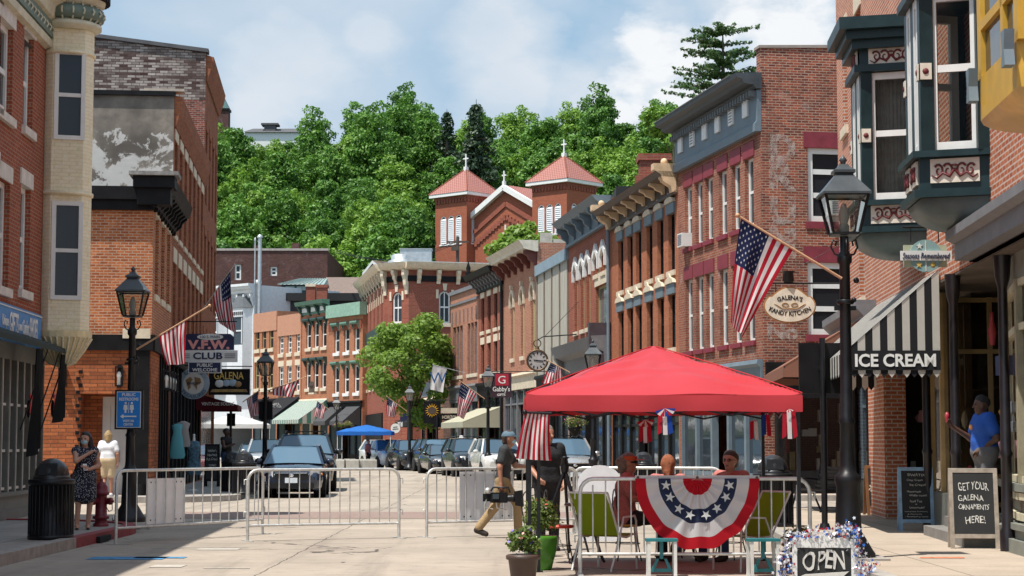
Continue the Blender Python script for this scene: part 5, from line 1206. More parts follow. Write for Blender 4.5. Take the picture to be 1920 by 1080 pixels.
# dark cloth awning, furled
aw = thing('cloth_awning', 'black cloth awning hanging in loose folds over the left shop window', 'awning', fr.w(L - 1.6, 0, 0), fr.rz)
M_bcl = cloth('black_cloth', (.012, .013, .014), .1)
za = fr.hit(100, 662)[1]
mb = MB(); mb.add([(-6, -.02, za + .25), (1.35, -.02, za + .2), (1.38, -.5, za + .02), (-6, -.5, za + .02)], [(0, 1, 2, 3)], False); mb.add([(-6, -.5, za + .02), (1.38, -.5, za + .02), (1.38, -.5, za - .08), (-6, -.5, za - .08)], [(0, 1, 2, 3)], False); mb.build('cloth', mat('dark_green_awning', (.018, .03, .026), .9), aw)
for xq, wd, dr_ in ((1.1, .5, 1.35), (-1.3, .5, 2.0)):
 mb = MB(); nn = 10; vs = []
 for j in range(9):
  for i in range(nn):
   f_ = i / (nn - 1); v = j / 8; pinch = 1 - .45 * math.sin(math.pi * v * .9)
   vs.append((xq + (f_ - .5) * wd * pinch + .1 * v, -.46 + .08 * math.sin(f_ * 14 + v * 2) * (.4 + v) + .1 * v, za - .1 - dr_ * v * (1 - .12 * f_)))
 mb.add(vs, [(j * nn + i, j * nn + i + 1, (j + 1) * nn + i + 1, (j + 1) * nn + i) for j in range(8) for i in range(nn - 1)], True); mb.build('drape', M_bcl, aw)
mb = MB()
for x in (.55, -.6, 1.3): mb.tube([(x, -.48, za - .03), (x - .2, -.02, za - 1.6)], .015, 5)
mb.build('awning_arm', M_black, aw)
for k, px in enumerate((47, 92)):
 q = fr.hit(px, 745); o = thing('ribbon_bow', ('red ribbon bow on the left window of the shop', 'red ribbon bow on the right window of the shop')[k], 'bow', fr.w(q[0], -.12, q[1]), fr.rz, 'red bows on the shop windows')
 mb = MB(); mb.sphere((-.09, 0, .02), .07, 8, 5, 1.3, .4, .8); mb.sphere((.09, 0, .02), .07, 8, 5, 1.3, .4, .8); mb.sphere((0, 0, 0), .035, 6, 4); mb.bar((0, 0, 0), (-.06, .01, -.3), .05, .01); mb.bar((0, 0, 0), (.05, .01, -.34), .05, .01); mb.build('ribbon', mat('red_ribbon', (.5, .02, .03), .5), o)
 mb = MB(); mb.sphere((.02, .05, -.22), .1, 8, 6, .7, .4, 1.8); mb.build('stocking', M_blackp, o)

# ============================================================ NEAR RIGHT BUILDING WITH THE GREEN BAYS
XR = lambda Y: 4.705 + .065 * Y
fr = Frame((XR(42.3), 42.3), (XR(4), 4)); L = fr.L
rr = root_of('bay_window_building', 'pink brick corner building with dark green bay windows over shops', fr)
RX = lambda Y: (42.3 - Y) / (42.3 - 4) * L
zsh = P(1640, 600, 36).z
stR = dict(id='R', frame=M_steel, fw=.07, sill=(M_cream, .2, .07), lintel=('flat', M_cream), lh=.4)
w1 = [(RX(40.7) - .45, RX(40.7) + .45)]; zA1, zA0 = P(1612, 68, 40.7).z, P(1612, 240, 40.7).z; zB1, zB0 = P(1612, 440, 40.7).z, P(1612, 575, 40.7).z
w1 += [(RX(38.2) - .45, RX(38.2) + .45)]
HR = 15.5
shell(rr, L, HR, 14, B_R, [(a, b, c, d) for a, b in w1 for c, d in ((zA0, zA1), (zB0, zB1))], z0=4.0)
for a, b in w1: window(rr, a, b, zA0, zA1, stR); window(rr, a, b, zB0, zB1, stR)
M_bay = mat('bay_dark_green', (.010, .026, .030), .4, var=.25, spec=.3); M_bayc = mat('bay_cream_panel', (.64, .59, .50), .6); M_bayr = mat('bay_red_scroll', (.12, .012, .016), .6)
M_curt = cloth('lace_curtain', (.42, .42, .39), .4, .6)
def scroll(parent, W, loc, rz):
 """red fretwork scroll on a cream panel, drawn as strokes"""
 o = link('scroll_panel', None, parent); o.location = loc; o.rotation_euler = (0, 0, rz)
 mb = MB(); mb.box(-W / 2, W / 2, -.02, .01, -.16, .16); mb.build('panel', M_bayc, o)
 mb = MB(); s = W / .9
 for sg in (-1, 1):
  for cx, r0, r1 in ((.12, .10, .02), (.29, .09, .02)):
   pts = [(sg * s * (cx + (r0 + (r1 - r0) * q / 14) * math.cos(q * .55 + .6)), -.03, .0 + (r0 + (r1 - r0) * q / 14) * math.sin(q * .55 + .6)) for q in range(15)]
   mb.tube(pts, [.018 - .009 * q / 14 for q in range(15)], 5)
  mb.tube([(0, -.03, .02), (sg * s * .1, -.03, -.08), (sg * s * .22, -.03, -.03), (sg * s * .33, -.03, -.1), (sg * s * .42, -.03, -.06)], [.02, .022, .018, .015, .008], 5)
 mb.lathe([(.0, -.0), (.045, .0), (.03, .02)], (0, -.03, .06), 8)
 mb.build('fretwork', M_bayr, o); return o
def bay(Yc, Wd, pr, zb, zt, z_sill, z_head, label, ptop=True):
 xc = RX(Yc); r = link('bay_window', None, rr); r['label'] = label; r.location = (xc, 0, 0)
 a = Wd / 2; c = a - .27
 pl = [(-a, 0), (-c, -pr), (c, -pr), (a, 0)]
 mb = MB(); mb.mark().prismz([(-a - .02, -.002)] + [(-c - .02, -pr - .02), (c + .02, -pr - .02)] + [(a + .02, -.002)], zb + .36, z_sill)
 mb.mark().prismz(pl, z_head, zt - .5); bd = mb.each('casing', M_bay, r)[0]
 mb = MB()   # corner posts
 for x, y in ((-c, -pr), (c, -pr), (-a, -.08), (a, -.08)):
  mb.box(x - .1, x + .1, y - (.0 if y < -.1 else .07), y + .18 if y < -.1 else -.003, z_sill, z_head)
 mb.box(-.12, .12, -pr, -pr + .12, z_sill, z_head)
 mb.build('post', M_bay, bd)
 mb = MB()
 for zz, ex, hh in ((zb + .36, .1, .1), (z_sill - .07, .12, .09), (z_head - .02, .1, .12), (zt - .5, .14, .14), (zt - .36, .24, .14), (zt - .22, .36, .2)):
  mb.mark().prismz([(-a - ex, -.004), (-c - ex, -pr - ex), (c + ex, -pr - ex), (a + ex, -.004)], zz, zz + hh - .003)
 mb.each('moulding', M_bay, bd)
 mb = MB(); pl2 = [(-a, -.003), (-c, -pr), (c, -pr), (a, -.003)]; k = 7; vs = []
 for i in range(k + 1):
  s = math.sin(i / k * math.pi / 2); sc_ = .25 + .75 * s; zz = zb + .36 * (1 - math.cos(i / k * math.pi / 2))
  vs += [(x * (.7 + .3 * s), y * sc_ if y < -.01 else y, zz) for x, y in pl2]
 mb.add(vs, [(4 * i + j, 4 * i + j + 1, 4 * i + 5 + j, 4 * i + 4 + j) for i in range(k) for j in range(3)] + [(3, 2, 1, 0)], True); mb.build('base', mat('bay_base_green', (.08, .115, .115), .45), r)
 # windows: one facing the camera side (+x), one on the front pair, one on the far side
 hgt = z_head - z_sill; st = dict(id='bay%.2f' % Yc, frame=M_whitep, fw=.11, rec=.0, rails=(.52,), glass=glass('bay_glass', (.75, .75, .72), -.01, .02, 1.28))
 dx, dy = c - a, -pr; ln = math.hypot(dx, dy); ang = math.atan2(pr, a - c)   # side panel from front corner back to the wall
 o = window(rr, .13, ln - .1, z_sill + .03, z_head - .03, st, face=(c, -pr, ang)); o.parent = r
 o = window(rr, .13, ln - .1, z_sill + .03, z_head - .03, st, face=(-a, 0, -ang)); o.parent = r
 for x in (-c + .1, .12): o = window(rr, x, x + c - .22, z_sill + .03, z_head - .03, dict(st, id='bayf%.2f' % Yc), face=(0, -pr, 0)); o.parent = r
 mb = MB(); vs = []; n = 40
 for i in range(n + 1):
  f_ = i / n; x = c - .2 + (a - c) * f_; y = -pr + .25 + (pr - .3) * f_; vs += [(x - .12 + .03 * math.sin(i * 1.9), y, z_sill), (x - .12 + .03 * math.sin(i * 1.9 + .3), y, z_head)]
 if Yc > 27: mb.add(vs, [(2 * i, 2 * i + 2, 2 * i + 3, 2 * i + 1) for i in range(n)], True); mb.build('curtain', M_curt, r)
 s1 = scroll(r, ln * .72, ((a + c) / 2 + .03, -pr / 2, (zb + .46 + z_sill) / 2), ang)
 s2 = scroll(r, ln * .72, ((a + c) / 2 + .03, -pr / 2, (z_head + zt - .5) / 2 + .05), ang)
 scroll(r, c * .7, (c / 2, -pr - .03, (zb + .46 + z_sill) / 2), 0); scroll(r, c * .7, (-c / 2, -pr - .03, (zb + .46 + z_sill) / 2), 0); scroll(r, c * .7, (c / 2, -pr - .03, (z_head + zt - .5) / 2 + .05), 0)
 mb = MB()
 for x, y, rz_ in ((c + .0, -pr - .012, 0), (-c, -pr - .012, 0)):
  mb.mark(); mb.cur = 0; mb.box(x - .07, x + .07, y - .02, y, z_sill + hgt * .45, z_sill + hgt * .45 + .22); mb.cur = 1; mb.sphere((x, y - .02, z_sill + hgt * .45 + .11), .045, 8, 4, 1, .4, 1)
 mb.mark(); mb.cur = 0; mb.box(c + .105, c + .13, -pr + .0, -pr + .15, z_sill + hgt * .45, z_sill + hgt * .45 + .22); mb.cur = 1; mb.sphere((c + .13, -pr + .07, z_sill + hgt * .45 + .11), .045, 8, 4, .4, 1, 1)
 mb.each('rosette', [M_bayc, M_bayr], r)
 return r
def bayz(py, px, Y): return P(px, py, Y).z
bay(30.6, 1.7, .98, bayz(478, 1650, 30), bayz(36, 1650, 30), bayz(378, 1650, 30), bayz(133, 1650, 30), 'green bay window with a lace curtain, farther from the camera')
bay(25.25, 1.7, .85, bayz(417, 1750, 24.4), bayz(36, 1650, 30) + .05, bayz(281, 1750, 24.4), bayz(133, 1650, 30), 'green bay window with bare dark glass, nearer to the camera')
# yellow oriel at the frame's edge
M_yel = mat('ochre_yellow_paint', (.52, .30, .035), .5, var=.12)
Yy = 18.6; xq = RX(Yy)
yb = link('yellow_bay', None, rr); yb['label'] = 'ochre yellow bay with grey carved brackets'; yb.location = (xq, 0, 0)
zb = P(1845, 235, 19.9).z; za = P(1845, 120, 19.9).z
mb = MB(); mb.prismz([(-1.2, -.003), (-.95, -1.0), (.95, -1.0), (1.2, -.003)], zb, zb + .45)
for x, y in ((-.95, -1.0), (.95, -1.0), (1.1, -.25)): mb.box(x - .1, x + .1, y, y + .2, zb + .45, zb + 5)
mb.box(-.85, .85, -1.0, -.9, zb + .95, zb + 1.05); mb.bar((1.0, -.85, zb + 1.0), (1.17, -.2, zb + 1.0), .1, .12); mb.box(.2, .32, -1.0, -.9, zb + .45, zb + 5)
mb.build('casing', M_yel, yb)
mb = MB(); vs = []; k = 6; pl2 = [(-1.2, -.003), (-.95, -1.0), (.95, -1.0), (1.2, -.003)]
for i in range(k + 1):
 s = math.sin(i / k * math.pi / 2); vs += [(x * (.6 + .4 * s), y * (.2 + .8 * s), zb - .2 * math.cos(i / k * math.pi / 2)) for x, y in pl2]
mb.add(vs, [(4 * i + j, 4 * i + j + 1, 4 * i + 5 + j, 4 * i + 4 + j) for i in range(k) for j in range(3)], True); mb.build('base', mat('ochre_base_paint', (.58, .34, .12), .5), yb)
mb = MB(); mb.add([(-.85, -.95, zb + .45), (.85, -.95, zb + .45), (.85, -.95, zb + 5), (-.85, -.95, zb + 5)], [(0, 1, 2, 3)], False); mb.add([(.97, -.85, zb + .45), (1.16, -.1, zb + .45), (1.16, -.1, zb + 5), (.97, -.85, zb + 5)], [(0, 1, 2, 3)], False); mb.build('pane', M_dg, yb)
mb = MB()
for x, y in ((.95, -1.03), (-.95, -1.03), (1.1, -.3)): mb.mark().prism([(x - .09, zb + .2), (x + .09, zb + .2), (x + .05, zb + .36), (x + .09, zb + .55), (x - .09, zb + .55), (x - .05, zb + .36)], y - .1, y - .002)
mb.each('carved_bracket', M_steel, yb)
# ground-floor shops: frame of dark iron columns, glass, and real shallow rooms
M_iron = mat('dark_iron_column', (.014, .011, .013), .35, var=.3); M_gold = mat('gold_trim_paint', (.46, .31, .13), .5)
sh = link('shopfront', None, rr)
z1 = 3.98
mb = MB()
for Y in (41.9, 39.6, 37.2, 29.9, 27.25, 24.3): x = RX(Y); mb.mark(); mb.lathe([(.1, 0), (.1, .25), (.075, .3), (.068, 1.2), (.09, 1.25), (.068, 1.3), (.062, 3.4), (.1, 3.55), (.12, z1 - .13)], (x, .12 if Y < 25 else -.02, .13), 10)
mb.each('column', M_iron, sh)
mb = MB(); mb.prismx([(-.1, z1), (.3, z1), (.3, z1 + .02), (-.3, z1 + .02), (-.3, z1 + .25), (-.42, z1 + .3), (-.42, z1 + .42), (-.003, z1 + .62), (-.003, z1)][::-1], RX(25.4), L); mb.build('shop_cornice', M_grey, sh)
mb = MB(); mb.prismx([(.3, z1 - .4), (-.2, z1 - .4), (-.25, z1), (-.4, z1 + .15), (-.4, z1 + .3), (.3, z1 + .3)][::-1], -.1, RX(36)); mb.build('shop_cornice', M_grey, sh)
M_riser = mat('shop_riser_paint', (.12, .13, .12), .6);
mb = MB(); mb.mark().box(.1, RX(36.7), .05, .3, .12, .75); mb.mark().box(RX(30.1), RX(28.7), .05, .3, .12, .75); mb.each('stall_riser', M_riser, sh)
mb = MB(); mb.box(.0, .28, .31, 14, .1, 3.999); mb.build('end_wall', B_R, rr)
# bulkhead window of the near shop stands forward
mb = MB(); mb.add([(.1, .14, .75), (RX(36.7), .14, .75), (RX(36.7), .14, z1), (.1, .14, z1)], [(0, 1, 2, 3)], False); mb.add([(RX(34.3), .8, .2), (RX(30.4), .8, .2), (RX(30.4), .8, z1), (RX(34.3), .8, z1)], [(0, 1, 2, 3)], False); mb.add([(RX(30.1), .14, .75), (RX(28.6), .14, .75), (RX(28.6), .14, z1), (RX(30.1), .14, z1)], [(0, 1, 2, 3)], False); mb.add([(RX(28.6), 1.0, .15), (RX(27.2), 1.0, .15), (RX(27.2), 1.0, z1), (RX(28.6), 1.0, z1)], [(0, 1, 2, 3)], False); mb.build('pane', M_glass, sh)
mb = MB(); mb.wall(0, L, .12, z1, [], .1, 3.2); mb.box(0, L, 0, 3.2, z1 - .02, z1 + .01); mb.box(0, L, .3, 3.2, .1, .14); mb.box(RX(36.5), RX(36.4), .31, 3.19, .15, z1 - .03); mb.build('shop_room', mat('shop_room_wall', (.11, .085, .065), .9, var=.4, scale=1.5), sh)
mb = MB(); mb.box(RX(36.6) - .1, RX(34.4), -.1, .3, .13, z1 - .3); mb.build('brick_pier', B_R, sh)
mb = MB()
for Y, y in ((37.1, .08), (33.9, .74), (32.3, .74), (30.5, .08), (29.2, .08), (28.3, .94), (27.8, .94)): x = RX(Y); mb.mark().box(x - .06, x + .06, y, y + .12, .75, z1 - .12)
mb.box(RX(28.5), RX(27.3), .92, 1.05, 2.85, 2.95)
for a, b in ((36.8, 41.7),): mb.mark().box(RX(b), RX(a), .09, .19, 2.85, 2.95)
xq = RX(30.1)
for y in (.32, 1.0, 1.7): mb.mark().box(xq - .04, xq + .04, y, y + .07, .5, z1 - .12)
for z in (.5, .95, 2.95, z1 - .2): mb.mark().box(xq - .035, xq + .035, .39, 1.7, z, z + .07)
mb.each('gold_frame', M_gold, sh); mb = MB(); mb.add([(xq, .36, .5), (xq, 1.75, .5), (xq, 1.75, z1 - .1), (xq, .36, z1 - .1)], [(0, 1, 2, 3)], False); mb.build('return_pane', M_glass, sh); mb = MB(); mb.box(RX(32.5), RX(32.4), .31, 3.19, .15, z1 - .03); mb.cur = 1; mb.box(RX(31.4), RX(31.36), .5, .62, .6, 2.6); mb.sphere((RX(31.2), .9, 1.9), .16, 10, 6, .4, 1, 1.3); mb.sphere((RX(31.2), 1.3, 1.3), .2, 10, 6, .4, 1, 1.2); mb.build('window_back', [mat('warm_shop_wall', (.16, .10, .06), .9, var=.5, scale=2), M_cream], sh)
mb = MB(); rn = random.Random(11); cols = [M_whitep, mat('goods_red', (.4, .05, .06), .6), mat('goods_teal', (.15, .42, .38), .6), mat('goods_amber', (.6, .3, .08), .5), mat('goods_navy', (.03, .05, .14), .7), mat('goods_pink', (.6, .3, .33), .6)]
for k in range(120):
 Y = rn.uniform(9, 41.5)
 if 30.2 < Y < 33: continue
 x = RX(Y); y = rn.uniform(.4, 1.6); mb.cur = rn.randrange(6); z = rn.choice((.76, .76, 1.3, 1.9, 2.5, 3.0)); h_ = rn.uniform(.12, .5); r_ = rn.uniform(.05, .17)
 if rn.random() < .5: mb.lathe([(r_ * .6, 0), (r_, h_ * .4), (r_ * .4, h_ * .8), (r_ * .5, h_), (0, h_ + .01)], (x, y, z), 8)
 else: mb.box(x - r_, x + r_, y, y + .1, z, z + h_ * 1.3)
mb.cur = 0
for z in (1.27, 1.87, 2.47): mb.box(RX(29.5), L, 1.55, 1.75, z, z + .02); mb.box(.2, RX(33.5), 1.55, 1.75, z, z + .02)
mb.build('window_display', cols, sh)['kind'] = 'stuff'
# warm lamps inside the shop
ml, t = new_mat('lamp_bulb'); e = t.n('ShaderNodeEmission', {'Color': (1, .55, .18, 1), 'Strength': 6}); t.n('ShaderNodeOutputMaterial', {0: e.outputs[0]})
for px, py in ((1830, 680), (1857, 660)):
 q = fr.hit(px, py, 0); mb = MB(); mb.sphere((0, 0, 0), .06, 8, 6); mb.tube([(0, 0, .06), (0, 0, 1.0)], .008, 4); o = mb.build('pendant_lamp', ml); o.location = fr.w(q[0], .9, q[1]); tag(o, 'glowing pendant lamp inside the right shop window, %s' % ('lower' if py > 670 else 'higher'), 'lamp')
# corner box window of the nearest shop, angled towards the camera
bw = link('corner_window', None, rr); bw['label'] = 'angled shop window in cream and green frame'
Y = 27.2; bw.location = (RX(Y), 0, 0)
p0, p1, p2 = (0, .72), (3.3, .28), (14, .28)
lev = ((.125, .3, .2), (.3, .42, .12), (.42, .5, .17), (.5, .9, .02), (.9, 1.0, .12), (3.62, z1 - .01, .06))
mb = MB()
for a, b, e_ in lev: mb.prismz([(-.1 - e_, 2.0), (-.1 - e_, .72 - e_), (3.3 - e_ * .3, .28 - e_), (14, .28 - e_), (14, 2)], a, b - .002)
mb.build('base_mouldings', mat('grey_green_trim', (.20, .21, .18), .6), bw)
mb = MB()
for (x0_, y0_), (x1_, y1_) in ((p0, p1), (p1, (7, .28))):
 dx, dy = (x1_ - x0_), (y1_ - y0_)
 mb.mark().bar((x0_, y0_ - .02, 1.0), (x0_, y0_ - .02, 3.62), .13, .13); mb.mark().bar((x1_, y1_ - .02, 1.0), (x1_, y1_ - .02, 3.62), .13, .13)
 for zz in (3.0, 1.05, 3.57, .58, .84): mb.mark().bar((x0_ + .06, y0_ - (.02 if zz > 1 else .06), zz), (x1_ - .06, y1_ - (.02 if zz > 1 else .06), zz), .08, .09)
mb.each('frame', mat('cream_shop_frame', (.58, .52, .36), .55), bw)
mb = MB(); mb.add([(*p0, 1.0), (*p1, 1.0), (*p1, 3.62), (*p0, 3.62)], [(0, 1, 2, 3)], False); mb.add([(*p1, 1.0), (*p2, 1.0), (*p2, 3.62), (*p1, 3.62)], [(0, 1, 2, 3)], False); gl = mb.build('pane', M_glass, bw)
mb = MB(); mb.add([(.25, .66, .62), (2.9, .31, .62), (2.9, .31, .8), (.25, .66, .8)], [(0, 1, 2, 3)], False); mb.build('panel', mat('terracotta_panel', (.28, .09, .06), .6), bw)
ang = math.atan2(-.44, 3.3)
for s_, ww, hh, zz in (('Seasons', .9, .24, 2.05), ('Remembered', 1.2, .22, 1.78)): text(bw, s_, ww, hh, M_whitep, (.95, .72 - .95 * .133 - .03, zz), rz=math.degrees(ang))
mb = MB()
for k in range(9): mb.bar((.3 + k * .28, .85 - k * .05, 1.05), (.3 + k * .28, .85 - k * .05, 3.4), .12, .01)
mb.build('striped_curtain', mat('pale_curtain', (.5, .47, .42), .8), bw)
# ============================================================ TREES
npr = np.random.default_rng(5)
def leaf_mesh(name, blobs, n, size, m, up=.35, jitter=.25, inner=.25):
 """leaf-sized quads on and inside many clumps (cx,cy,cz,r)"""
 bl = np.array(blobs); w_ = bl[:, 3] ** 2; idx = npr.choice(len(bl), n, p=w_ / w_.sum())
 d = npr.normal(size=(n, 3)); d[:, 2] += up; d /= np.linalg.norm(d, axis=1)[:, None]
 rad = bl[idx, 3] * np.where(npr.random(n) < inner, npr.random(n) ** .5, 1 + npr.normal(size=n) * jitter * .4)
 c = bl[idx, :3] + d * rad[:, None] * np.array([1, 1, .8])
 nrm = d * .8 + npr.normal(size=(n, 3)) * .55 + np.array([0, 0, .35]); nrm /= np.linalg.norm(nrm, axis=1)[:, None]
 a = np.cross(nrm, npr.normal(size=(n, 3))); a /= np.linalg.norm(a, axis=1)[:, None]; b = np.cross(nrm, a)
 s = (size * (.6 + .8 * npr.random(n)))[:, None]
 q = np.stack([c - a * s, c - b * s * .55 + a * s * .1, c + a * s, c + b * s * .55 + a * s * .1], 1).reshape(-1, 3)
 me = bpy.data.meshes.new(name); me.from_pydata(q.tolist(), [], np.arange(4 * n).reshape(-1, 4).tolist()); me.materials.append(m); me.update(); return me
def crown_blobs(rn, rx, ry, rz, cz, n, rb, low=-.5):
 out = []
 while len(out) < n:
  v = Vector((rn.gauss(0, 1), rn.gauss(0, 1), rn.gauss(0, 1))).normalized()
  if v.z < low: continue
  k = rn.uniform(.55, 1.0); lump = 1 + .18 * math.sin(v.x * 5 + rn.random()) * math.cos(v.y * 4)
  out.append((v.x * rx * k * lump, v.y * ry * k * lump, cz + v.z * rz * k * lump, rb * rn.uniform(.7, 1.3)))
 return out
M_bark = mat('tree_bark', (.09, .065, .045), .95, var=.35, scale=5)
def trunk_mesh(rn, h, r, limbs, spread):
 mb = MB(); mb.tube([(0, 0, -.5), (.02, 0, h * .3), (.1 * rn.uniform(-1, 1), .1 * rn.uniform(-1, 1), h * .62), (.15 * rn.uniform(-1, 1), 0, h * .9)], [r * 1.25, r, r * .7, r * .25], 8)
 for k in range(limbs):
  a = rn.uniform(0, 6.28); z = h * rn.uniform(.3, .65); e = spread * rn.uniform(.6, 1)
  mb.tube([(0, 0, z), (math.cos(a) * e * .5, math.sin(a) * e * .5, z + h * .13), (math.cos(a) * e, math.sin(a) * e, z + h * .28)], [r * .5, r * .32, r * .08], 6)
 return mb.mesh('trunk', M_bark)
L_hill = leafmat('leaf_hill', (.03, .095, .018), (.15, .30, .05), .22)
L_hill2 = leafmat('leaf_hill_bright', (.08, .17, .025), (.23, .38, .06), .26)
L_dark = leafmat('leaf_conifer', (.018, .042, .022), (.045, .08, .04), .1)
L_street = leafmat('leaf_street', (.11, .19, .03), (.23, .34, .07), .4)
protos = []
for k in range(6):
 rn = random.Random(50 + k); h = rn.uniform(10.5, 14.5); rx = rn.uniform(2.3, 3.5); rz = h * .43
 bl = crown_blobs(rn, rx, rx, rz, h * .56, 120, .62, -.85)
 protos.append((trunk_mesh(rn, h * .8, .25, 5, rx * .6), leaf_mesh('crown', bl, 10000, .19, L_hill if k % 3 else L_hill2, .45, .5, .05)))
lab = ('full dark green broadleaf tree in the hillside wood', 'lighter yellow green broadleaf tree in the hillside wood')
rn = random.Random(9); nt = 0
spots = []
y = 180.0
while y < 268:
 x = -.185 * y - 6
 while x < .105 * y + 8:
  xx = x + rn.uniform(-1.6, 1.6); yy = y + rn.uniform(-1.8, 1.8)
  px = xx / yy * 3500 + 960
  ok = not (780 < px < 1160 and yy < 224) and not (yy < 205 and px < 620) and not (yy < 190 and px < 700)
  if ok: spots.append((xx, yy))
  x += 4.4 + (y - 180) * .012
 y += 5.2
for xx, yy in spots:
 k = rn.randrange(6); tr, cr = protos[k]
 s = rn.uniform(.82, 1.18); t_ = thing('broadleaf_tree', lab[0 if k % 3 else 1], 'tree', (xx, yy, hill_z(xx, yy)), rn.uniform(0, 6.28), 'broadleaf trees in the hillside wood'); t_.scale = (s, s, s * rn.uniform(.9, 1.12))
 link('trunk', tr, t_); link('crown', cr, t_)
def conifer(name, label, px, pyt, Y, h, rad, tiers, droop, seed, gap=1, n=7000, leaf=.22, base=0.0, bs=1.0, lm=None):
 rn = random.Random(seed); top = P(px, pyt, Y); o = thing(name, label, 'tree', (top.x, Y, top.z - h))
 mb = MB(); mb.tube([(0, 0, -4), (0, 0, h * .5), (0, 0, h)], [.38, .25, .03], 8); bl = []
 for k in range(tiers):
  f_ = k / tiers; z = base + (h - base) * (f_ ** .9) * .97; r = rad(f_)
  for q in range(gap):
   a = rn.uniform(0, 6.28); rr = r * rn.uniform(.7, 1.1)
   tip = (math.cos(a) * rr, math.sin(a) * rr, z + droop * rr)
   mb.tube([(0, 0, z), (tip[0] * .5, tip[1] * .5, z + droop * rr * .3 + .1), tip], [.09, .06, .02], 5)
   m_ = max(2, int(rr * 2.2))
   for j in range(m_): f2 = (j + 1.2) / (m_ + .2); bl.append((tip[0] * f2 + rn.uniform(-.2, .2), tip[1] * f2 + rn.uniform(-.2, .2), z + (tip[2] - z) * f2 + rn.uniform(0, .15), (.32 + .25 * (1 - f2) + .1 * rn.random()) * bs))
 mb.build('trunk', M_bark, o); link('crown', leaf_mesh('crown', bl, n, leaf, lm or L_dark, .3, .3), o)
conifer('spruce_tree', 'dark pointed spruce standing above the hillside trees', 893, 186, 229, 16, lambda f: 5.2 * (1 - f) + .2, 22, -.2, 3, 7, 10000, .24)
conifer('spruce_tree', 'smaller dim spruce tip left of the pointed spruce', 838, 205, 240, 12, lambda f: 3.0 * (1 - f) + .1, 20, -.22, 8, 4, 4500, .24)
conifer('pine_tree', 'tall open pine with layered boughs above the brick rooftops', 1355, 42, 195, 14, lambda f: 6.3 * (1 - .52 * f), 7, .10, 22, 8, 12000, .17, 5.5, .6, leafmat('leaf_pine', (.045, .105, .04), (.12, .20, .07), .25))
def leafy(name, label, loc, h, r, seed, n, leaf, m, nb, zc=.62, rzf=.36, rb=.75, low=-.75):
 rn = random.Random(seed); o = thing(name, label, 'tree', loc); link('trunk', trunk_mesh(rn, h * .85, .16, 7, r * .75), o)
 link('crown', leaf_mesh('crown', crown_blobs(rn, r, r, h * rzf, h * zc, nb, rb, low), n, leaf, m, .4, .35), o); return o
q = P(768, 850, 111)
leafy('street_tree', 'bright green street tree spreading over the pavement at the bend', (q.x, 111, .12), 9.7, 2.75, 4, 15000, .13, L_street, 54, .6, .36, .6, -.95)
q = P(985, 850, 108); leafy('rooftop_tree', 'yellow green tree showing above the rooftops before the church', (q.x, 112, .1), 15.0, 2.2, 6, 4500, .2, L_street, 34, .84, .12, .6)
q = P(1310, 850, 150); leafy('light_tree', 'pale green tree below the tall pine behind the roofs', (q.x, 170, 18), 17, 2.6, 8, 3500, .25, L_hill2, 24, .72, .2, .8)
# ============================================================ STREET LAMPS
M_lglass = glass('lantern_glass', (.8, .82, .8), .05); M_bulb = mat('frosted_bulb', (.75, .74, .7), .4)
M_lroof = mat('lantern_roof', (.05, .06, .068), .35, var=.2)
def make_lamp():
 r = thing('street_lamp', 'lamp', 'street lamp', group='black lantern street lamps')
 mb = MB(); mb.lathe([(.3, 0), (.3, .06), (.27, .1), (.2, .22), (.15, .3), (.13, .8), (.15, .86), (.15, .92), (.1, .96), (.085, 1.05), (.08, 1.5), (.095, 1.53), (.07, 1.58), (.06, 3.3), (.085, 3.33), (.085, 3.4), (.05, 3.45), (.05, 3.62)], n=14); mb.build('post', M_black, r)
 mb = MB(); mb.mark().lathe([(.09, 0), (.105, .02), (.09, .05)], (0, 0, 2.85), 12); mb.mark().box(-.12, .12, -.03, .03, 2.78, 2.83); mb.mark().sphere((.13, 0, 3.12), .035, 8, 6); mb.mark().sphere((.1, 0, 2.9), .03, 8, 6); mb.each('collar', M_black, r)
 mb = MB()
 for a in (0, 90, 180, 270):
  c, s = math.cos(R(a)), math.sin(R(a)); mb.tube([(c * q, s * q, z) for q, z in ((.05, 3.4), (.11, 3.42), (.15, 3.5), (.13, 3.58), (.09, 3.56), (.1, 3.51))], .012, 5)
 mb.build('scroll_bracket', M_black, r)
 zb, zt, wb, wt = 3.66, 4.08, .15, .24; mb = MB(); mb.box(-wb, wb, -wb, wb, zb - .03, zb)
 for sx in (-1, 1):
  for sy in (-1, 1): mb.bar((sx * wb, sy * wb, zb), (sx * wt, sy * wt, zt), .024, .024)
 for sx in (-1, 1): mb.bar((sx * wt, -wt, zt), (sx * wt, wt, zt), .03, .03); mb.bar((-wt, sx * wt, zt), (wt, sx * wt, zt), .03, .03)
 lf = mb.build('lantern', M_black, r)
 mb = MB(); q = .005; b, t_ = wb - q, wt - q
 mb.add([(-b, -b, zb), (b, -b, zb), (b, b, zb), (-b, b, zb), (-t_, -t_, zt), (t_, -t_, zt), (t_, t_, zt), (-t_, t_, zt)], [(0, 1, 5, 4), (1, 2, 6, 5), (2, 3, 7, 6), (3, 0, 4, 7)], False); mb.build('pane', M_lglass, lf)
 mb = MB(); mb.lathe([(.06, 0), (.06, .07), (.04, .1), (.065, .17), (.05, .24), (.025, .32), (0, .33)], (0, 0, zb + .01), 12); mb.build('bulb', M_bulb, lf)
 mb = MB(); mb.lathe([(.38, 0), (.38, .025), (.14, .235), (.13, .25), (.17, .26), (.17, .29), (.09, .33), (.07, .36)], (0, 0, zt), 4, False, a0=R(45)); mb.lathe([(.03, .36), (.03, .39), (.05, .41), (.02, .45), (0, .47)], (0, 0, zt), 8); mb.build('lantern_roof', M_lroof, r)
 return r
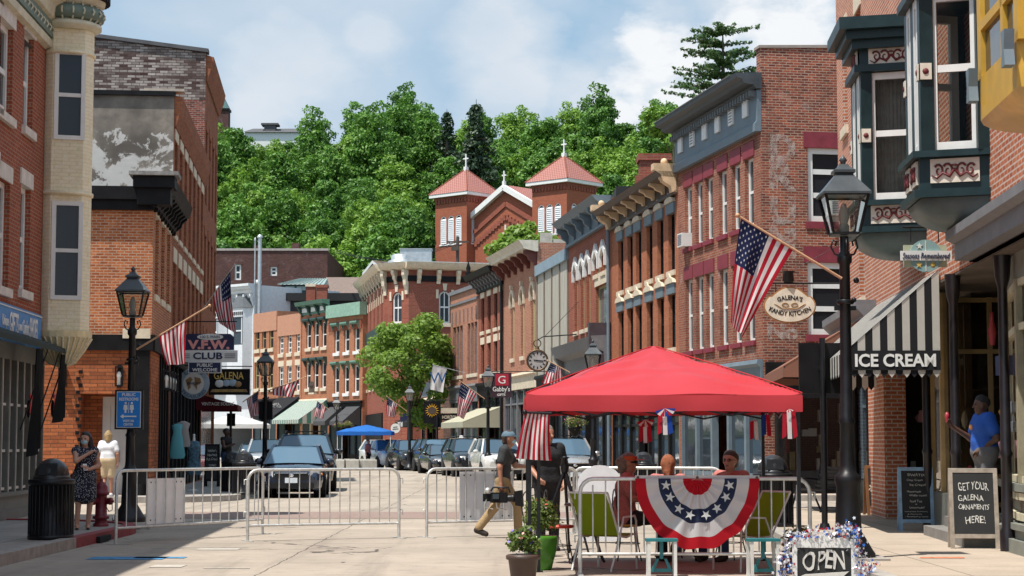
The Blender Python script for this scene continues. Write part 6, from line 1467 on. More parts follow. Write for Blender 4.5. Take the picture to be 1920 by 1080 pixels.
lamp0 = make_lamp()
LAMPS = [(245, 33.3, 1.0, 'street lamp behind the left barricade carrying the blue restroom sign'), (1588, 22.7, 1.08, 'tall street lamp in front of the ice cream shop with the large flag'), (497, 62.5, 1.0, 'street lamp standing left of the dark parked cars'),
         (1112, 55.5, .98, 'street lamp showing just above the red tent roof'), (915, 76, 1.0, 'street lamp beside the dark gift shop sign'), (768, 101, 1.0, 'street lamp beside the sunflower sign'), (631, 127, 1.0, 'farthest street lamp in front of the grey awnings')]
LP = []
for i, (px, Y, s, lab) in enumerate(LAMPS):
 p = P(px, 800, Y); o = lamp0 if i == 0 else copy_tree(lamp0)
 o.location = (p.x, Y, .125); o.scale = (s, s, s); o['label'] = lab; LP.append(Vector((p.x, Y, .125)))
mb = MB(); mb.box(LP[1].x - .42, LP[1].x + .42, LP[1].y - .42, LP[1].y + .42, .1, .15); sl_ = mb.build('lamp_footing', M_kerb); tag(sl_, 'low square concrete footing under the tall right street lamp', 'footing')

# ============================================================ FLAGS
M_fr = cloth('flag_red', (.42, .012, .03), .35); M_fw = cloth('flag_white', (.70, .67, .67), .35); M_fb = cloth('flag_blue', (.012, .018, .07), .25); M_pole = mat('flag_pole_wood', (.55, .32, .19), .5); M_star = cloth('flag_star', (.75, .75, .75), .3)
def starpoly(c, r, rot=0): return [(c[0] + r * (1 if k % 2 == 0 else .4) * math.sin(rot + k * math.pi / 5), c[1] + r * (1 if k % 2 == 0 else .4) * math.cos(rot + k * math.pi / 5)) for k in range(10)]
def flag(label, Y, base, tip, cl, canton=True, stars=0, fold=.06, na=26, nb=22, dy=-.15, pm=None, seed=0, ftype='flag'):
 """cl: pixel corners of the cloth: at the tip, lower on the pole, below the lower end, below the tip"""
 b, tp = P(*base, Y), P(*tip, Y + dy); o = thing('flag', label, 'flag', tuple(b), 0, 'flags along the street'); tp = tp - b
 c0, c1, c2, c3 = [P(*q, Y + dy * .6) - b for q in cl]
 d = tp; f0 = max(.0, min(1, c0.dot(d) / d.dot(d))); f1 = max(0, min(1, c1.dot(d) / d.dot(d))); c0 = d * f0; c1 = d * f1
 nrm = Vector((0, -1, 0)); rn = random.Random(seed); ph = rn.uniform(0, 6)
 def pos(a, v):
  p = (c0 * (1 - a) + c1 * a) * (1 - v) + (c3 * (1 - a) + c2 * a) * v
  sag = v * (1 - v) * .12 * (c3 - c0).length
  return p + nrm * (fold * (.25 + v) * (math.sin(a * 9 + ph + v * 2) + .5 * math.sin(a * 17 + ph * 2 - v * 3)) * min(1, v * 3)) + Vector((-sag * .6, 0, -sag * .2))
 mb = MB(); mb.tube([(0, 0, 0), tuple(tp)], [.018, .014], 6); mb.sphere(tuple(tp), .03, 8, 6); mb.build('pole', pm or M_pole, o)
 mb = MB(); mb.smooth = True; vs = [tuple(pos(i / na, j / nb)) for j in range(nb + 1) for i in range(na + 1)]
 mb.add(vs, [], True)
 for j in range(nb):
  for i in range(na):
   st = int((i + .5) / na * 13); m_ = 0 if st % 2 == 0 else 1
   if canton and st < 7 and (j + .5) / nb < .42: m_ = 2
   if canton == 'white': m_ = 1
   k = j * (na + 1) + i; mb.f.append([k, k + 1, k + na + 2, k + na + 1]); mb.mi.append(m_); mb.sm.append(True)
 cl_ = mb.build('cloth', [M_fr, M_fw, M_fb], o)
 if stars:
  mb = MB(); rows = 9 if stars > 1 else 5
  for r_ in range(rows):
   n = (6 if r_ % 2 == 0 else 5) if stars > 1 else 4
   for k in range(n):
    a = 7 / 13 * (r_ + .7) / (rows + .4); v = .42 * (k + (.5 if r_ % 2 == 0 else 1.0)) / 6 if stars > 1 else .42 * (k + .6) / 4.2
    for sgn in (1, -1):
     vs = [pos(a + x * .018 / 1.0, v + z * .0165) + nrm * .006 * sgn for x, z in starpoly((0, 0), 1.0 if stars > 1 else 1.7)]
     mb.add(vs, [tuple(range(10))], False)
  mb.build('stars', M_star, cl_)
 return o
flag('large american flag on the pole of the tall right street lamp', 22.6, (1578, 522), (1383, 404), ((1387, 407), (1490, 466), (1393, 632), (1369, 606)), True, 2, .045, 52, 40, -.25)
flag('drooping red striped flag on the left street lamp with the restroom sign', 33.2, (256, 655), (393, 573), ((352, 600), (298, 634), (312, 685), (349, 682)), False, 0, .07, 26, 20, -.3, seed=2)
flag('american flag on a high pole from the tall left brick wall', 62, (378, 583), (440, 496), ((439, 512), (401, 555), (411, 606), (443, 626)), True, 1, .1, seed=3, pm=M_tin)
flag('small american flag beside the maroon awning', 66, (455, 754), (486, 732), ((485, 733), (461, 748), (470, 785), (485, 776)), True, 1, .06, seed=4)
flag('dark furled american flag stretched out from the lamp by the parked cars', 62.4, (501, 733), (573, 707), ((562, 711), (510, 730), (513, 741), (548, 745)), False, 0, .08, seed=5)
flag('small american flag in front of the green striped awning', 127, (617, 768), (594, 751), ((595, 752), (611, 763), (606, 785), (589, 781)), True, 1, .12, seed=6)
flag('small american flag on the lamp under the street tree', 101, (763, 771), (725, 743), ((726, 745), (747, 757), (740, 783), (724, 779)), True, 1, .1, seed=7)
flag('american flag on the lamp left of the gift shop sign', 76, (909, 748), (862, 714), ((864, 716), (894, 738), (869, 786), (857, 779)), True, 1, .09, seed=8)
flag('american flag peeking over the left end of the red tent roof', 55, (1068, 698), (1027, 676), ((1030, 684), (1052, 692), (1056, 724), (1016, 718)), True, 1, .09, seed=9)
wf = flag('white flag bearing a blue letter beside the small shop', 106, (872, 699), (812, 684), ((811, 683), (838, 690), (831, 736), (806, 730)), 'white', 0, .05, pm=M_tin, seed=11)
q = P(822, 709, 105.6) - wf.location; text(wf, 'W', .95, .62, mat('flag_letter_blue', (.01, .07, .22), .7), (q.x, -.75, q.z), rz=0)
wf.children[-1].rotation_euler = (0, R(-78) * -1, 0) if False else (0, 0, 0)

# ============================================================ AWNINGS
def awning(label, fr, x0, x1, zt, zb, pr, mats, n=1, val=.25, side=True, y0=-.03, words=None, scallop=False, ns=0):
 o = thing('awning', label, 'awning', fr.w(0, 0, 0), fr.rz); k = n; mb = MB()
 for i in range(k):
  a, b = x0 + (x1 - x0) * i / k, x0 + (x1 - x0) * (i + 1) / k; mb.cur = i % len(mats)
  V = [(a, y0, zt), (b, y0, zt), (b, -pr, zb), (a, -pr, zb)]; mb.add(V, [(0, 1, 2, 3)], False)
  mb.add([(p[0], p[1] + .012, p[2] - .02) for p in V], [(3, 2, 1, 0)], False)
  m_ = (a + b) / 2; vv = [(a, -pr, zb), (b, -pr, zb), (b, -pr, zb - val), (m_, -pr, zb - val * (1.18 if scallop else 1)), (a, -pr, zb - val)]; mb.add(vv, [(0, 1, 2, 3, 4)], False)
 c = mb.build('canopy', mats, o)
 if side:
  ns = ns or max(1, n // 4)
  for x in (x0 + .004, x1 - .004):
   mb = MB()
   for i in range(ns):
    f0, f1 = i / ns, (i + 1) / ns; mb.cur = i % len(mats)
    A, B = (x, y0 - (pr + y0) * f0, zt - (zt - zb) * f0), (x, y0 - (pr + y0) * f1, zt - (zt - zb) * f1)
    mb.add([A, B, (x, B[1], zb - val), (x, (A[1] + B[1]) / 2, zb - val * (1.25 if scallop else 1)), (x, A[1], zb - val)], [(0, 1, 2, 3, 4)], False)
   mb.build('side_panel', mats, o)
 mb = MB()
 for x in (x0 + .03, x1 - .03): mb.tube([(x, -pr + .03, zb - .03), (x, -.02, zb - .1)], .015, 5)
 mb.tube([(x0, -pr + .02, zb - .02), (x1, -pr + .02, zb - .02)], .015, 5); mb.build('frame', M_black, o)
 return o
M_abk = cloth('awning_black', (.014, .014, .017), .05); M_awh = cloth('awning_white', (.62, .60, .55), .3); M_agr = cloth('awning_grey', (.075, .075, .08), .1); M_ags = cloth('awning_green', (.10, .24, .19), .2); M_amr = cloth('awning_maroon', (.085, .006, .014), .12); M_abr = cloth('awning_brown', (.27, .125, .085), .2); M_acr = cloth('awning_cream', (.55, .53, .40), .3)
# ice cream shop
fr = Frame((XR(42.3), 42.3), (XR(4), 4)); Yn, Yf = 28.4, 35.4
q = P(1780, 506, 28.4); zt = q.z; zb = P(1605, 668, 28.4).z
ic = awning('black and white striped awning of the ice cream shop', fr, RX(Yf), RX(Yn), zt, zb + .05, 1.5, [M_awh, M_abk], 38, .3, ns=13, scallop=True)
mb = MB(); xn = RX(Yn) + .003; mb.box(xn, xn + .012, -1.38, -.03, zb - .21, zb + .09); mb.build('lettered_band', M_abk, ic)
o = text(ic, 'ICE CREAM', 1.22, .2, M_whitep, (0, 0, 0), bold=.03); o.location = (xn + .018, -.71, zb - .06); o.rotation_euler = (0, 0, R(90))
br = awning('brown cloth awning at the corner beyond the ice cream shop', fr, .3, RX(36.6), P(1580, 612, 41).z, P(1432, 712, 41.8).z + .1, 1.75, [M_abr], 1, .22)
fr = fr2; q = lambda f, px, py: f.hit(px, py)
def farawn(label, f, x0f, x1f, zt, zb, pr, mats, n=1, val=.3): return awning(label, f, f.L * x0f, f.L * x1f, zt, zb, pr, mats, n, val)
ja = farawn('black awning with white lettering on the bend', fr2, .05, .95, fr2.hit(543, 745)[1], fr2.hit(543, 782)[1] + .1, 2.2, [M_abk]); text(ja, 'JAMES', 2.2, .62, M_whitep, (2.8, -1.35, fr2.hit(543, 762)[1]), rx=128)
farawn('wide green and white striped awning on the bend', fr3, .02, 1.0, fr3.hit(590, 748)[1], fr3.hit(590, 790)[1] + .1, 2.6, [M_ags, M_awh], 30)
farawn('left one of the two small grey awnings on the bend', fr4, .06, .42, fr4.hit(640, 762)[1], fr4.hit(640, 790)[1], 1.5, [M_agr])
farawn('right one of the two small grey awnings on the bend', fr4, .56, .95, fr4.hit(648, 762)[1], fr4.hit(648, 790)[1], 1.5, [M_agr])
fr = rframe(5); farawn('cream awning over the shop behind the dark parked cars', fr, .0, .95, fr.hit(920, 764)[1], fr.hit(920, 792)[1], 2.1, [M_acr])
fr = Frame((A_.x, A_.y), (B_.x, B_.y)); ta = farawn('black awning lettered for ticket sales at the small shop', fr, .1, .9, fr.hit(806, 765)[1], fr.hit(806, 792)[1], 1.9, [M_abk, M_abk]); q = P(795, 794, 118) ; text(ta, 'TICKET SALES', 2.4, .3, M_whitep, (fr.L * .5, -1.93, fr.hit(806, 795)[1] - .03))

# ============================================================ SIGNS
M_slate = mat('chalkboard', (.018, .019, .02), .8, var=.3, scale=5); M_chalk = mat('chalk', (.62, .6, .56), .9, var=.1); M_navy = mat('sign_navy', (.012, .018, .07), .5); M_yellow = mat('sign_gold', (.65, .45, .12), .5)
def hang(name, label, px, py, Y, rz=0.0, cat='sign'): p = P(px, py, Y); return thing(name, label, cat, tuple(p), rz), 3500 / Y
def board(o, w_, h_, m, x=0, z=0, t_=.05, name='board'): mb = MB(); mb.box(x - w_ / 2, x + w_ / 2, 0, t_, z - h_ / 2, z + h_ / 2); return mb.build(name, m, o)
def disc(o, rx, rz_, m, x=0, z=0, y0=0, t_=.05, name='board', n=28): mb = MB(); mb.prism([(x + rx * math.cos(2 * math.pi * k / n), z + rz_ * math.sin(2 * math.pi * k / n)) for k in range(n)], y0, y0 + t_); return mb.build(name, m, o)
def rod(o, pts, r=.02, name='bracket'): mb = MB(); mb.tube(pts, r, 6); return mb.build(name, M_black, o)
# restroom sign on the left lamp
o, s = hang('restroom_sign', 'blue public restrooms sign with arrow on the left street lamp', 241.5, 768, 33.15)
board(o, .5, .7, M_black, t_=.09); M_sb = mat('sign_bright_blue', (.01, .20, .62), .4); mb = MB(); mb.box(-.215, .215, -.008, -.001, -.32, .32); mb.build('face', M_whitep, o); mb = MB(); mb.box(-.203, .203, -.014, -.009, -.308, .308); mb.build('blue_field', M_sb, o)
for sx, ww, zz, hh in (('PUBLIC', .24, .265, .055), ('RESTROOMS', .34, .185, .055), ('VISITOR', .2, -.2, .042), ('CENTER', .17, -.262, .042)): text(o, sx, ww, hh, M_whitep, (0, -.018, zz), bold=.02)
mb = MB()
for x in (-.055, .055):
 mb.sphere((x, -.016, .115), .02, 8, 5, 1, .2, 1); mb.prism([(x - .014, -.06), (x + .014, -.06), (x + .018, .0), (x + .038, .0), (x + .03, .085), (x - .03, .085), (x - .038, .0), (x - .018, .0)], -.018, -.0145)
mb.box(-.004, .004, -.018, -.0145, -.06, .13); mb.prism([(-.15, -.12), (-.09, -.16), (-.09, -.132), (.14, -.132), (.14, -.108), (-.09, -.108), (-.09, -.08)], -.018, -.0145); mb.build('pictogram', M_whitep, o)
# club sign
o, s = hang('club_sign', 'navy and white veterans club sign hanging over the left pavement', 391, 655, 60); W = 1.62
rod(o, [(-2.3, .05, .9), (.9, .05, .9)]); rod(o, [(-.5, .05, .9), (-.5, .05, .4)], .012); rod(o, [(.6, .05, .9), (.6, .05, .4)], .012)
mb = MB(); mb.prism([(-W / 2, -.02), (W / 2, -.02), (W / 2, .4), (W / 2 - .12, .5), (-W / 2 + .12, .5), (-W / 2, .4)], 0, .1); mb.build('board', M_navy, o); board(o, 1.85, .38, M_whitep, 0, -.22, .1, 'lower_board')
disc(o, .42, .1, M_whitep, .05, .4, -.02, .018, 'panel'); text(o, '100 S. MAIN', .62, .09, M_navy, (.05, -.03, .4)); text(o, 'V.F.W.', 1.35, .3, mat('neon_pink_paint', (.75, .32, .3), .5), (0, -.01, .15), bold=.05)
text(o, 'CLUB', .95, .22, M_navy, (-.02, -.01, -.21), bold=.03)
mb = MB()
for z in (-.15, -.21, -.27):
 mb.box(.52, .86, -.008, -.001, z - .01, z + .01); mb.box(-.86, -.6, -.008, -.001, z - .01, z + .01)
mb.build('stripes', M_navy, o)
o2, s = hang('welcome_sign', 'small navy sign reading public welcome under the club sign', 384, 689, 59.6); board(o2, 1.06, .36, M_whitep, t_=.06); mb = MB(); mb.box(-.5, .5, -.01, -.001, -.155, .155); mb.build('navy_field', M_navy, o2); text(o2, 'PUBLIC', .5, .11, M_whitep, (0, -.014, .075), bold=.02); text(o2, 'WELCOME', .8, .11, M_whitep, (0, -.014, -.075), bold=.02)
# jewellery roundel
o, s = hang('round_sign', 'round pale blue jewelry sign with a tan world map', 363, 719, 61); M_pb = mat('sign_pale_blue', (.36, .46, .55), .5); M_tan = mat('map_tan', (.33, .2, .09), .6)
o.scale = (1.07,) * 3; disc(o, .48, .48, M_pb); disc(o, .32, .32, M_whitep, 0, 0, -.012, .01, 'field'); mb = MB()
for pts in ([(-.25, .1), (-.1, .2), (-.02, .12), (-.1, .02), (-.08, -.12), (-.16, -.2), (-.2, -.02)], [(.02, .2), (.2, .16), (.24, .02), (.12, -.04), (.1, -.2), (.02, -.06), (.04, .06)]): mb.prism(pts[::-1], -.018, -.013)
mb.build('world_map', M_tan, o); text(o, 'JEWELRY', .42, .09, M_navy, (0, -.024, -.01), bold=.02); text(o, 'TREASURES', .85, .11, mat('sign_steel_blue', (.09, .17, .25), .5), (0, -.012, -.4), arc=(.4, -1), bold=.02); text(o, "EARTH'S", .62, .11, mat('sign_steel_blue', (.09, .17, .25), .5), (0, -.012, .4), arc=(.4, 1), bold=.02); rod(o, [(-1.2, .03, .55), (.3, .03, .55)])
# galena canning sign
o, s = hang('shop_sign', 'black hanging sign with golden Galena lettering above the maroon awning', 430, 716, 66); board(o, 1.45, .92, M_blackp); text(o, 'GALENA', 1.05, .26, M_yellow, (-.02, -.01, .22), bold=.01); text(o, 'CANNING COMPANY', 1.0, .1, M_yellow, (0, -.03, -.31)); mb = MB(); mb.prism([(-.6, -.26), (.6, -.26), (.66, -.36), (-.66, -.36)][::-1], -.015, -.002); mb.build('ribbon', M_tan, o)
mb = MB()
for k, (x, z, r, m_) in enumerate(((-.35, -.06, .17, 0), (-.1, -.04, .15, 1), (.12, -.03, .16, 1), (.3, -.08, .14, 2))): mb.cur = m_; mb.sphere((x, -.0, z), r, 10, 5, 1, .12, .8)
mb.build('painted_jars', [M_whitep, M_pb, M_tan], o); rod(o, [(-1.5, .03, .55), (.8, .03, .55)])
fr = Frame(lrow(66.5), lrow(69.5)); ma = awning('maroon awning lettered vintage sodas on the left row', fr, .0, 3.0, P(400, 738, 67).z, P(465, 762, 67).z + .05, 1.5, [M_amr], 1, .2)
o = text(ma, 'VINTAGE SODAS', 1.15, .12, M_whitep, (0, 0, 0), bold=.02); o.location = (-.012, -.8, P(430, 755, 67).z - .05); o.rotation_euler = (0, 0, R(-90))
# gift shop sign
o, s = hang('gift_sign', 'dark square hanging sign with a red panel for the gift shop', 940, 722, 77); board(o, .84, 1.02, mat('sign_plum', (.035, .012, .022), .5)); mb = MB(); mb.box(-.25, .3, -.012, -.001, -.02, .46); mb.build('red_panel', mat('sign_crimson', (.38, .01, .03), .5), o); text(o, 'G', .3, .32, M_whitep, (.02, -.016, .22)); text(o, "Gabby's", .7, .26, M_whitep, (0, -.01, -.19), bold=.01); text(o, 'GIFTS', .34, .1, M_whitep, (0, -.01, -.4), bold=.02); rod(o, [(-.4, .03, .56), (2.2, .03, .56)])
# pocket watch
o, s = hang('pocket_watch_clock', 'giant bronze pocket watch clock hanging from an iron bracket', 1007.5, 676, 78, cat='clock'); M_brz = mat('bronze', (.12, .075, .045), .5, .6, var=.3); mb = MB(); n = 32
mb.prism([(.46 * math.cos(2 * math.pi * k / n), .46 * math.sin(2 * math.pi * k / n)) for k in range(n)], -.12, .12); mb.tube([(.42 * math.cos(R(a)), -.12, .42 * math.sin(R(a))) for a in range(0, 360, 12)], .05, 6, True); mb.tube([(0, 0, .44), (0, 0, .6)], [.1, .06], 8); mb.tube([(.15 * math.cos(R(a)), 0, .72 + .15 * math.sin(R(a))) for a in range(0, 360, 20)], .025, 6, True); mb.build('case', M_brz, o)
disc(o, .385, .385, mat('clock_face', (.40, .37, .36), .6), 0, 0, -.135, .012, 'face'); mb = MB()
for k in range(12): a = R(30 * k); mb.bar((.26 * math.sin(a), -.142, .26 * math.cos(a)), (.35 * math.sin(a), -.142, .35 * math.cos(a)), .045, .01, (0, 1, 0))
mb.build('numerals', M_black, o); mb = MB(); mb.bar((-.05, -.15, .0), (.24, -.15, -.02), .035, .01, (0, 1, 0)); mb.bar((0, -.15, 0), (-.16, -.15, .02), .035, .01, (0, 1, 0)); mb.sphere((0, -.15, 0), .03, 8, 4, 1, .4, 1); mb.build('hands', M_black, o); rod(o, [(0, 0, .87), (.25, 0, 1.0), (3.4, .6, 1.25)], .03); rod(o, [(.3, 0, 1.0), (3.3, .5, 4.1)], .012, 'stay')
# sunflower sign, horizon sign, roundels
o, s = hang('sunflower_sign', 'black sign painted with a big sunflower', 810, 773, 108); board(o, .98, 1.3, M_blackp); mb = MB()
for k in range(16): a = 2 * math.pi * k / 16; mb.prism([(.22 * math.cos(a - .16), .1 + .22 * math.sin(a - .16)), (.42 * math.cos(a), .1 + .42 * math.sin(a)), (.22 * math.cos(a + .16), .1 + .22 * math.sin(a + .16))], -.015, -.002)
mb.build('petals', mat('petal_gold', (.75, .38, .02), .6), o); disc(o, .25, .2, M_brown, 0, .1, -.03, .012, 'seed_head'); rod(o, [(-.2, .03, .7), (1.6, .03, .7)])
o, s = hang('horizon_sign', 'cream and black double signboard beside the sunflower sign', 843, 777, 108.5); board(o, 1.0, .3, M_cream, 0, .22); board(o, 1.1, .36, M_blackp, .02, -.16); text(o, 'HORIZON', .9, .2, M_cream, (.02, -.01, -.16), bold=.02)
o, s = hang('roundel_sign', 'small white round sign hanging near the blue canopy', 741.5, 803, 118); disc(o, .3, .3, M_whitep); mb = MB(); mb.bar((-.15, -.01, .06), (.12, -.01, .1), .03, .01, (0, 1, 0)); mb.bar((-.18, -.01, -.06), (.18, -.01, -.03), .03, .01, (0, 1, 0)); mb.build('script', M_black, o); rod(o, [(0, .03, .3), (0, .03, .5), (1.6, .1, .5)])
o, s = hang('oval_sign', 'dark blue oval sign left of the ticket awning', 763, 785, 120); disc(o, .45, .4, M_navy); rod(o, [(0, .03, .4), (0, .03, .6), (1.2, .1, .6)])
o, s = hang('rooftop_plaque', 'brown arched plaque above the green striped awning', 584, 727, 145, fr3.rz); board(o, .9 * 1.0, .55, M_brown, 0, -.1); disc(o, .4, .3, M_brown, 0, .2); mb = MB(); mb.box(-.5, .5, -.05, .2, -.5, -.38); mb.build('ledge', M_cream, o)
# kandy kitchen
o, s = hang('oval_sign', "cream oval candy shop sign with a brown rim on an iron arm", 1481, 574, 40.4); n = 40
def ov(rx, rz_): return [(rx * math.cos(2 * math.pi * k / n), rz_ * math.sin(2 * math.pi * k / n) + (.06 * math.cos((2 * math.pi * k / n - math.pi / 2) * 3) if math.sin(2 * math.pi * k / n) > .6 else 0)) for k in range(n)]
mb = MB(); mb.prism(ov(.57, .37), 0, .05); mb.build('board', mat('sign_oak_rim', (.36, .17, .05), .5), o); mb = MB(); mb.prism(ov(.54, .34), -.008, -.001); mb.build('face', mat('sign_ivory', (.68, .62, .50), .5), o)
text(o, "GALENA'S", .56, .1, M_black, (0, -.012, .19), arc=(.75, 1), bold=.02); text(o, 'KANDY KITCHEN', .92, .1, M_black, (0, -.012, -.16), arc=(.95, -1), bold=.02); mb = MB()
for sg in (-1, 1):
 mb.tube([(sg * (.1 + .07 * math.cos(q * .6)) , -.012, .02 + .06 * (1 - q * .06) * math.sin(q * .6)) for q in range(12)], .012, 5); mb.tube([(0, -.012, -.05), (sg * .15, -.012, -.06), (sg * .28, -.012, .02), (sg * .34, -.012, .05)], [.015, .012, .012, .006], 5)
mb.build('scrollwork', M_tan, o); rod(o, [(-.75, .03, .5), (1.75, .03, .5)]); rod(o, [(-.3, .03, .5), (-.3, .03, .28)], .008); rod(o, [(.3, .03, .5), (.3, .03, .28)], .008); mb = MB(); mb.lathe([(.1, 0), (.13, .04), (.11, .2), (.15, .24)], (-.02, .03, .52), 8); mb.build('bracket_pot', M_black, o); rod(o, [(1.75, .03, 1.7), (-.4, .03, .52)], .006, 'stay')
# seasons sign
o, s = hang('round_sign', 'pale green round season sign on a cross board above the striped awning', 1735, 480, 26.8); M_sea = mat('sign_sea_green', (.30, .42, .38), .5, c2=(.2, .36, .4)); board(o, .62, .32, mat('sign_lichen', (.45, .46, .33), .5), 0, 0, .05); disc(o, .235, .235, M_sea, 0, 0, -.03, .028); board(o, .74, .14, M_whitep, 0, .0, .02).location = (0, -.052, 0)
text(o, 'Seasons Remembered', .68, .085, M_navy, (0, -.058, 0), shear=.25); mb = MB(); mb.box(-.006, .006, -.036, -.031, -.22, .22); mb.prism(starpoly((-.09, .14), .05)[::-1], -.04, -.031); mb.build('snowflake', M_whitep, o); mb = MB(); mb.prism(starpoly((-.1, -.13), .05)[::-1], -.04, -.031); mb.sphere((.1, -.03, -.13), .04, 8, 5, 1, .2, 1); mb.build('autumn_leaf', M_yellow, o)
rod(o, [(-.32, .03, .42), (.75, .03, .42)]); rod(o, [(-.2, .03, .42), (-.2, .03, .2)], .008); rod(o, [(.2, .03, .42), (.2, .03, .2)], .008); rod(o, [(.15 + .09 * math.cos(q * .6) * (1 - q * .05), .03, .53 + .09 * math.sin(q * .6) * (1 - q * .05)) for q in range(16)], .008, 'scroll')
# backs of square signs
def signback(label, px0, px1, y0, y1, Y, pole, base=True):
 a, b = P(px0, y1, Y), P(px1, y0, Y); o = thing('square_sign', label, 'sign', ((a.x + b.x) / 2, Y, .125)); w_ = (b.x - a.x) / 2; mb = MB(); mb.box(-w_, w_, 0, .07, a.z - .125, b.z - .125); mb.build('board', M_blackp, o)
 if pole is not None: x = P(pole, 800, Y).x - o.location.x; mb = MB(); mb.tube([(x, -.05, 0), (x, -.05, b.z - .05)], .05, 8); mb.lathe([(.1, 0), (.07, .1)], (x, -.05, 0), 8); mb.box(x - .06, x + .06, -.055, -.001, (a.z + b.z) / 2 - .15, (a.z + b.z) / 2 - .09); mb.build('post', M_black, o)
signback('black back of a square sign on a thin pole left of the ice cream shop', 1499, 1575, 643, 738, 30.4, 1543)
signback('black square sign board on the lamp left of the parked cars', 485, 511, 753, 787, 62.6, 497); signback('black square sign below the sunflower sign', 812, 829, 780, 801, 107, 820); signback('black square sign under the maroon awning', 425, 441, 775, 799, 69, 433)
# ============================================================ VEHICLES
M_tyre = mat('tyre_rubber', (.012, .012, .012), .85); M_rim = mat('alloy_rim', (.45, .46, .48), .3, .9); M_cgl = darkglass('car_glass', (.035, .06, .085), .9); M_hl = mat('headlight', (.7, .72, .75), .12, spec=.8); M_amber = mat('amber_lamp', (.7, .22, .03), .3); M_chrome = mat('chrome', (.7, .7, .72), .15, 1.0); M_plate = mat('plate_white', (.6, .65, .7), .5)
def car(label, px, Y, rz, paint, suv=False, s=1.0, cat='car', rails=False, plate=True, x=None):
 X = P(px, 850, Y).x if x is None else x
 o = thing('parked_car' if not suv else 'parked_suv', label, 'car' if not suv else 'suv', (X, Y, 0), R(rz), 'cars parked along the kerbs'); o.scale = (s, s, s)
 L, W, H = (4.75, 1.86, 1.70) if suv else (4.8, 1.82, 1.45)
 hz = L / 2; w = W / 2
 if suv: st = [(-hz, .42, .78, .74), (-hz + .06, .3, .9, .84), (-hz + .25, .24, .99, .93), (-hz + .7, .22, 1.04, .98), (-1.0, .22, 1.1, 1), (0, .22, 1.12, 1), (1.2, .22, 1.14, 1), (hz - .3, .25, 1.14, .97), (hz - .05, .32, 1.1, .9), (hz, .45, .95, .84)]
 else: st = [(-hz, .36, .62, .70), (-hz + .06, .24, .70, .80), (-hz + .28, .2, .76, .92), (-hz + .8, .19, .84, .98), (-.95, .19, .92, 1), (0, .19, .94, 1), (1.1, .19, .97, 1), (hz - .35, .22, .98, .96), (hz - .05, .3, .94, .88), (hz, .45, .8, .82)]
 mb = MB(); vs = []
 for y, zl, zt, k in st:
  q = w * k; m_ = zl + (zt - zl) * .5
  ring = [(q * .82, zl), (q * .97, zl + .1), (q, m_), (q * .985, zt - .09), (q * .9, zt - .015), (q * .5, zt + .03)]
  vs += [(a, y, z) for a, z in ring] + [(0, y, zt + .04)] + [(-a, y, z) for a, z in ring[::-1]]
 n = 13
 mb.add(vs, [(i * n + j, i * n + j + 1, (i + 1) * n + j + 1, (i + 1) * n + j) for i in range(len(st) - 1) for j in range(n - 1)], True)
 mb.add(vs[:n], [tuple(range(n))[::-1]], False); mb.add(vs[-n:], [tuple(range(n))], False)
 b = mb.build('body', paint, o)
 if suv: yb0, yf, yr, yb1, zb, zr = -1.15, -.45, 1.65, hz - .18, 1.1, H - .04
 else: yb0, yf, yr, yb1, zb, zr = -1.1, -.2, .85, 1.75, .93, H - .03
 wb, wt = w * .9, w * .68
 V = [(-wb, yb0, zb), (wb, yb0, zb), (wb, yb1, zb), (-wb, yb1, zb), (-wt, yf, zr), (wt, yf, zr), (wt, yr, zr), (-wt, yr, zr)]
 mb = MB(); mb.add(V, [(1, 2, 6, 5), (3, 0, 4, 7), (2, 3, 7, 6)], False); mb.build('side_glass', M_cgl, o)
 # windscreen bows forward a little
 mb = MB(); a = []; K = 6
 for i in range(K + 1):
  f_ = i / K * 2 - 1; a += [(wb * f_, yb0 - .1 * (1 - f_ * f_), zb + .03 * (1 - f_ * f_)), (wt * f_, yf - .08 * (1 - f_ * f_), zr + .01)]
 mb.add(a, [(2 * i, 2 * i + 2, 2 * i + 3, 2 * i + 1) for i in range(K)], True); mb.build('windscreen', M_cgl, o)
 mb = MB(); vs = []
 for i in range(5):
  f_ = i / 4; y = yf - .07 + (yr - yf + .12) * f_
  vs += [(-wt - .02, y, zr - .02), (-wt * .8, y, zr + .035), (0, y - (.06 if i == 0 else 0), zr + .055), (wt * .8, y, zr + .035), (wt + .02, y, zr - .02)]
 mb.add(vs, [(5 * i + j, 5 * i + j + 1, 5 * i + 6 + j, 5 * i + 5 + j) for i in range(4) for j in range(4)], True); mb.build('roof', paint, o)
 mb = MB()
 for sx in (-1, 1):
  mb.mark().bar((sx * wb, yb0 - .01, zb - .03), (sx * (wt + .01), yf - .02, zr), .07, .05); mb.mark().bar((sx * wb * 1.0, .35, zb - .02), (sx * (wt + .015), .4, zr), .03, .1); mb.mark().bar((sx * wb, yb1, zb - .02), (sx * (wt + .01), yr, zr), .1, .12)
 mb.each('pillar', paint, o)
 mb = MB()
 for sx in (-1, 1): mb.mark().sphere((sx * (w + .09), yb0 + .35, zb + .06), .12, 8, 6, 1, .55, .75); mb.bar((sx * w * .9, yb0 + .38, zb + .02), (sx * (w + .05), yb0 + .36, zb + .05), .05, .05)
 mb.each('mirror', paint, o)
 mw = bpy.data.meshes.get('tyre_mesh%d' % suv); rad = .36 if suv else .33
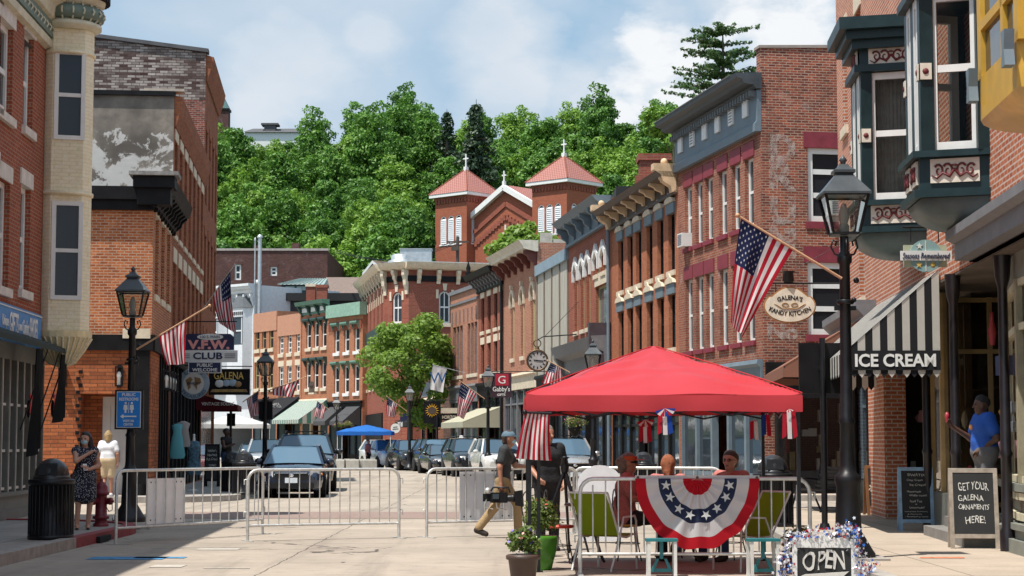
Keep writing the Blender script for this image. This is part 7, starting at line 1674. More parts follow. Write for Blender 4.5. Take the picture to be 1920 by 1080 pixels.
 for sx in (-1, 1):
  for y in (-hz + .92, hz - .98):
   mb = MB(); mb.M = T((sx * (w - .105), y, rad), ry=R(90)); mb.lathe([(rad * .66, -.12), (rad * .95, -.12), (rad, -.08), (rad, .08), (rad * .95, .12), (rad * .66, .12)], n=18); wl = mb.build('wheel', M_tyre, o)
   mb = MB(); mb.M = T((sx * (w - .045), y, rad), ry=R(90) * sx); mb.lathe([(rad * .68, -.03), (rad * .62, .05), (rad * .2, .03), (0, .05)], n=12); mb.build('rim', M_rim, wl)
   mb = MB(); mb.M = T((sx * (w - .16), y, rad), ry=R(90) * sx); mb.lathe([(rad * 1.13, -.16), (rad * 1.13, .164)], n=18); mb.build('wheel_arch', M_blackp, o)
 f0, zt0 = -hz, (.80 if suv else .64)
 mb = MB()
 for sx in (-1, 1):
  x0, x1 = sx * w * .55, sx * w * .86; mb.mark().prismz([(x0, f0 - .02), (x1, f0 + .2), (x1, f0 + .4), (x0, f0 + .3)] if sx > 0 else [(x0, f0 + .3), (x1, f0 + .4), (x1, f0 + .2), (x0, f0 - .02)], zt0 - .06, zt0 + .11)
 mb.each('headlight', M_hl, o)
 mb = MB()
 for sx in (-1, 1): mb.mark().sphere((sx * w * .9, f0 + .32, zt0 + .01), .07, 8, 5, .5, 1.2, .6)
 mb.each('indicator', M_amber, o)
 mb = MB(); mb.prismz([(-w * .5, f0 - .03), (w * .5, f0 - .03), (w * .5, f0 + .1), (-w * .5, f0 + .1)], zt0 - .13, zt0 + .06); gr = mb.build('grille', M_black, o)
 mb = MB(); mb.bar((-w * .48, f0 - .035, zt0 + .05), (w * .48, f0 - .035, zt0 + .05), .02, .025); mb.sphere((0, f0 - .035, zt0 - .01), .06, 10, 5, 1.3, .25, .8); mb.build('grille_trim', M_chrome, gr)
 mb = MB(); mb.prismz([(-w * .66, f0 - .015), (w * .66, f0 - .015), (w * .76, f0 + .2), (-w * .76, f0 + .2)], .27, .43); mb.build('air_intake', M_black, o)
 if plate: mb = MB(); mb.box(-.17, .17, f0 - .06, f0 - .035, .42, .56); mb.build('licence_plate', M_plate, o)
 if rails:
  mb = MB()
  for sx in (-1, 1): mb.mark().tube([(sx * wt * .92, yf + .1, zr + .04), (sx * wt * .92, yf + .3, zr + .11), (sx * wt * .92, yr - .2, zr + .11), (sx * wt * .92, yr, zr + .04)], .022, 5)
  mb.mark().bar((-wt * .9, 0, zr + .1), (wt * .9, 0, zr + .1), .05, .03)
  mb.each('roof_rail', M_black, o)
 return o
def paint(name, c, m=.3): return mat(name, c, .25, m, .05, coat=1.0)
C_blk = paint('car_black', (.012, .014, .018)); C_nvy = paint('car_navy', (.01, .02, .045)); C_wht = paint('car_white', (.62, .62, .6), .0); C_slv = paint('car_silver', (.42, .43, .44), .5); C_red = paint('car_red', (.2, .02, .03)); C_gry = paint('car_charcoal', (.03, .033, .04))
car('dark navy saloon nearest on the left kerb, facing the barricades', 554, 54, 4, C_nvy)
car('black suv with a roof rack directly behind the dark navy saloon', 572, 60.5, 5, C_blk, True, 1.07, rails=True)
car('pale suv parked beyond the black one on the left', 486, 84, 8, C_slv, True, x=-11.0)
car('dark red car farther along the left kerb', 500, 92, 8, C_red, False, x=-12.0)
car('dark car at the far end of the left kerb', 460, 99, 10, C_gry, False, x=-13.6)
car('silver suv parked beside the red tent, facing the camera', 1056, 63.5, 8, C_slv, True, rails=True)
car('white suv behind the walking cameraman', 932, 78, 10, C_wht, True, 1.0)
car('black suv with bright headlights left of the white one', 877, 86, 11, C_blk, True, 1.02, rails=True)
car('black saloon squeezed between two dark suvs', 829, 93, 13, C_blk, False)
car('charcoal suv behind the black saloon', 818, 99, 14, C_gry, True, 1.02)
car('black suv with a chrome grille beside the white suv at the bend', 766, 105, 16, C_blk, True)
car('white suv at the far end of the right kerb, next to the concrete blocks', 721, 109.5, 22, C_wht, True)

# ============================================================ BARRICADES
M_galv = mat('galvanised_steel', (.60, .60, .58), .4, .5, var=.2, scale=9)
def barricade(label, A, B, nb=15, h=1.1, r=.024):
 A = Vector(A); B = Vector(B); d = B - A; L = d.length; o = thing('crowd_barricade', label, 'barricade', (A.x, A.y, 0), math.atan2(d.y, d.x), 'steel crowd barricades across the street')
 mb = MB(); c = .16; q = [(0, 0, .0), (0, 0, h - c)] + [(c - c * math.cos(R(a)), 0, h - c + c * math.sin(R(a))) for a in (22, 45, 68, 90)] + [(L - c + c * math.sin(R(a)), 0, h - c + c * math.cos(R(a))) for a in (0, 22, 45, 68, 90)] + [(L, 0, 0)]
 mb.tube(q, r, 10); mb.build('frame', M_galv, o); mb = MB(); mb.tube([(0, 0, .24), (L, 0, .24)], r * .8, 8); mb.build('lower_rail', M_galv, o)
 mb = MB()
 for k in range(nb): x = L * (k + 1) / (nb + 1); mb.mark().tube([(x, 0, .24), (x, 0, h - (.0 if c < x < L - c else c * .45))], .0098, 6)
 mb.each('bar', M_galv, o)
 mb = MB()
 for x in (0, L): mb.mark().box(x - .03, x + .03, -.28, .28, .0, .012)
 mb.each('foot', M_galv, o)
 mb = MB()
 for x, s_ in ((0, -1), (L, 1)):
  for z in (.45, .95): mb.mark().tube([(x, 0, z), (x + s_ * .06, 0, z), (x + s_ * .06, 0, z - .08)], .01, 5)
 mb.each('hook', M_galv, o); return o
ga = G(217, 1021); gb = G(492, 1001); b1 = barricade('crowd barricade on the left with a white panel, beside the hydrant', ga, gb)
ga = G(464, 1015); gb = G(748, 1009); barricade('crowd barricade in the middle of the street, bare of panels', ga, gb, 14)
ga = G(800, 1008); gb = G(1082, 1000); b3 = barricade('crowd barricade behind the cameraman with a wide white panel', ga, gb)
ga = G(1076, 1000); gb = G(1355, 1003); barricade('crowd barricade behind the tables under the red tent', ga, gb)
ga = G(1088, 1078); gb = G(1520, 1078); bR = barricade('nearest crowd barricade in front of the tent with patriotic bunting', ga, gb, 17, 1.105)
M_panel = mat('white_panel_board', (.72, .73, .76), .6, var=.08)
def panel_on(bar, x0, x1, z0, z1, label, yo=-.03):
 p = bar.matrix_basis @ Vector((x0, yo, 0)); o = thing('hoarding', label, 'hoarding', tuple(p), bar.rotation_euler.z); w_ = x1 - x0
 mb = MB(); mb.box(0, w_, -.004, .004, z0, z1); mb.build('board', M_panel, o); mb = MB()
 for x in (.08, .2, w_ - .2, w_ - .08):
  for z in (z0 + .06, z1 - .06): mb.box(x - .012, x + .012, -.006, -.0045, z - .012, z + .012)
 mb.build('punched_holes', M_black, o)
bpy.context.view_layer.update()
panel_on(b1, .76, 1.66, .27, .97, 'white board tied to the left barricade', .035); panel_on(b3, .62, 1.62, .26, 1.05, 'wide white board on the barricade behind the cameraman', .035)

# ============================================================ STREET FURNITURE
def make_bin():
 r = thing('litter_bin', 'bin', 'litter bin', group='black slatted litter bins'); mb = MB(); mb.lathe([(.31, .0), (.33, .02), (.33, .06), (.29, .07), (.29, .78), (.33, .79), (.34, .86), (.3, .87)], n=24); mb.build('body', M_black, r)
 mb = MB()
 for k in range(30): a = 2 * math.pi * k / 30; c, s = math.cos(a), math.sin(a); mb.mark().tube([(c * .315, s * .315, .07), (c * .315, s * .315, .78)], .013, 5)
 mb.each('slat', M_black, r)
 mb = MB(); mb.lathe([(.27, .87), (.27, .9), (.25, .92)], n=24); mb.sphere((0, 0, .92), .25, 20, 8, z0=0); mb.build('domed_lid', mat('bin_lid', (.02, .021, .023), .3, var=.2), r)
 mb = MB(); mb.add([(-.14, -.252, .93), (.14, -.252, .93), (.13, -.2, 1.1), (-.13, -.2, 1.1)], [(0, 1, 2, 3)], False); mb.build('flap', M_black, r); return r
bin0 = make_bin()
for i, (px, Y, s, lab) in enumerate(((97, 27.3, 1, 'black slatted litter bin beside the woman in the dotted dress'), (1450, 31.5, 1.02, 'black litter bin right of the seated woman with glasses'), (1207, 47, 1, 'black litter bin seen past the red haired woman'), (458, 51, 1, 'black litter bin on the far left pavement by the navy saloon'), (436, 54, 1.0, 'black litter bin left of the other one on the far pavement'))):
 o = bin0 if i == 0 else copy_tree(bin0); o.location = (P(px, 900, Y).x, Y, .125); o.scale = (s, s, s); o['label'] = lab
# hydrant
q = G(189, 987, SW); o = thing('fire_hydrant', 'dark red fire hydrant on the left kerb', 'hydrant', tuple(q)); M_hyd = mat('hydrant_red', (.16, .012, .022), .45, var=.25)
mb = MB(); mb.lathe([(.13, 0), (.13, .05), (.1, .06), (.1, .12), (.14, .13), (.14, .17), (.1, .18), (.095, .5), (.1, .52), (.13, .53), (.13, .57), (.11, .58), (.1, .66), (.06, .73), (.025, .745), (.025, .79), (0, .8)], n=16); mb.build('barrel', M_hyd, o); mb = MB()
for a in (0, 120, 240): c, s = math.cos(R(a - 10)), math.sin(R(a - 10)); mb.mark().tube([(c * .05, s * .05, .42), (c * .15, s * .15, .42), (c * .15, s * .15, .42), (c * .19, s * .19, .42)], [.055, .055, .065, .06], 10); mb.tube([(c * .19, s * .19, .42), (c * .22, s * .22, .42)], .02, 6)
mb.each('outlet', M_hyd, o); mb = MB(); mb.tube([(.19, -.03, .4), (.2, -.06, .28), (.15, -.08, .25), (.1, -.09, .33)], .008, 5); mb.build('chain', M_black, o)
# bench
o = thing('park_bench', 'black slatted iron bench outside the corner shop', 'bench', (P(1535, 900, 38.5).x, 38.5, .125), R(-75)); mb = MB()
for k in range(6): mb.mark().box(-.75, .75, -.22 + k * .08, -.16 + k * .08, .42, .45)
mb.each('seat_slat', M_black, o); mb = MB()
for k in range(6): z = .5 + k * .075; mb.mark().bar((-.75, .27 + k * .02, z), (.75, .27 + k * .02, z), .02, .06)
mb.each('back_slat', M_black, o); mb = MB()
for x in (-.72, .72): mb.mark().tube([(x, -.3, 0), (x, -.22, .25), (x, -.2, .42), (x, .25, .42), (x, .38, .95)], .022, 6); mb.tube([(x, .36, 0), (x, .22, .3), (x, .2, .42)], .022, 6); mb.tube([(x, -.22, .42), (x, -.26, .62), (x, -.1, .66), (x, .28, .64)], .018, 6)
mb.each('side_frame', M_black, o)
# wall lanterns of the corner building
def wl(label, loc, rz): o = thing('wall_lantern', label, 'wall lantern', loc, rz, 'wall lanterns on the orange corner building'); mb = MB(); mb.box(-.05, .05, -.02, 0, -.3, .3); mb.box(-.1, .1, -.2, -.02, .22, .26); mb.box(-.1, .1, -.2, -.02, -.28, -.24); [mb.bar((x, y, -.24), (x, y, .22), .02, .02) for x in (-.09, .09) for y in (-.19, -.03)]; mb.build('cage', M_black, o); mb = MB(); mb.lathe([(.04, -.24), (.04, -.05), (.06, 0), (.04, .1), (0, .12)], (0, -.1, 0), 8); mb.build('bulb', M_bulb, o)
for px, lab in ((224, 'wall lantern right of the white door'), (118, 'wall lantern at the far left of the orange wall')): x, z = front.hit(px, 705); wl(lab, tuple(front.w(x, -.002, z)), front.rz)
frj = Frame(lrow(50), lrow(56))
for k in range(4): wl('wall lantern in the row of four above the street window', tuple(frj.w(2.2 + k * .95, -.12, frj.hit(300, 712)[1])), frj.rz)
# clothes outside the left shop
def cloth_body(label, name, loc, prof, m, mm=None, cat='dress'):
 o = thing(name, label, cat, loc); mb = MB(); mb.lathe(prof, n=12, sy=.5); mb.build('garment', m, o); return o
q = P(326, 800, 53.6); z0 = P(326, 860, 53.6).z; cloth_body('turquoise dress hanging outside the left shop', 'hanging_dress', (q.x + .1, 53.6, z0), [(.2, 0), (.24, .1), (.16, .6), (.12, .75), (.16, .95), (.05, 1.0)], cloth('dress_turquoise', (.13, .42, .48), .2))
q = P(334, 800, 54.4); z0 = P(334, 838, 54.4).z; cloth_body('pale grey dress hanging beside the turquoise one', 'hanging_dress', (q.x + .15, 54.4, z0), [(.2, 0), (.22, .1), (.15, .5), (.2, .68), (.05, .75)], cloth('dress_grey', (.38, .36, .35), .2))
q = P(350, 900, 55.4); o = cloth_body('dress form in a dark blue striped dress on the left pavement', 'dress_form', (q.x + .2, 55.4, .125), [(.2, .45), (.24, .5), (.2, .75), (.15, 1.0), (.2, 1.25), (.16, 1.42), (.05, 1.46)], mat('dress_navy_stripe', (.02, .04, .07), .8, c2=(.12, .25, .33), scale=14), cat='dress form'); mb = MB(); mb.lathe([(.18, 0), (.02, .03), (.02, .45)], n=8); mb.tube([(0, 0, 1.4), (0, 0, 1.6)], [.05, .03], 8); mb.sphere((0, 0, 1.62), .04, 8, 5); mb.build('stand', M_whitep, o)
# chalkboards and menu boards
def aframe(label, px0, px1, yt, yb, Y, mf, lines, rz=0, zg=SW, tilt=8):
 a, b = P(px0, yb, Y), P(px1, yt, Y); w_ = (b.x - a.x); h = b.z - zg; o = thing('sandwich_board', label, 'sandwich board', ((a.x + b.x) / 2, Y, zg), R(rz)); mb = MB(); t_ = R(tilt); M0 = T((0, -math.sin(t_) * h, 0), rx=-t_)
 for sgn, M in ((1, M0), (-1, T((0, math.sin(t_) * h, 0), rx=t_))):
  mb.mark(); mb.M = M; f_ = .055
  mb.box(-w_ / 2, -w_ / 2 + f_, 0, .025, 0, h); mb.box(w_ / 2 - f_, w_ / 2, 0, .025, 0, h); mb.box(-w_ / 2 + f_, w_ / 2 - f_, 0, .025, h - f_, h); mb.box(-w_ / 2 + f_, w_ / 2 - f_, 0, .025, h * .13, h * .13 + f_)
 mb.each('frame', mf, o); mb = MB(); mb.M = M0; mb.box(-w_ / 2 + f_, w_ / 2 - f_, .006, .018, h * .13 + f_, h - f_); bd = mb.build('chalkboard', M_slate, o)
 for s_, x, z, ww, hh in lines:
  q = text(o, s_, ww * w_, hh * h, M_chalk, (0, 0, 0), ex=.001); q.matrix_basis = M0 @ Matrix.Translation((x * w_, .003, z * h))
 return o
aframe('weathered wooden chalkboard reading get your Galena ornaments here', 1781, 1868, 877, 1020, 25.0, mat('driftwood_frame', (.32, .27, .22), .8, var=.3, scale=9), [('GET YOUR', -.0, .78, .62, .1), ('GALENA', -.06, .635, .52, .075), ('ORNAMENTS', .0, .52, .62, .065), ('HERE!', .02, .36, .4, .09)], -6)
aframe('pale blue chalkboard listing cider cream and lemonade', 1685, 1748, 875, 995, 29.9, mat('blue_wood_frame', (.25, .38, .52), .8, var=.25, scale=9), [('SIWATIX', .03, .88, .5, .04), ('Cider Cream', -.02, .8, .45, .03), ('Ice Cream!', .06, .725, .45, .035), ('Homemade', -.05, .62, .4, .03), ('Waffle cones!', .06, .56, .5, .03), ('Iced Tea', .0, .47, .34, .035), ('+', 0, .42, .06, .02), ('Lemonade!', .02, .37, .42, .03), ('Homemade Strawberry', .0, .305, .66, .02), ('& cherry pie', -.05, .265, .4, .02), ('- Strawberry sauce', 0, .225, .66, .022)], -5)
aframe("black menu board for a haunted pub crawl on the left pavement", 384, 412, 832, 886, 60, M_blackp, [("Walker's", 0, .85, .6, .06), ('Haunted', .0, .75, .6, .06), ('Pub Crawl', 0, .65, .7, .06), ('TONIGHT', .05, .5, .5, .05), ('7 PM 9 PM', .05, .4, .5, .04)], 0, SW)
aframe('brown framed chalkboard with a chalk star leaning by the shop corner', 1622, 1642, 872, 945, 36.5, mat('brown_frame', (.18, .08, .03), .7), [('*', 0, .55, .4, .2)], 8)
# far canopies and concrete blocks
def popup(label, px, Y, w_, zv, zp, m, legs=M_whitep, dp=3.0):
 o = thing('canopy_tent', label, 'canopy tent', (P(px, 850, Y).x, Y, 0)); h = w_ / 2; mb = MB(); K = 12; vs = []
 for j in range(K + 1):
  for i in range(K + 1):
   u, v = i / K * 2 - 1, j / K * 2 - 1; k = 1 - max(abs(u), abs(v)); vs.append((u * h, v * dp / 2, zv + .2 + (zp - zv - .2) * k ** .85 + .02 * math.sin(u * 9 + v * 7)))
 mb.add(vs, [(j * (K + 1) + i, j * (K + 1) + i + 1, (j + 1) * (K + 1) + i + 1, (j + 1) * (K + 1) + i) for j in range(K) for i in range(K)], True); q = dp / 2
 c = [(-h, -q), (h, -q), (h, q), (-h, q)]
 for i in range(4): a, b = c[i], c[(i + 1) % 4]; mb.add([(*a, zv), (*b, zv), (*b, zv + .2), (*a, zv + .2)], [(0, 1, 2, 3)], False)
 mb.build('canopy', m, o); mb = MB()
 for x, y in c: mb.mark().tube([(x * .97, y * .97, 0), (x * .97, y * .97, zv + .1)], .02, 5)
 mb.each('leg', legs, o); return o
popup('blue canopy tent by the concrete blocks at the bend', 686, 107.5, 3.1, 1.95, 2.55, cloth('canopy_blue', (.03, .17, .55), .35)); popup('white canopy tent beyond the maroon awning on the left', 437, 95, 3.4, 2.25, 2.95, cloth('canopy_white', (.7, .7, .68), .3))
M_conc = mat('block_concrete', (.40, .38, .34), .9, var=.15)
for k, px in enumerate((637, 649, 661.5, 677, 693)):
 o = thing('concrete_block', 'pale concrete block in the row under the blue canopy', 'concrete block', (P(px, 880, 103.5).x, 103.5 + (.6 if k % 2 else 0), 0), R(6 * (k - 2)), 'concrete blocks under the blue canopy'); mb = MB(); mb.lathe([(.5, 0), (.5, .55), (.46, .6)], n=4, smooth=False, a0=R(45)); mb.cur = 0; mb.box(-.15, .15, -.08, .08, .6, .64); mb.build('block', M_conc, o)
# ============================================================ RED TENT AND ITS TABLES
M_red = cloth('tent_red', (.53, .05, .062), .2, .06, .38)
tx0, tx1, ty0, ty1 = P(985, 760, 21.3).x, P(1505, 760, 21.3).x, 21.3, 24.4
tc_ = Vector(((tx0 + tx1) / 2, (ty0 + ty1) / 2, 0)); hw, hd = (tx1 - tx0) / 2, 1.55
tent = thing('canopy_tent', 'bright red pop up canopy tent over the cafe tables', 'canopy tent', tuple(tc_)); zv, zb, zp = 2.06, 1.875, P(1237, 648, 22.8).z
mb = MB(); K = 64; vs = []
for j in range(K + 1):
 for i in range(K + 1):
  u, v = i / K * 2 - 1, j / K * 2 - 1; m_ = max(abs(u), abs(v)); k = 1 - m_; a = math.atan2(v, u)
  rad_ = abs(math.sin(a * 2)); z = zv + (zp - zv) * (k ** .94) + .016 * math.exp(-((m_ - .55) / .05) ** 2) + .03 * math.sin(m_ * 24 + 4 * math.sin(a * 3)) * rad_ * m_ * k * 2 + .02 * math.exp(-(abs(abs(u) - abs(v)) / .05) ** 2) * m_ - .028 * math.sin(math.pi * m_) * (1 - abs(math.cos(2 * a))) + .008 * math.sin(a * 14 + 1) * m_ * (1 - m_) * 4 + .006 * math.sin(u * 7 + v * 5) * min(1, k * 5) + .06 * math.exp(-((u - .28) ** 2 + (v + .75) ** 2) * 18)
  vs.append((u * hw, v * hd, z))
mb.add(vs, [(j * (K + 1) + i, j * (K + 1) + i + 1, (j + 1) * (K + 1) + i + 1, (j + 1) * (K + 1) + i) for j in range(K) for i in range(K)], True)
mb.build('canopy', M_red, tent); mb = MB()
for x, y in ((-1, -1), (1, -1), (1, 1), (-1, 1)): mb.mark().tube([(x * hw * f_, y * hd * f_, zv + (zp - zv) * (1 - f_) ** .94 + .024 * f_ + .002) for f_ in (.999, .85, .7, .55, .4, .25, .1, .02)], .007, 5)
mb.each('seam', cloth('tent_seam', (.5, .03, .04), .1), tent); mb = MB()
c = [(-hw, -hd), (hw, -hd), (hw, hd), (-hw, hd)]
for i in range(4):
 a, b = Vector(c[i]), Vector(c[(i + 1) % 4]); vs = []; n = 24; nn = Vector(((b - a).y, -(b - a).x)).normalized()
 for q in range(n + 1): p = a.lerp(b, q / n); o_ = nn * (.006 * math.sin(q * .9)); vs += [(p.x, p.y, zv + .001), (p.x + o_.x + nn.x * .004, p.y + o_.y + nn.y * .004, (zv + zb) / 2), (p.x + o_.x * 1.5, p.y + o_.y * 1.5, zb + .006 * math.sin(q * .5))]
 mb.mark().add(vs, [(3 * q + s, 3 * q + 3 + s, 3 * q + 4 + s, 3 * q + 1 + s) for q in range(n) for s in (0, 1)], True)
mb.each('valance', M_red, tent); mb = MB()
for x, y in c + [(-hw + .12, -hd + .9)]: mb.mark().box(x * .97 - .02, x * .97 + .02, y * .97 - .02, y * .97 + .02, 0.012, zv - .03); mb.box(x * .97 - .05, x * .97 + .05, y * .97 - .05, y * .97 + .05, 0, .012)
mb.each('leg', M_black, tent); mb = MB()
for i in range(4):
 a, b = Vector(c[i]) * .97, Vector(c[(i + 1) % 4]) * .97
 for k in range(4): p, q = a.lerp(b, k / 4), a.lerp(b, (k + 1) / 4); z0, z1 = (1.99, 1.83) if k % 2 == 0 else (1.83, 1.99); mb.mark().bar((*p, z0), (*q, z1), .014, .022); mb.bar((p.x, p.y + .02, z1), (q.x, q.y + .02, z0), .014, .022)
for x, y in c: mb.mark().bar((x * .95, y * .95, 1.98), (0, 0, zp - .12), .014, .02)
mb.each('truss', M_black, tent)
flag('red and white striped bunting draped on the left leg of the red tent', 21.25, (1034, 775), (984, 773), ((986, 773), (1031, 775), (1034, 864), (967, 860)), False, 0, .05, dy=-.02, seed=14, pm=M_black)
def ribbon(label, px, py, Y, h, cols, fanw=.12):
 p = P(px, py, Y); o = thing('ribbon_rosette', label, 'ribbon', tuple(p)); m_ = {'r': M_fr, 'w': M_fw, 'b': cloth('ribbon_blue', (.01, .05, .3), .3)}; mb = MB(); n = len(cols)
 for k, ch in enumerate(cols):
  mb.cur = 'rwb'.index(ch); x = (k - (n - 1) / 2) * .045; s = (k - (n - 1) / 2) * .018; mb.add([(x - .025, -.01 * k, 0), (x + .025, -.01 * k, 0), (x + s + .03, -.02 - .01 * k, -h * (.9 + .1 * (k % 2))), (x + s - .02, -.02 - .01 * k, -h)], [(0, 1, 2, 3)], False)
 for k in range(7):
  a = R(200 + 140 * k / 6); mb.cur = k % 2 if 'b' not in cols or k % 3 else 2; a1 = a + R(20); mb.add([(0, -.04, .02), (fanw * math.cos(a), -.05, fanw * .8 * math.sin(a) + .02), (fanw * math.cos(a1), -.05, fanw * .8 * math.sin(a1) + .02)], [(0, 1, 2)], False)
 mb.build('ribbons', [m_['r'], m_['w'], m_['b']], o)
for a in (('red white and blue ribbon rosette at the middle of the tent front', 1246, 769, 21.2, .28, 'rwb'), ('red and white ribbon rosette at the middle of the tent back', 1209, 790, 24.35, .28, 'rwr'), ('red and white ribbon on the back right tent leg', 1413, 790, 24.3, .24, 'rw', .03), ('red and blue ribbon near the front right tent leg', 1436, 778, 23.0, .26, 'br', .03), ('red ribbon at the right end of the tent valance', 1479, 770, 21.3, .32, 'rwr', .05)): ribbon(*a)
# half round bunting on the nearest barricade
o = thing('half_round_bunting', 'pleated half round bunting with white stars on the nearest barricade', 'bunting', tuple(P(1307, 897, bR.location.y - .035))); s = 3500 / bR.location.y; rx, rz_ = 115.5 / s, 131 / s
mb = MB(); nr, na = 30, 72; vs = []
def bpos(r, t_): a = math.pi + math.pi * t_; pl = math.sin(t_ * math.pi * 17) * .022 * (1 - .4 * r) * min(1, r * 4); return (rx * r * math.cos(a), -.03 - pl - .02 * math.sin(r * 3), rz_ * r * math.sin(a) * (1 - .02 * math.sin(t_ * 40)))
for i in range(nr + 1):
 for j in range(na + 1): vs.append(bpos(i / nr, j / na))
mb.add(vs, [], True)
for i in range(nr):
 r = (i + .5) / nr; m_ = 0 if r < .22 or r > .82 else (2 if .42 < r < .62 else 1)
 for j in range(na): k = i * (na + 1) + j; mb.f.append([k, k + na + 1, k + na + 2, k + 1]); mb.mi.append(m_); mb.sm.append(True)
cl_ = mb.build('pleated_cloth', [cloth('bunting_red', (.55, .012, .025), .35), cloth('bunting_white', (.72, .71, .72), .35), cloth('bunting_navy', (.025, .035, .08), .2)], o); mb = MB()
for t_ in (.06, .17, .3, .42, .58, .7, .83, .94): x, y, z = bpos(.52, t_); mb.mark().prism([(x + a, z + b) for a, b in starpoly((0, 0), .062, t_)], y - .035, y - .031)
mb.each('star', M_star, cl_); mb = MB(); mb.box(-rx, rx, -.03, -.02, -.02, .035); mb.build('header_band', MATS['bunting_white'], o); mb = MB()
for x in (-rx + .03, 0, rx - .03): mb.mark().sphere((x, -.035, .01), .018, 8, 4, 1, .4, 1)
mb.each('grommet', M_brz, o)
# chairs
M_sling = cloth('sling_green', (.22, .34, .015), .4); M_wf = mat('white_chair_frame', (.66, .65, .62), .4)
def sling(label, x, y, rz):
 o = thing('sling_chair', label, 'chair', (x, y, 0), R(rz), 'green sling chairs'); mb = MB(); K = 8
 mb.add([v for k in range(K + 1) for v in ((-.24, .2 + .3 * (k / K) ** 1.1, .42 + .5 * k / K), (.24, .2 + .3 * (k / K) ** 1.1, .42 + .5 * k / K))], [(2 * k, 2 * k + 1, 2 * k + 3, 2 * k + 2) for k in range(K)], True); mb.build('backrest', M_sling, o)
 mb = MB(); mb.add([(-.24, -.25, .43), (.24, -.25, .43), (.24, .0, .39), (-.24, .0, .39), (.24, .2, .42), (-.24, .2, .42)], [(0, 1, 2, 3), (3, 2, 4, 5)], True); mb.build('seat', M_sling, o); mb = MB()
 for s in (-1, 1):
  mb.mark().tube([(s * .26, -.27, 0), (s * .26, -.26, .43), (s * .26, -.0, .39), (s * .26, .2, .41), (s * .26, .5, .93)], .014, 6); mb.mark().tube([(s * .26, .42, 0), (s * .27, .2, .41), (s * .27, .1, .63), (s * .27, -.2, .64), (s * .26, -.26, .58), (s * .26, -.26, .4)], .014, 6)
 mb.each('side_frame', M_wf, o); mb = MB(); mb.tube([(-.26, .5, .93), (.26, .5, .93)], .014, 6); mb.build('top_rail', M_wf, o); mb = MB(); mb.tube([(-.26, .3, .2), (.26, .3, .2)], .012, 6); mb.build('stretcher', M_wf, o)
sling('green sling chair with its back to the camera behind the bunting', 1.15, 22.7, 150); sling('green sling chair seen from the side, right of the bunting', 2.78, 22.5, -58)
def bistro(label, x, y, rz, seat):
 o = thing('bistro_chair', label, 'chair', (x, y, 0), R(rz), 'black wire bistro chairs'); mb = MB(); mb.lathe([(.17, .44), (.19, .45), (.19, .47), (.17, .48), (0, .485)], n=16); mb.build('seat', seat, o); mb = MB()
 for a in (45, 135, 225, 315): c_, s_ = math.cos(R(a)), math.sin(R(a)); mb.mark().tube([(c_ * .14, s_ * .14, .44), (c_ * .17, s_ * .17, .2), (c_ * .22, s_ * .22, 0)], .009, 5)
 mb.each('leg', M_black, o); mb = MB(); mb.tube([(-.17, .1, .45)] + [(.19 * math.cos(R(a)), .17, .7 + .22 * math.sin(R(a))) for a in range(180, -1, -20)] + [(.17, .1, .45)], .009, 5); mb.tube([(.09 * math.cos(R(a)), .165, .72 + .1 * math.sin(R(a))) for a in range(0, 360, 30)], .007, 5, True); mb.build('back_hoop', M_black, o); mb = MB(); mb.tube([(.16 * math.cos(R(a)), .16 * math.sin(R(a)), .22) for a in range(0, 360, 30)], .006, 5, True); mb.build('leg_ring', M_black, o)
M_seat = mat('seat_orange_red', (.50, .06, .03), .4); M_seat2 = mat('seat_mustard', (.5, .28, .05), .5)
for a in (('bistro chair with an orange red seat left of the first table', .6, 23.9, 80, M_seat), ('bistro chair with a hooped back behind the green flower pot', .36, 25.2, 20, M_seat), ('bistro chair under the man with sunglasses', 1.5, 24.4, 95, M_seat2), ('bistro chair under the red haired woman', 2.08, 25.0, 185, M_seat), ('bistro chair under the woman with glasses', 2.86, 24.6, -40, M_seat2)): bistro(*a)
def table(label, x, y, r=.38):
 o = thing('cafe_table', label, 'table', (x, y, 0), 0, 'cafe tables under the tent'); mb = MB(); mb.lathe([(r, .71), (r + .01, .72), (r, .745), (0, .746)], n=24); mb.build('tabletop', mat('tabletop_wood', (.10, .04, .03), .4), o); mb = MB()
 for a in (45, 135, 225, 315): c_, s_ = math.cos(R(a)), math.sin(R(a)); mb.mark().tube([(c_ * .05, s_ * .05, .7), (c_ * .2, s_ * .2, .58), (c_ * .12, s_ * .12, .35), (c_ * .22, s_ * .22, .1), (c_ * .28, s_ * .28, .0)], .018, 6)
 mb.each('leg', M_black, o)
table('round cafe table at the left end of the tent', .98, 24.2, .3); table('round cafe table between the three seated people', 2.2, 24.2)
q = P(1125, 870, 28.6); o = thing('folded_table', 'white round topped folding table standing on edge behind the tent', 'table', (q.x, 28.6, 0), 0); mb = MB(); mb.prism([(-.34, .03), (.34, .03), (.34, .9)] + [(.34 * math.cos(R(a)), .9 + .28 * math.sin(R(a))) for a in range(15, 180, 15)] + [(-.34, .9)], 0, .05); mb.build('tabletop', M_panel, o); mb = MB(); mb.tube([(-.25, .06, 0), (-.25, .06, .8)], .012, 5); mb.tube([(.25, .06, 0), (.25, .06, .8)], .012, 5); mb.build('folded_legs', M_galv, o)
M_teal = mat('teal_plastic', (.015, .16, .18), .45)
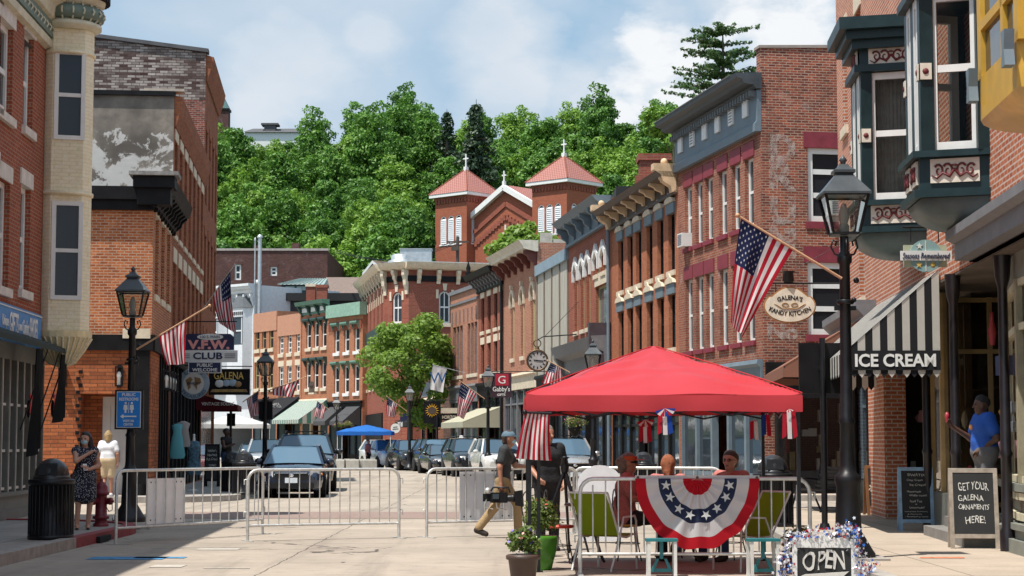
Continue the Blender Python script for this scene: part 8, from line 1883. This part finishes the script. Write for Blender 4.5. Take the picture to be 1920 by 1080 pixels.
for k, px in enumerate((1240, 1430)):
 o = thing('folding_stool', ('teal topped white stool under the left edge of the bunting', 'teal topped white stool by the right sling chair')[k], 'stool', (P(px, 1000, 21.5).x, 21.5, 0), R(k * 6), 'teal topped stools'); mb = MB(); mb.box(-.18, .18, -.12, .12, .4, .43); mb.build('top', M_teal, o); mb = MB()
 for x in (-.15, .15):
  for y in (-.1, .1): mb.mark().box(x - .018, x + .018, y - .012, y + .012, .03, .4); mb.box(x - .02, x + .02, y - .014, y + .014, 0, .03)
 mb.each('leg', M_wf, o); mb = MB(); mb.prism([(-.13, .05), (.13, .05), (.06, .2), (.03, .2), (.07, .09), (-.07, .09), (-.03, .2), (-.06, .2)], -.02, .02); mb.box(-.02, .02, -.015, .015, .2, .4); mb.build('brace', M_teal, o)
# planters
L_pl = leafmat('leaf_planter', (.06, .12, .02), (.22, .27, .08), .4)
def planter(label, x, y, prof, m, fol, n, fl, z=0):
 o = thing('flower_pot', label, 'flower pot', (x, y, z)); mb = MB(); mb.lathe(prof, n=20); mb.build('pot', m, o); mb = MB(); r, zz = prof[-1]; mb.lathe([(r * .97, zz - .03), (0, zz - .025)], n=14); mb.build('soil', mat('soil', (.03, .02, .015), .95), o)
 link('foliage', leaf_mesh('foliage', fol, n, .026, L_pl, .5, .5, .4), o)
 for k, (c_, cnt) in enumerate(fl): link('blossom', leaf_mesh('blossom', fol, cnt, .02, mat('petal_%g%g' % (c_[0], c_[2]), c_, .5), .9, .4, 0), o)
 return o
planter('ribbed brown flower pot of violet and pink flowers in front of the tent', P(981, 1060, 20.15).x, 20.15, [(.11, 0), (.125, .02), (.16, .27), (.185, .28), (.185, .32), (.165, .33)], mat('pot_brown', (.075, .045, .035), .5), [(-.08, 0, .44, .09), (.08, .02, .42, .1), (0, 0, .5, .1), (-.1, .02, .53, .06), (.04, .0, .58, .06)], 1100, [((.2, .14, .5), 60), ((.6, .25, .2), 22)])
planter('glossy green flower pot with a tall pale shrub under the tent corner', P(1013, 1030, 22.6).x, 22.6, [(.12, 0), (.14, .02), (.2, .25), (.215, .37), (.215, .4), (.2, .41)], mat('pot_green', (.06, .22, .02), .2), [(-.06, 0, .6, .13), (.08, 0, .58, .14), (0, 0, .72, .14), (-.08, .02, .75, .08), (.1, .02, .72, .09)], 1700, [((.55, .06, .05), 30), ((.5, .35, .4), 40)])
planter('pot of red geraniums beside the right stool', 3.35, 22.2, [(.12, 0), (.17, .22), (.18, .24), (.165, .25)], M_hyd, [(0, 0, .36, .15), (.06, 0, .44, .1)], 700, [((.55, .02, .02), 160)])
for lab, px, py, Y in (('hanging flower basket above the silver suv', 1078, 800, 57), ('left hanging flower basket by the blue canopy', 634, 801, 128), ('right hanging flower basket by the blue canopy', 652, 799, 128)):
 p = P(px, py, Y); k = planter(lab, p.x, Y, [(.05, -.2), (.2, 0), (.22, .08), (.2, .1)], M_blackp, [(-.1, 0, .2, .22), (.12, 0, .18, .22), (0, -.1, .3, .2)], 700, [((.6, .15, .3), 120), ((.65, .5, .1), 60)], p.z - .1); k['category'] = 'flower basket'; k.name = 'hanging_basket'; mb = MB(); mb.tube([(0, 0, .1), (0, 0, .9), (.6, .3, 1.0)], .01, 4); mb.build('hanger', M_black, k)
# open sign with its garland
o = thing('open_sign', 'small chalk sign reading open in a white scalloped frame wrapped with a star garland', 'sign', (P(1545, 1050, 20.0).x, 20.0, 0), R(-3)); mb = MB()
for x in (-.31, .31): mb.mark().box(x - .025, x + .025, -.02, .02, 0, .5)
mb.mark().prism([(-.285, .41), (.285, .41), (.285, .47), (.2, .52), (.08, .5), (0, .56), (-.08, .5), (-.2, .52), (-.285, .47)], -.015, .015); mb.mark().box(-.285, .285, -.015, .015, .06, .1); mb.each('frame', M_whitep, o); mb = MB(); mb.box(-.284, .284, -.012, .012, .105, .405); mb.build('chalkboard', M_slate, o); text(o, 'OPEN', .44, .2, M_chalk, (0, -.018, .27), bold=.012)
mb = MB(); mb.prism([(-.25, .11), (.2, .11), (.26, .16), (-.2, .13)], -.02, -.013); mb.build('leaf_sketch', M_chalk, o)
gl = thing('star_garland', 'tinsel garland of red white and blue stars around the open sign', 'garland', tuple(o.location), R(-3)); mb = MB(); rn = random.Random(4)
path = [(-.45, .02), (-.42, .2), (-.38, .4), (-.3, .52), (-.12, .58), (.1, .56), (.26, .62), (.36, .56), (.34, .4), (.38, .2), (.46, .1), (.5, .3)]
for k in range(520):
 f_ = rn.random() * (len(path) - 1.01); i = int(f_); t_ = f_ - i; x = path[i][0] * (1 - t_) + path[i + 1][0] * t_ + rn.gauss(0, .045); z = max(.02, path[i][1] * (1 - t_) + path[i + 1][1] * t_ + rn.gauss(0, .04)); y = rn.gauss(-.02, .04)
 mb.cur = rn.choice((0, 0, 0, 0, 1, 2, 2)); mb.M = T((x, y, z), rx=rn.uniform(-1, 1), ry=rn.uniform(0, 6), rz=rn.uniform(-1, 1)); mb.prism(starpoly((0, 0), rn.uniform(.016, .026)), -.001, .001)
s_ = mb.build('stars', [mat('tinsel_white', (.75, .75, .8), .2, .3), mat('tinsel_red', (.5, .01, .03), .25, .4), mat('tinsel_blue', (.03, .15, .55), .25, .4)], gl); s_['kind'] = 'stuff'; mb = MB(); mb.tube([(x, 0, z) for x, z in path], .006, 4); mb.build('wire', M_galv, gl)
# tripod left of the tent
o = thing('camera_tripod', 'black camera tripod standing at the left side of the tent', 'tripod', (.72, 25.6, 0)); mb = MB()
for a in (80, 200, 320): c_, s_ = math.cos(R(a)), math.sin(R(a)); mb.mark().tube([(0, 0, 1.15), (c_ * .25, s_ * .25, .5), (c_ * .42, s_ * .42, 0)], [.03, .022, .015], 6)
mb.each('leg', M_black, o); mb = MB(); mb.lathe([(.05, 1.12), (.06, 1.2), (.04, 1.3), (.07, 1.32), (0, 1.34)], n=10); mb.build('head', M_black, o)
# ============================================================ PEOPLE
def sdf_mesh(name, prims, m, vox=.0095, k=.03, flats=1.0):
 """one continuous surface grown round tapered limbs (smooth union, then surface nets)"""
 P0 = np.array([p[0] for p in prims], float); P1 = np.array([p[1] for p in prims], float); r0 = np.array([p[2] for p in prims]); r1 = np.array([p[3] for p in prims])
 pad = 4 * vox + k; lo = np.minimum(P0, P1).min(0) - max(r0.max(), r1.max()) - pad; hi = np.maximum(P0, P1).max(0) + max(r0.max(), r1.max()) + pad
 n = np.ceil((hi - lo) / vox).astype(int) + 1; F = np.full(n, 1.0, np.float32); ax = [lo[i] + vox * np.arange(n[i]) for i in range(3)]
 for pr in prims:
  a, b, ra, rb = np.array(pr[0], float), np.array(pr[1], float), pr[2], pr[3]; kk = pr[4] if len(pr) > 4 else k
  e = max(ra, rb) + 2 * kk + 2 * vox; s0 = np.maximum(0, np.floor((np.minimum(a, b) - e - lo) / vox).astype(int)); s1 = np.minimum(n, np.ceil((np.maximum(a, b) + e - lo) / vox).astype(int) + 1)
  sl = tuple(slice(s0[i], s1[i]) for i in range(3)); X, Y, Z = np.meshgrid(*[ax[i][sl[i]] for i in range(3)], indexing='ij', sparse=True)
  d = b - a; L2 = max(d.dot(d), 1e-9); t_ = np.clip(((X - a[0]) * d[0] + (Y - a[1]) * d[1] + (Z - a[2]) * d[2]) / L2, 0, 1)
  D = np.sqrt((X - a[0] - t_ * d[0]) ** 2 + (Y - a[1] - t_ * d[1]) ** 2 + (Z - a[2] - t_ * d[2]) ** 2) - (ra + (rb - ra) * t_)
  S = F[sl]; h = np.clip(.5 + .5 * (S - D) / kk, 0, 1); F[sl] = S * (1 - h) + D * h - kk * h * (1 - h)
 I = F < 0; c = [F[i:n[0] - 1 + i, j:n[1] - 1 + j, l:n[2] - 1 + l] for i in (0, 1) for j in (0, 1) for l in (0, 1)]
 cs = sum((q < 0).astype(np.int8) for q in c); act = (cs > 0) & (cs < 8); idx = np.full(act.shape, -1); idx[act] = np.arange(act.sum())
 acc = np.zeros((act.sum(), 3)); cnt = np.zeros(act.sum()); off = [(i, j, l) for i in (0, 1) for j in (0, 1) for l in (0, 1)]
 V = [q[act] for q in c]
 for u in range(8):
  for w_ in range(u + 1, 8):
   if sum(x != y for x, y in zip(off[u], off[w_])) != 1: continue
   m1 = (V[u] < 0) != (V[w_] < 0); t_ = np.where(m1, V[u] / np.where(V[u] - V[w_] == 0, 1, V[u] - V[w_]), 0); p = np.array(off[u]) + t_[:, None] * (np.array(off[w_]) - np.array(off[u])); acc += p * m1[:, None]; cnt += m1
 verts = lo + (np.argwhere(act) + acc / cnt[:, None]) * vox; faces = []
 for a_ in range(3):
  b_, c_ = (a_ + 1) % 3, (a_ + 2) % 3; A0 = [slice(1, -1)] * 3; A0[a_] = slice(0, -1); A1 = list(A0); A1[a_] = slice(1, None); s0 = I[tuple(A0)]; s1 = I[tuple(A1)]
  for flip in (0, 1):
   w_ = np.argwhere((s0 & ~s1) if flip == 0 else (~s0 & s1)) + 1; w_[:, a_] -= 1
   if len(w_) == 0: continue
   def at(db, dc): q = w_.copy(); q[:, b_] -= db; q[:, c_] -= dc; return idx[q[:, 0], q[:, 1], q[:, 2]]
   f = np.stack([at(1, 1), at(0, 1), at(0, 0), at(1, 0)], 1); faces.append(f if flip == 0 else f[:, ::-1])
 faces = np.concatenate(faces); faces = faces[(faces >= 0).all(1)]
 me = bpy.data.meshes.new(name); me.from_pydata(verts.tolist(), [], faces.tolist()); me.materials.append(m); me.polygons.foreach_set('use_smooth', [True] * len(me.polygons)); me.update(); return me
def V3(*a): return Vector(a)
SK = dict(pale=mat('skin_pale', (.50, .27, .19), .5, var=.06), tan=mat('skin_tan', (.40, .19, .12), .5, var=.06), brown=mat('skin_brown', (.10, .048, .03), .5, var=.08))
BASE = dict(hipL=(.09, 0, .9), kneeL=(.1, -.01, .49), ankL=(.1, .02, .08), shL=(.175, 0, 1.39), elL=(.225, .03, 1.11), wrL=(.23, -.04, .87), pelvis=(0, 0, .95), waist=(0, 0, 1.1), chest=(0, -.01, 1.28), neck=(0, .015, 1.44), head=(0, -.015, 1.575))
for k in [q for q in BASE if q.endswith('L')]: x, y, z = BASE[k]; BASE[k[:-1] + 'R'] = (-x, y, z)
def person(label, loc, rz, H, J, skin, wear, look=0.0, group=None, hair=None, girth=1.0, hand=None, vox=.0095, name='person'):
 """J overrides joints (in a 1.70 m figure facing -y, own left at +x); wear: list of (name, regions, inflate, material)"""
 o = thing(name, label, 'person', loc, rz); s = H / 1.7; o.scale = (s, s, s); j = {k: Vector(v) for k, v in {**BASE, **J}.items()}; gth = girth
 def limb(a, b, ra, rb, kk=.03): return (tuple(j[a]), tuple(j[b]), ra, rb, kk)
 ux = (j['shL'] - j['shR']).normalized(); hx = (j['hipL'] - j['hipR']).normalized()
 def cross(c, w_, r, vx): return (tuple(j[c] - vx * w_), tuple(j[c] + vx * w_), r, r, .06)
 torso = [cross('pelvis', .065 * gth, .108 * gth, hx), cross('waist', .05 * gth, .1 * gth, hx), cross('chest', .085, .105 * gth, ux), (tuple(j['shR']), tuple(j['shL']), .058, .058, .06)]
 armU = {q: [limb('sh' + q, 'el' + q, .054, .042)] for q in 'LR'}; armF = {q: [limb('el' + q, 'wr' + q, .042, .027)] for q in 'LR'}
 thigh = {q: [limb('hip' + q, 'knee' + q, .088, .056, .05)] for q in 'LR'}; shin = {q: [limb('knee' + q, 'ank' + q, .055, .038)] for q in 'LR'}
 f = Vector((math.sin(look), -math.cos(look), 0)); hd = j['head']; hs = Vector((math.cos(look), math.sin(look), 0)); up = Vector((0, 0, 1))
 feet = {}
 for q in 'LR':
  fd = (j['toe' + q] - j['ank' + q]) if 'toe' + q in j else V3(0, -1, -.3)
  fd = fd.normalized(); a = j['ank' + q]; feet[q] = [(tuple(a + V3(0, .02, -.03)), tuple(a + fd * .15 + V3(0, 0, -.01)), .04, .03, .03)]
 body = list(torso) + [(tuple(j['neck'] - up * .06), tuple(hd - up * .05), .056, .05, .04)]
 for q in 'LR': body += armU[q] + armF[q] + thigh[q] + shin[q] + feet[q]
 body += [(tuple(hd + up * .035 - f * -.005), tuple(hd + up * .03 - f * .025), .084, .088, .03), (tuple(hd - up * .015 + f * .02), tuple(hd - up * .075 + f * .04), .066, .042, .04), (tuple(hd + f * .085 + up * .01), tuple(hd + f * .108 - up * .022), .011, .015, .015)]
 for sg in (-1, 1): body.append((tuple(hd + hs * sg * .083 + up * .015), tuple(hd + hs * sg * .085 - up * .02 ), .014, .01, .012))
 for q in 'LR':   # hands with five fingers
  w_ = j['wr' + q]; d = (w_ - j['el' + q]).normalized(); d = Vector((hand or {}).get(q, d)).normalized(); sd = d.cross(Vector((1, 0, 0)) if abs(d.x) < .8 else up).normalized(); cu = d.cross(sd).normalized() * (1 if q == 'L' else -1)
  if cu.dot(-j['wr' + q]) < 0: cu = -cu
  body.append((tuple(w_ + d * .02), tuple(w_ + d * .075), .027, .031, .02))
  for i, (ofs, ln) in enumerate(((-.028, .062), (-.01, .075), (.01, .072), (.027, .055))):
   b = w_ + d * .085 + sd * ofs; m_ = b + d * ln * .5 + cu * .012; body += [(tuple(b), tuple(m_), .0105, .0095, .006), (tuple(m_), tuple(m_ + d * ln * .4 + cu * .028), .0095, .008, .006)]
  b = w_ + d * .035 - sd * .032; body += [(tuple(b), tuple(b + d * .035 - sd * .02 + cu * .012), .0125, .011, .008), (tuple(b + d * .035 - sd * .02 + cu * .012), tuple(b + d * .06 - sd * .016 + cu * .03), .011, .009, .006)]
 link('body', sdf_mesh('body', body, SK[skin], vox), o)
 reg = dict(torso=torso, chest=torso[1:], hips=[torso[0]], waist=torso[:2], shoes=[(p[0], p[1], p[2] + .008, p[3] + .008, .02) for q in 'LR' for p in feet[q]])
 for q in 'LR': reg.update({'upper' + q: armU[q], 'fore' + q: armF[q], 'thigh' + q: thigh[q], 'shin' + q: shin[q], 'sleeve' + q: [(p[0], tuple(Vector(p[0]).lerp(Vector(p[1]), .62)), .062, .06, .03) for p in armU[q]], 'shorts' + q: [(p[0], tuple(Vector(p[0]).lerp(Vector(p[1]), .8)), .092, .078, .04) for p in thigh[q]], 'trouser' + q: [(p[0], tuple(Vector(p[0]).lerp(Vector(p[1]), .95)), .062, .055, .03) for p in shin[q]]})
 for nm, rs, inf, m_ in wear:
  pr = []
  for r_ in rs: pr += ([(p[0], p[1], p[2] + inf, p[3] + inf) + tuple(p[4:]) for p in reg[r_]] if isinstance(r_, str) else [tuple(r_)])
  link(nm, sdf_mesh(nm, pr, m_, vox, .03), o)
 if hair:
  hm, extra = hair; pr = [(tuple(hd + up * .06 - f * .01), tuple(hd + up * .045 - f * .04), .088, .088, .02)] + [(tuple(hd + hs * a[0] - f * a[1] + up * a[2]), tuple(hd + hs * b[0] - f * b[1] + up * b[2]), ra, rb, .03) for a, b, ra, rb in extra]
  link('hair', sdf_mesh('hair', pr, hm, vox), o)
 mb = MB()
 for sg in (-1, 1): mb.mark().sphere(tuple(hd + f * .083 + hs * sg * .032 + up * .018), .012, 8, 6)
 mb.each('eye', M_black, o); mb = MB(); p = hd + f * .082 - up * .055; mb.tube([tuple(p - hs * .022 - f * .006), tuple(p + f * .004), tuple(p + hs * .022 - f * .006)], [.004, .008, .004], 6); mb.build('mouth', mat('lips', (.25, .07, .06), .5), o)
 return o, j, hd, f, hs
H_blk = mat('hair_black', (.012, .009, .009), .45, bump=.7); H_blond = mat('hair_blond', (.38, .25, .11), .5, var=.3, scale=30, bump=.7); H_red = mat('hair_red', (.30, .085, .025), .45, var=.4, scale=30, bump=.7); H_brn = mat('hair_brown', (.06, .028, .018), .5, var=.3, scale=30, bump=.7); H_grey = mat('hair_grey', (.22, .18, .15), .7, var=.3, scale=30, bump=.7)
C_char = mat('polo_charcoal', (.028, .03, .033), .8, var=.15, bump=.55); C_khaki = mat('khaki_cotton', (.36, .25, .13), .85, var=.1, bump=.55); C_tee = mat('white_cotton', (.70, .70, .72), .85, var=.04, bump=.55); C_short = mat('beige_shorts', (.55, .42, .26), .85, var=.08, bump=.55); C_blackc = mat('black_cotton', (.010, .010, .012), .85, bump=.55); C_blue = mat('royal_blue_cotton', (.015, .09, .42), .8, var=.1, bump=.55); C_gtrk = mat('grey_sweatpants', (.14, .14, .15), .9, var=.2, bump=.55); C_pinkc = mat('salmon_check', (.50, .17, .15), .85, var=.2, scale=30, bump=.55); C_jean = mat('denim', (.03, .06, .14), .85, var=.3, bump=.55); C_shoe = mat('dark_shoe', (.025, .018, .015), .6)
md, t = new_mat('navy_dotted_dress'); tcx = t.n('ShaderNodeTexCoord').outputs['Object']; vo = t.n('ShaderNodeTexVoronoi', {'Vector': tcx, 'Scale': 42.0}).outputs[0]; bs = t.n('ShaderNodeBsdfPrincipled', {'Base Color': t.mix(t.math('LESS_THAN', vo, .3), (.012, .014, .03, 1), (.5, .5, .52, 1)), 'Roughness': .85}); t.n('ShaderNodeOutputMaterial', {0: bs.outputs[0]})
# woman in the dotted dress
q = G(157, 993, SW)
o, j, hd, f, hs = person('woman in a sleeveless navy dotted dress and pale blue mask holding a phone', tuple(q), R(14), 1.56, dict(shR=(-.165, 0, 1.38), elR=(-.16, -.2, 1.2), wrR=(.05, -.15, 1.33), shL=(.165, 0, 1.38), elL=(.24, .02, 1.12), wrL=(.06, -.17, 1.05), ankL=(.07, .02, .08), ankR=(-.12, -.02, .08), kneeR=(-.1, -.03, .49)), 'pale',
 [('dress', ['chest', 'hips', ((-.05, 0, .95), (-.06, 0, .6), .15, .155, .06), ((.05, 0, .95), (.06, 0, .6), .15, .155, .06)], .016, md), ('sandals', [((.07, -.0, .02), (.07, -.13, .02), .03, .03, .02), ((-.12, -.03, .02), (-.12, -.17, .02), .03, .03, .02)], 0, C_shoe)],
 -.45, hair=(H_blk, [((-.075, .02, .02), (-.08, .05, -.12), .04, .04), ((.075, .02, .02), (.1, .06, -.2), .045, .06), ((.1, .06, -.2), (.12, .05, -.36), .06, .03), ((0, .07, 0), (.03, .1, -.2), .07, .06)]), hand={'L': (-.6, -.3, .5)})
mb = MB(); mb.sphere(tuple(hd + f * .045 - V3(0, 0, .035)), .07, 12, 8, .95, .8, .75); mb.build('face_mask', mat('mask_pale_blue', (.35, .58, .68), .8), o)
mb = MB(); mb.sphere((-.2, -.02, .86), .12, 12, 8, .6, .8, 1.1); mb.tube([(-.2, -.02, .95), (-.1, -.12, 1.2), (.06, -.08, 1.42)], .008, 5); bg_ = mb.build('shoulder_bag', mat('bag_maroon', (.06, .018, .018), .6)); tag(bg_, 'dark maroon shoulder bag at the hip of the woman in the dotted dress', 'bag'); bg_.location = q; bg_.rotation_euler = (0, 0, R(14)); bg_.scale = o.scale
mb = MB(); mb.M = T((.0, -.21, 1.09), rx=-.5, rz=.3); mb.box(-.035, .035, -.004, .004, -.06, .07); ph = mb.build('mobile_phone', M_panel); tag(ph, 'pale phone held by the woman in the dotted dress', 'phone'); ph.location = q; ph.rotation_euler = (0, 0, R(14)); ph.scale = o.scale
# woman walking to the door
q = G(201, 931, SW); person('blond woman in a white t-shirt and beige shorts walking towards the white door', (q.x, 48.9, SW), R(178), 1.68, dict(kneeL=(.09, -.06, .5), ankL=(.09, .1, .1), kneeR=(-.09, -.02, .49), ankR=(-.09, -.04, .08), elL=(.26, .03, 1.12), wrL=(.27, -.02, .88), elR=(-.26, .04, 1.12), wrR=(-.26, .0, .88)), 'tan',
 [('t_shirt', ['torso', 'sleeveL', 'sleeveR'], .016, C_tee), ('shorts', ['hips', 'shortsL', 'shortsR'], .02, C_short), ('shoes', ['shoes'], 0, C_tee)], 0, hair=(H_blond, [((0, .05, .02), (0, .07, -.08), .095, .075), ((-.05, .03, .02), (-.06, .03, -.06), .06, .04), ((.05, .03, .02), (.06, .03, -.06), .06, .04), ((0, .06, .1), (0, .02, .12), .06, .05)]), girth=1.22)
# cameraman
q = G(940, 1008); o, j, hd, f, hs = person('walking man in a charcoal polo, khaki trousers and blue cap carrying a film camera', tuple(q), R(84), 1.72, dict(pelvis=(0, -.02, .93), chest=(0, -.07, 1.27), waist=(0, -.04, 1.09), neck=(0, -.08, 1.43), head=(0, -.13, 1.56), shL=(.175, -.06, 1.38), shR=(-.175, -.06, 1.38), hipL=(.09, -.02, .88), hipR=(-.09, -.02, .88), kneeR=(-.09, .1, .48), ankR=(-.09, .36, .15), toeR=(-.09, .22, .06), kneeL=(.09, -.25, .52), ankL=(.09, -.26, .09), elR=(-.24, .0, 1.12), wrR=(-.24, -.02, .86), elL=(.22, -.2, 1.14), wrL=(.18, -.42, 1.12)), 'tan',
 [('polo_shirt', ['torso', 'sleeveL', 'sleeveR', ((-.0, -.07, 1.4), (0, -.08, 1.44), .075, .065, .03)], .016, C_char), ('trousers', ['hips', 'thighL', 'thighR', 'trouserL', 'trouserR'], .012, C_khaki), ('shoes', ['shoes'], .004, C_shoe)], 0, hair=(H_brn, [((0, .04, .0), (0, .06, -.04), .075, .06)]))
mb = MB(); mb.sphere(tuple(hd + V3(0, .015, .045)), .108, 14, 8, .95, 1.08, .9, 0); mb.prismz([(hd.x - .075, hd.y - .08), (hd.x + .075, hd.y - .08), (hd.x + .055, hd.y - .2), (hd.x - .055, hd.y - .2)][::-1], hd.z + .04, hd.z + .062); mb.build('cap', mat('cap_slate_blue', (.10, .16, .21), .85), o)
mb = MB(); mb.sphere(tuple(hd + f * .05 - V3(0, 0, .035)), .066, 10, 6, .9, .9, .7); mb.build('face_mask', mat('mask_pale_blue', (.35, .58, .68), .8), o)
cm = thing('film_camera', 'black film camera with handle and matte box carried low by the walking man', 'camera', tuple(q), R(84)); cm.scale = o.scale; mb = MB(); mb.box(-.33, -.19, -.12, .14, .56, .72); mb.box(-.31, -.21, .14, .26, .58, .7); mb.build('body', M_blackp, cm); mb = MB(); mb.tube([(-.26, .14, .74), (-.26, .1, .8), (-.26, -.14, .8), (-.26, -.17, .72)], .016, 6); mb.build('top_handle', M_black, cm); mb = MB(); mb.M = T((-.26, -.12, .63), rx=R(90)); mb.lathe([(.055, 0), (.06, .08), (.07, .1), (.05, .13)], n=14); mb.build('lens', M_black, cm); mb = MB(); mb.prismx([(-.26, .52), (-.24, .74), (-.36, .76), (-.38, .5)][::-1], -.36, -.16); mb.build('matte_box', M_blackp, cm); mb = MB(); mb.tube([(-.26, .05, .56), (-.26, .04, .48), (-.2, -.1, .44)], .014, 6); mb.tube([(-.3, .2, .62), (-.34, .24, .5), (-.3, .1, .46)], .008, 5); mb.sphere((-.32, .18, .75), .05, 8, 6); mb.build('rig', M_galv, cm); mb = MB(); mb.box(-.345, -.331, .0, .1, .62, .7); mb.build('viewfinder_screen', M_dgb, cm)
# person in black behind the draped bunting
person('person all in black standing behind the striped bunting at the tent', (.5, 26.6, 0), R(20), 1.76, dict(elL=(.26, .02, 1.12), wrL=(.2, -.12, .93), elR=(-.24, .0, 1.12), wrR=(-.2, -.16, 1.0)), 'tan', [('shirt', ['torso', 'sleeveL', 'sleeveR'], .018, C_blackc), ('trousers', ['hips', 'thighL', 'thighR', 'trouserL', 'trouserR'], .014, C_blackc), ('shoes', ['shoes'], 0, C_blackc)], .3, hair=(H_grey, [((0, .05, 0), (0, .06, -.05), .08, .06)]), girth=1.1)
SIT = dict(pelvis=(0, .05, .56), waist=(0, .07, .72), chest=(0, .04, .92), neck=(0, .03, 1.08), head=(0, .0, 1.22), shL=(.175, .03, 1.03), shR=(-.175, .03, 1.03), hipL=(.09, .02, .53), hipR=(-.09, .02, .53), kneeL=(.13, -.4, .53), kneeR=(-.13, -.4, .53), ankL=(.13, -.38, .08), ankR=(-.13, -.42, .08), elL=(.24, -.06, .78), wrL=(.14, -.3, .77), elR=(-.24, -.06, .78), wrR=(-.14, -.3, .77))
def pants(m): return [('trousers', ['hips', 'thighL', 'thighR', 'trouserL', 'trouserR'], .012, m), ('shoes', ['shoes'], 0, C_shoe)]
o, j, hd, f, hs = person('seated man in profile with sunglasses, orange visor and salmon checked shirt', (1.53, 24.4, 0), R(82), 1.74, SIT, 'tan', [('shirt', ['torso', 'sleeveL', 'sleeveR'], .018, C_pinkc)] + pants(C_blackc), .1, hair=(H_grey, [((0, .07, .0), (0, .12, .02), .075, .06), ((0, .09, -.03), (0, .1, -.08), .06, .05)]), girth=1.2)
mb = MB(); mb.lathe([(.1, 0), (.104, .04), (.1, .05)], (hd.x, hd.y + .005, hd.z + .045), 18); mb.prismz([(hd.x - .08, hd.y - .07), (hd.x + .08, hd.y - .07), (hd.x + .06, hd.y - .18), (hd.x - .06, hd.y - .18)][::-1], hd.z + .045, hd.z + .057); mb.build('visor', mat('visor_orange', (.5, .1, .03), .7), o)
mb = MB(); mb.tube([tuple(hd + hs * .085 + f * 0 + V3(0, 0, .02)), tuple(hd + hs * .07 + f * .085 + V3(0, 0, .02)), tuple(hd + f * .1 + V3(0, 0, .02)), tuple(hd - hs * .07 + f * .085 + V3(0, 0, .02)), tuple(hd - hs * .085 + V3(0, 0, .02))], [.006, .02, .012, .02, .006], 6); mb.build('sunglasses', M_black, o)
person('red haired person seated with the back of the head to the camera', (2.08, 25.0, 0), R(170), 1.7, SIT, 'pale', [('shirt', ['torso', 'sleeveL', 'sleeveR'], .016, C_pinkc)] + pants(C_jean), .1, hair=(H_red, [((0, .04, .0), (0, .07, -.08), .1, .07), ((0, .1, -.02), (0, .14, -.14), .04, .025)]))
o, j, hd, f, hs = person('seated woman with glasses and tied back brown hair facing the camera', (2.86, 24.6, 0), R(-38), 1.78, SIT, 'pale', [('shirt', ['torso', 'sleeveL', 'sleeveR'], .016, C_pinkc)] + pants(C_jean), .1, hair=(H_brn, [((0, .05, .02), (0, .08, -.03), .09, .07)]), girth=1.1)
mb = MB()
for sg in (-1, 1): c_ = hd + f * .097 + hs * sg * .034 + V3(0, 0, .015); mb.mark().tube([tuple(c_ + hs * .026 * math.cos(a * .7) + V3(0, 0, .019 * math.sin(a * .7))) for a in range(9)], .003, 4, True); mb.tube([tuple(c_ + hs * sg * .027), tuple(hd + hs * sg * .088 + V3(0, 0, .015))], .003, 4)
mb.each('spectacles', M_black, o)
# man on the doorstep
mb = MB(); mb.box(RX(28.6), RX(25.1), -.3, 1.0, .11, .27); mb.box(RX(28.4), RX(25.3), -.02, 1.0, .27, .42); mb.build('doorstep', mat('step_stone', (.2, .19, .175), .9), rr)
q = P(1846, 800, 26.9); o, j, hd, f, hs = person('man in a bright blue t-shirt and grey sweatpants standing in the shop doorway', (6.56, 26.0, .42), R(-82), 1.76, dict(head=(0, -.04, 1.56), elR=(-.23, -.1, 1.12), wrR=(-.17, -.38, 1.28), elL=(.28, .06, 1.12), wrL=(.16, -.1, .98)), 'brown', [('t_shirt', ['torso', 'sleeveL', 'sleeveR', ((0, -.04, 1.08), (0, -.03, 1.2), .135, .12, .06)], .02, C_blue), ('sweatpants', ['hips', 'thighL', 'thighR', 'trouserL', 'trouserR'], .022, C_gtrk), ('shoes', ['shoes'], 0, C_tee)], -.1, hair=(mat('hair_cropped', (.02, .017, .016), .8), []), girth=1.3, hand={'R': (.3, -.6, .6)})
mb = MB(); mb.sphere((-.03, -.175, 1.27), .05, 8, 5, 1, .4, .8); mb.build('shirt_print', mat('print_orange', (.6, .25, .08), .7), o)
mb = MB(); p = Vector((6.56, 26.0, .42)) + Euler((0, 0, R(-82))).to_matrix() @ Vector((-.15, -.46, 1.38)) * (1.76 / 1.7); mb.lathe([(.02, -.05), (.03, .02), (.035, .05), (.02, .09), (0, .1)], tuple(p), 8); tag(mb.build('ice_cream_cone', mat('red_ice', (.4, .03, .05), .5)), 'small red treat held up by the man in the doorway', 'ice cream')
# people farther away
q = P(424, 850, 62); person('man in a dark tank top and jeans standing on the far left pavement', (q.x, 62, SW), R(60), 1.86, dict(elR=(-.22, -.1, 1.13), wrR=(-.1, -.25, 1.2)), 'brown', [('tank_top', ['torso'], .014, C_blackc)] + pants(C_jean), 0, hair=(H_blk, []), vox=.014)
q = P(851, 840, 88); o, j, hd, f, hs = person('distant pedestrian in a white hat behind the black suv', (q.x + .3, 90, SW), R(-10), 1.72, {}, 'tan', [('shirt', ['torso', 'sleeveL', 'sleeveR'], .016, C_tee)] + pants(C_jean), 0, vox=.016); mb = MB(); mb.lathe([(.15, .05), (.1, .06), (.095, .13), (0, .15)], tuple(hd), 12); mb.build('hat', C_tee, o)
q = P(690, 850, 108); person('distant person in dark clothes under the blue canopy', (q.x, 108, 0), R(60), 1.7, {}, 'tan', [('shirt', ['torso', 'sleeveL', 'sleeveR'], .016, C_pinkc)] + pants(C_blackc), 0, hair=(H_brn, []), vox=.016)
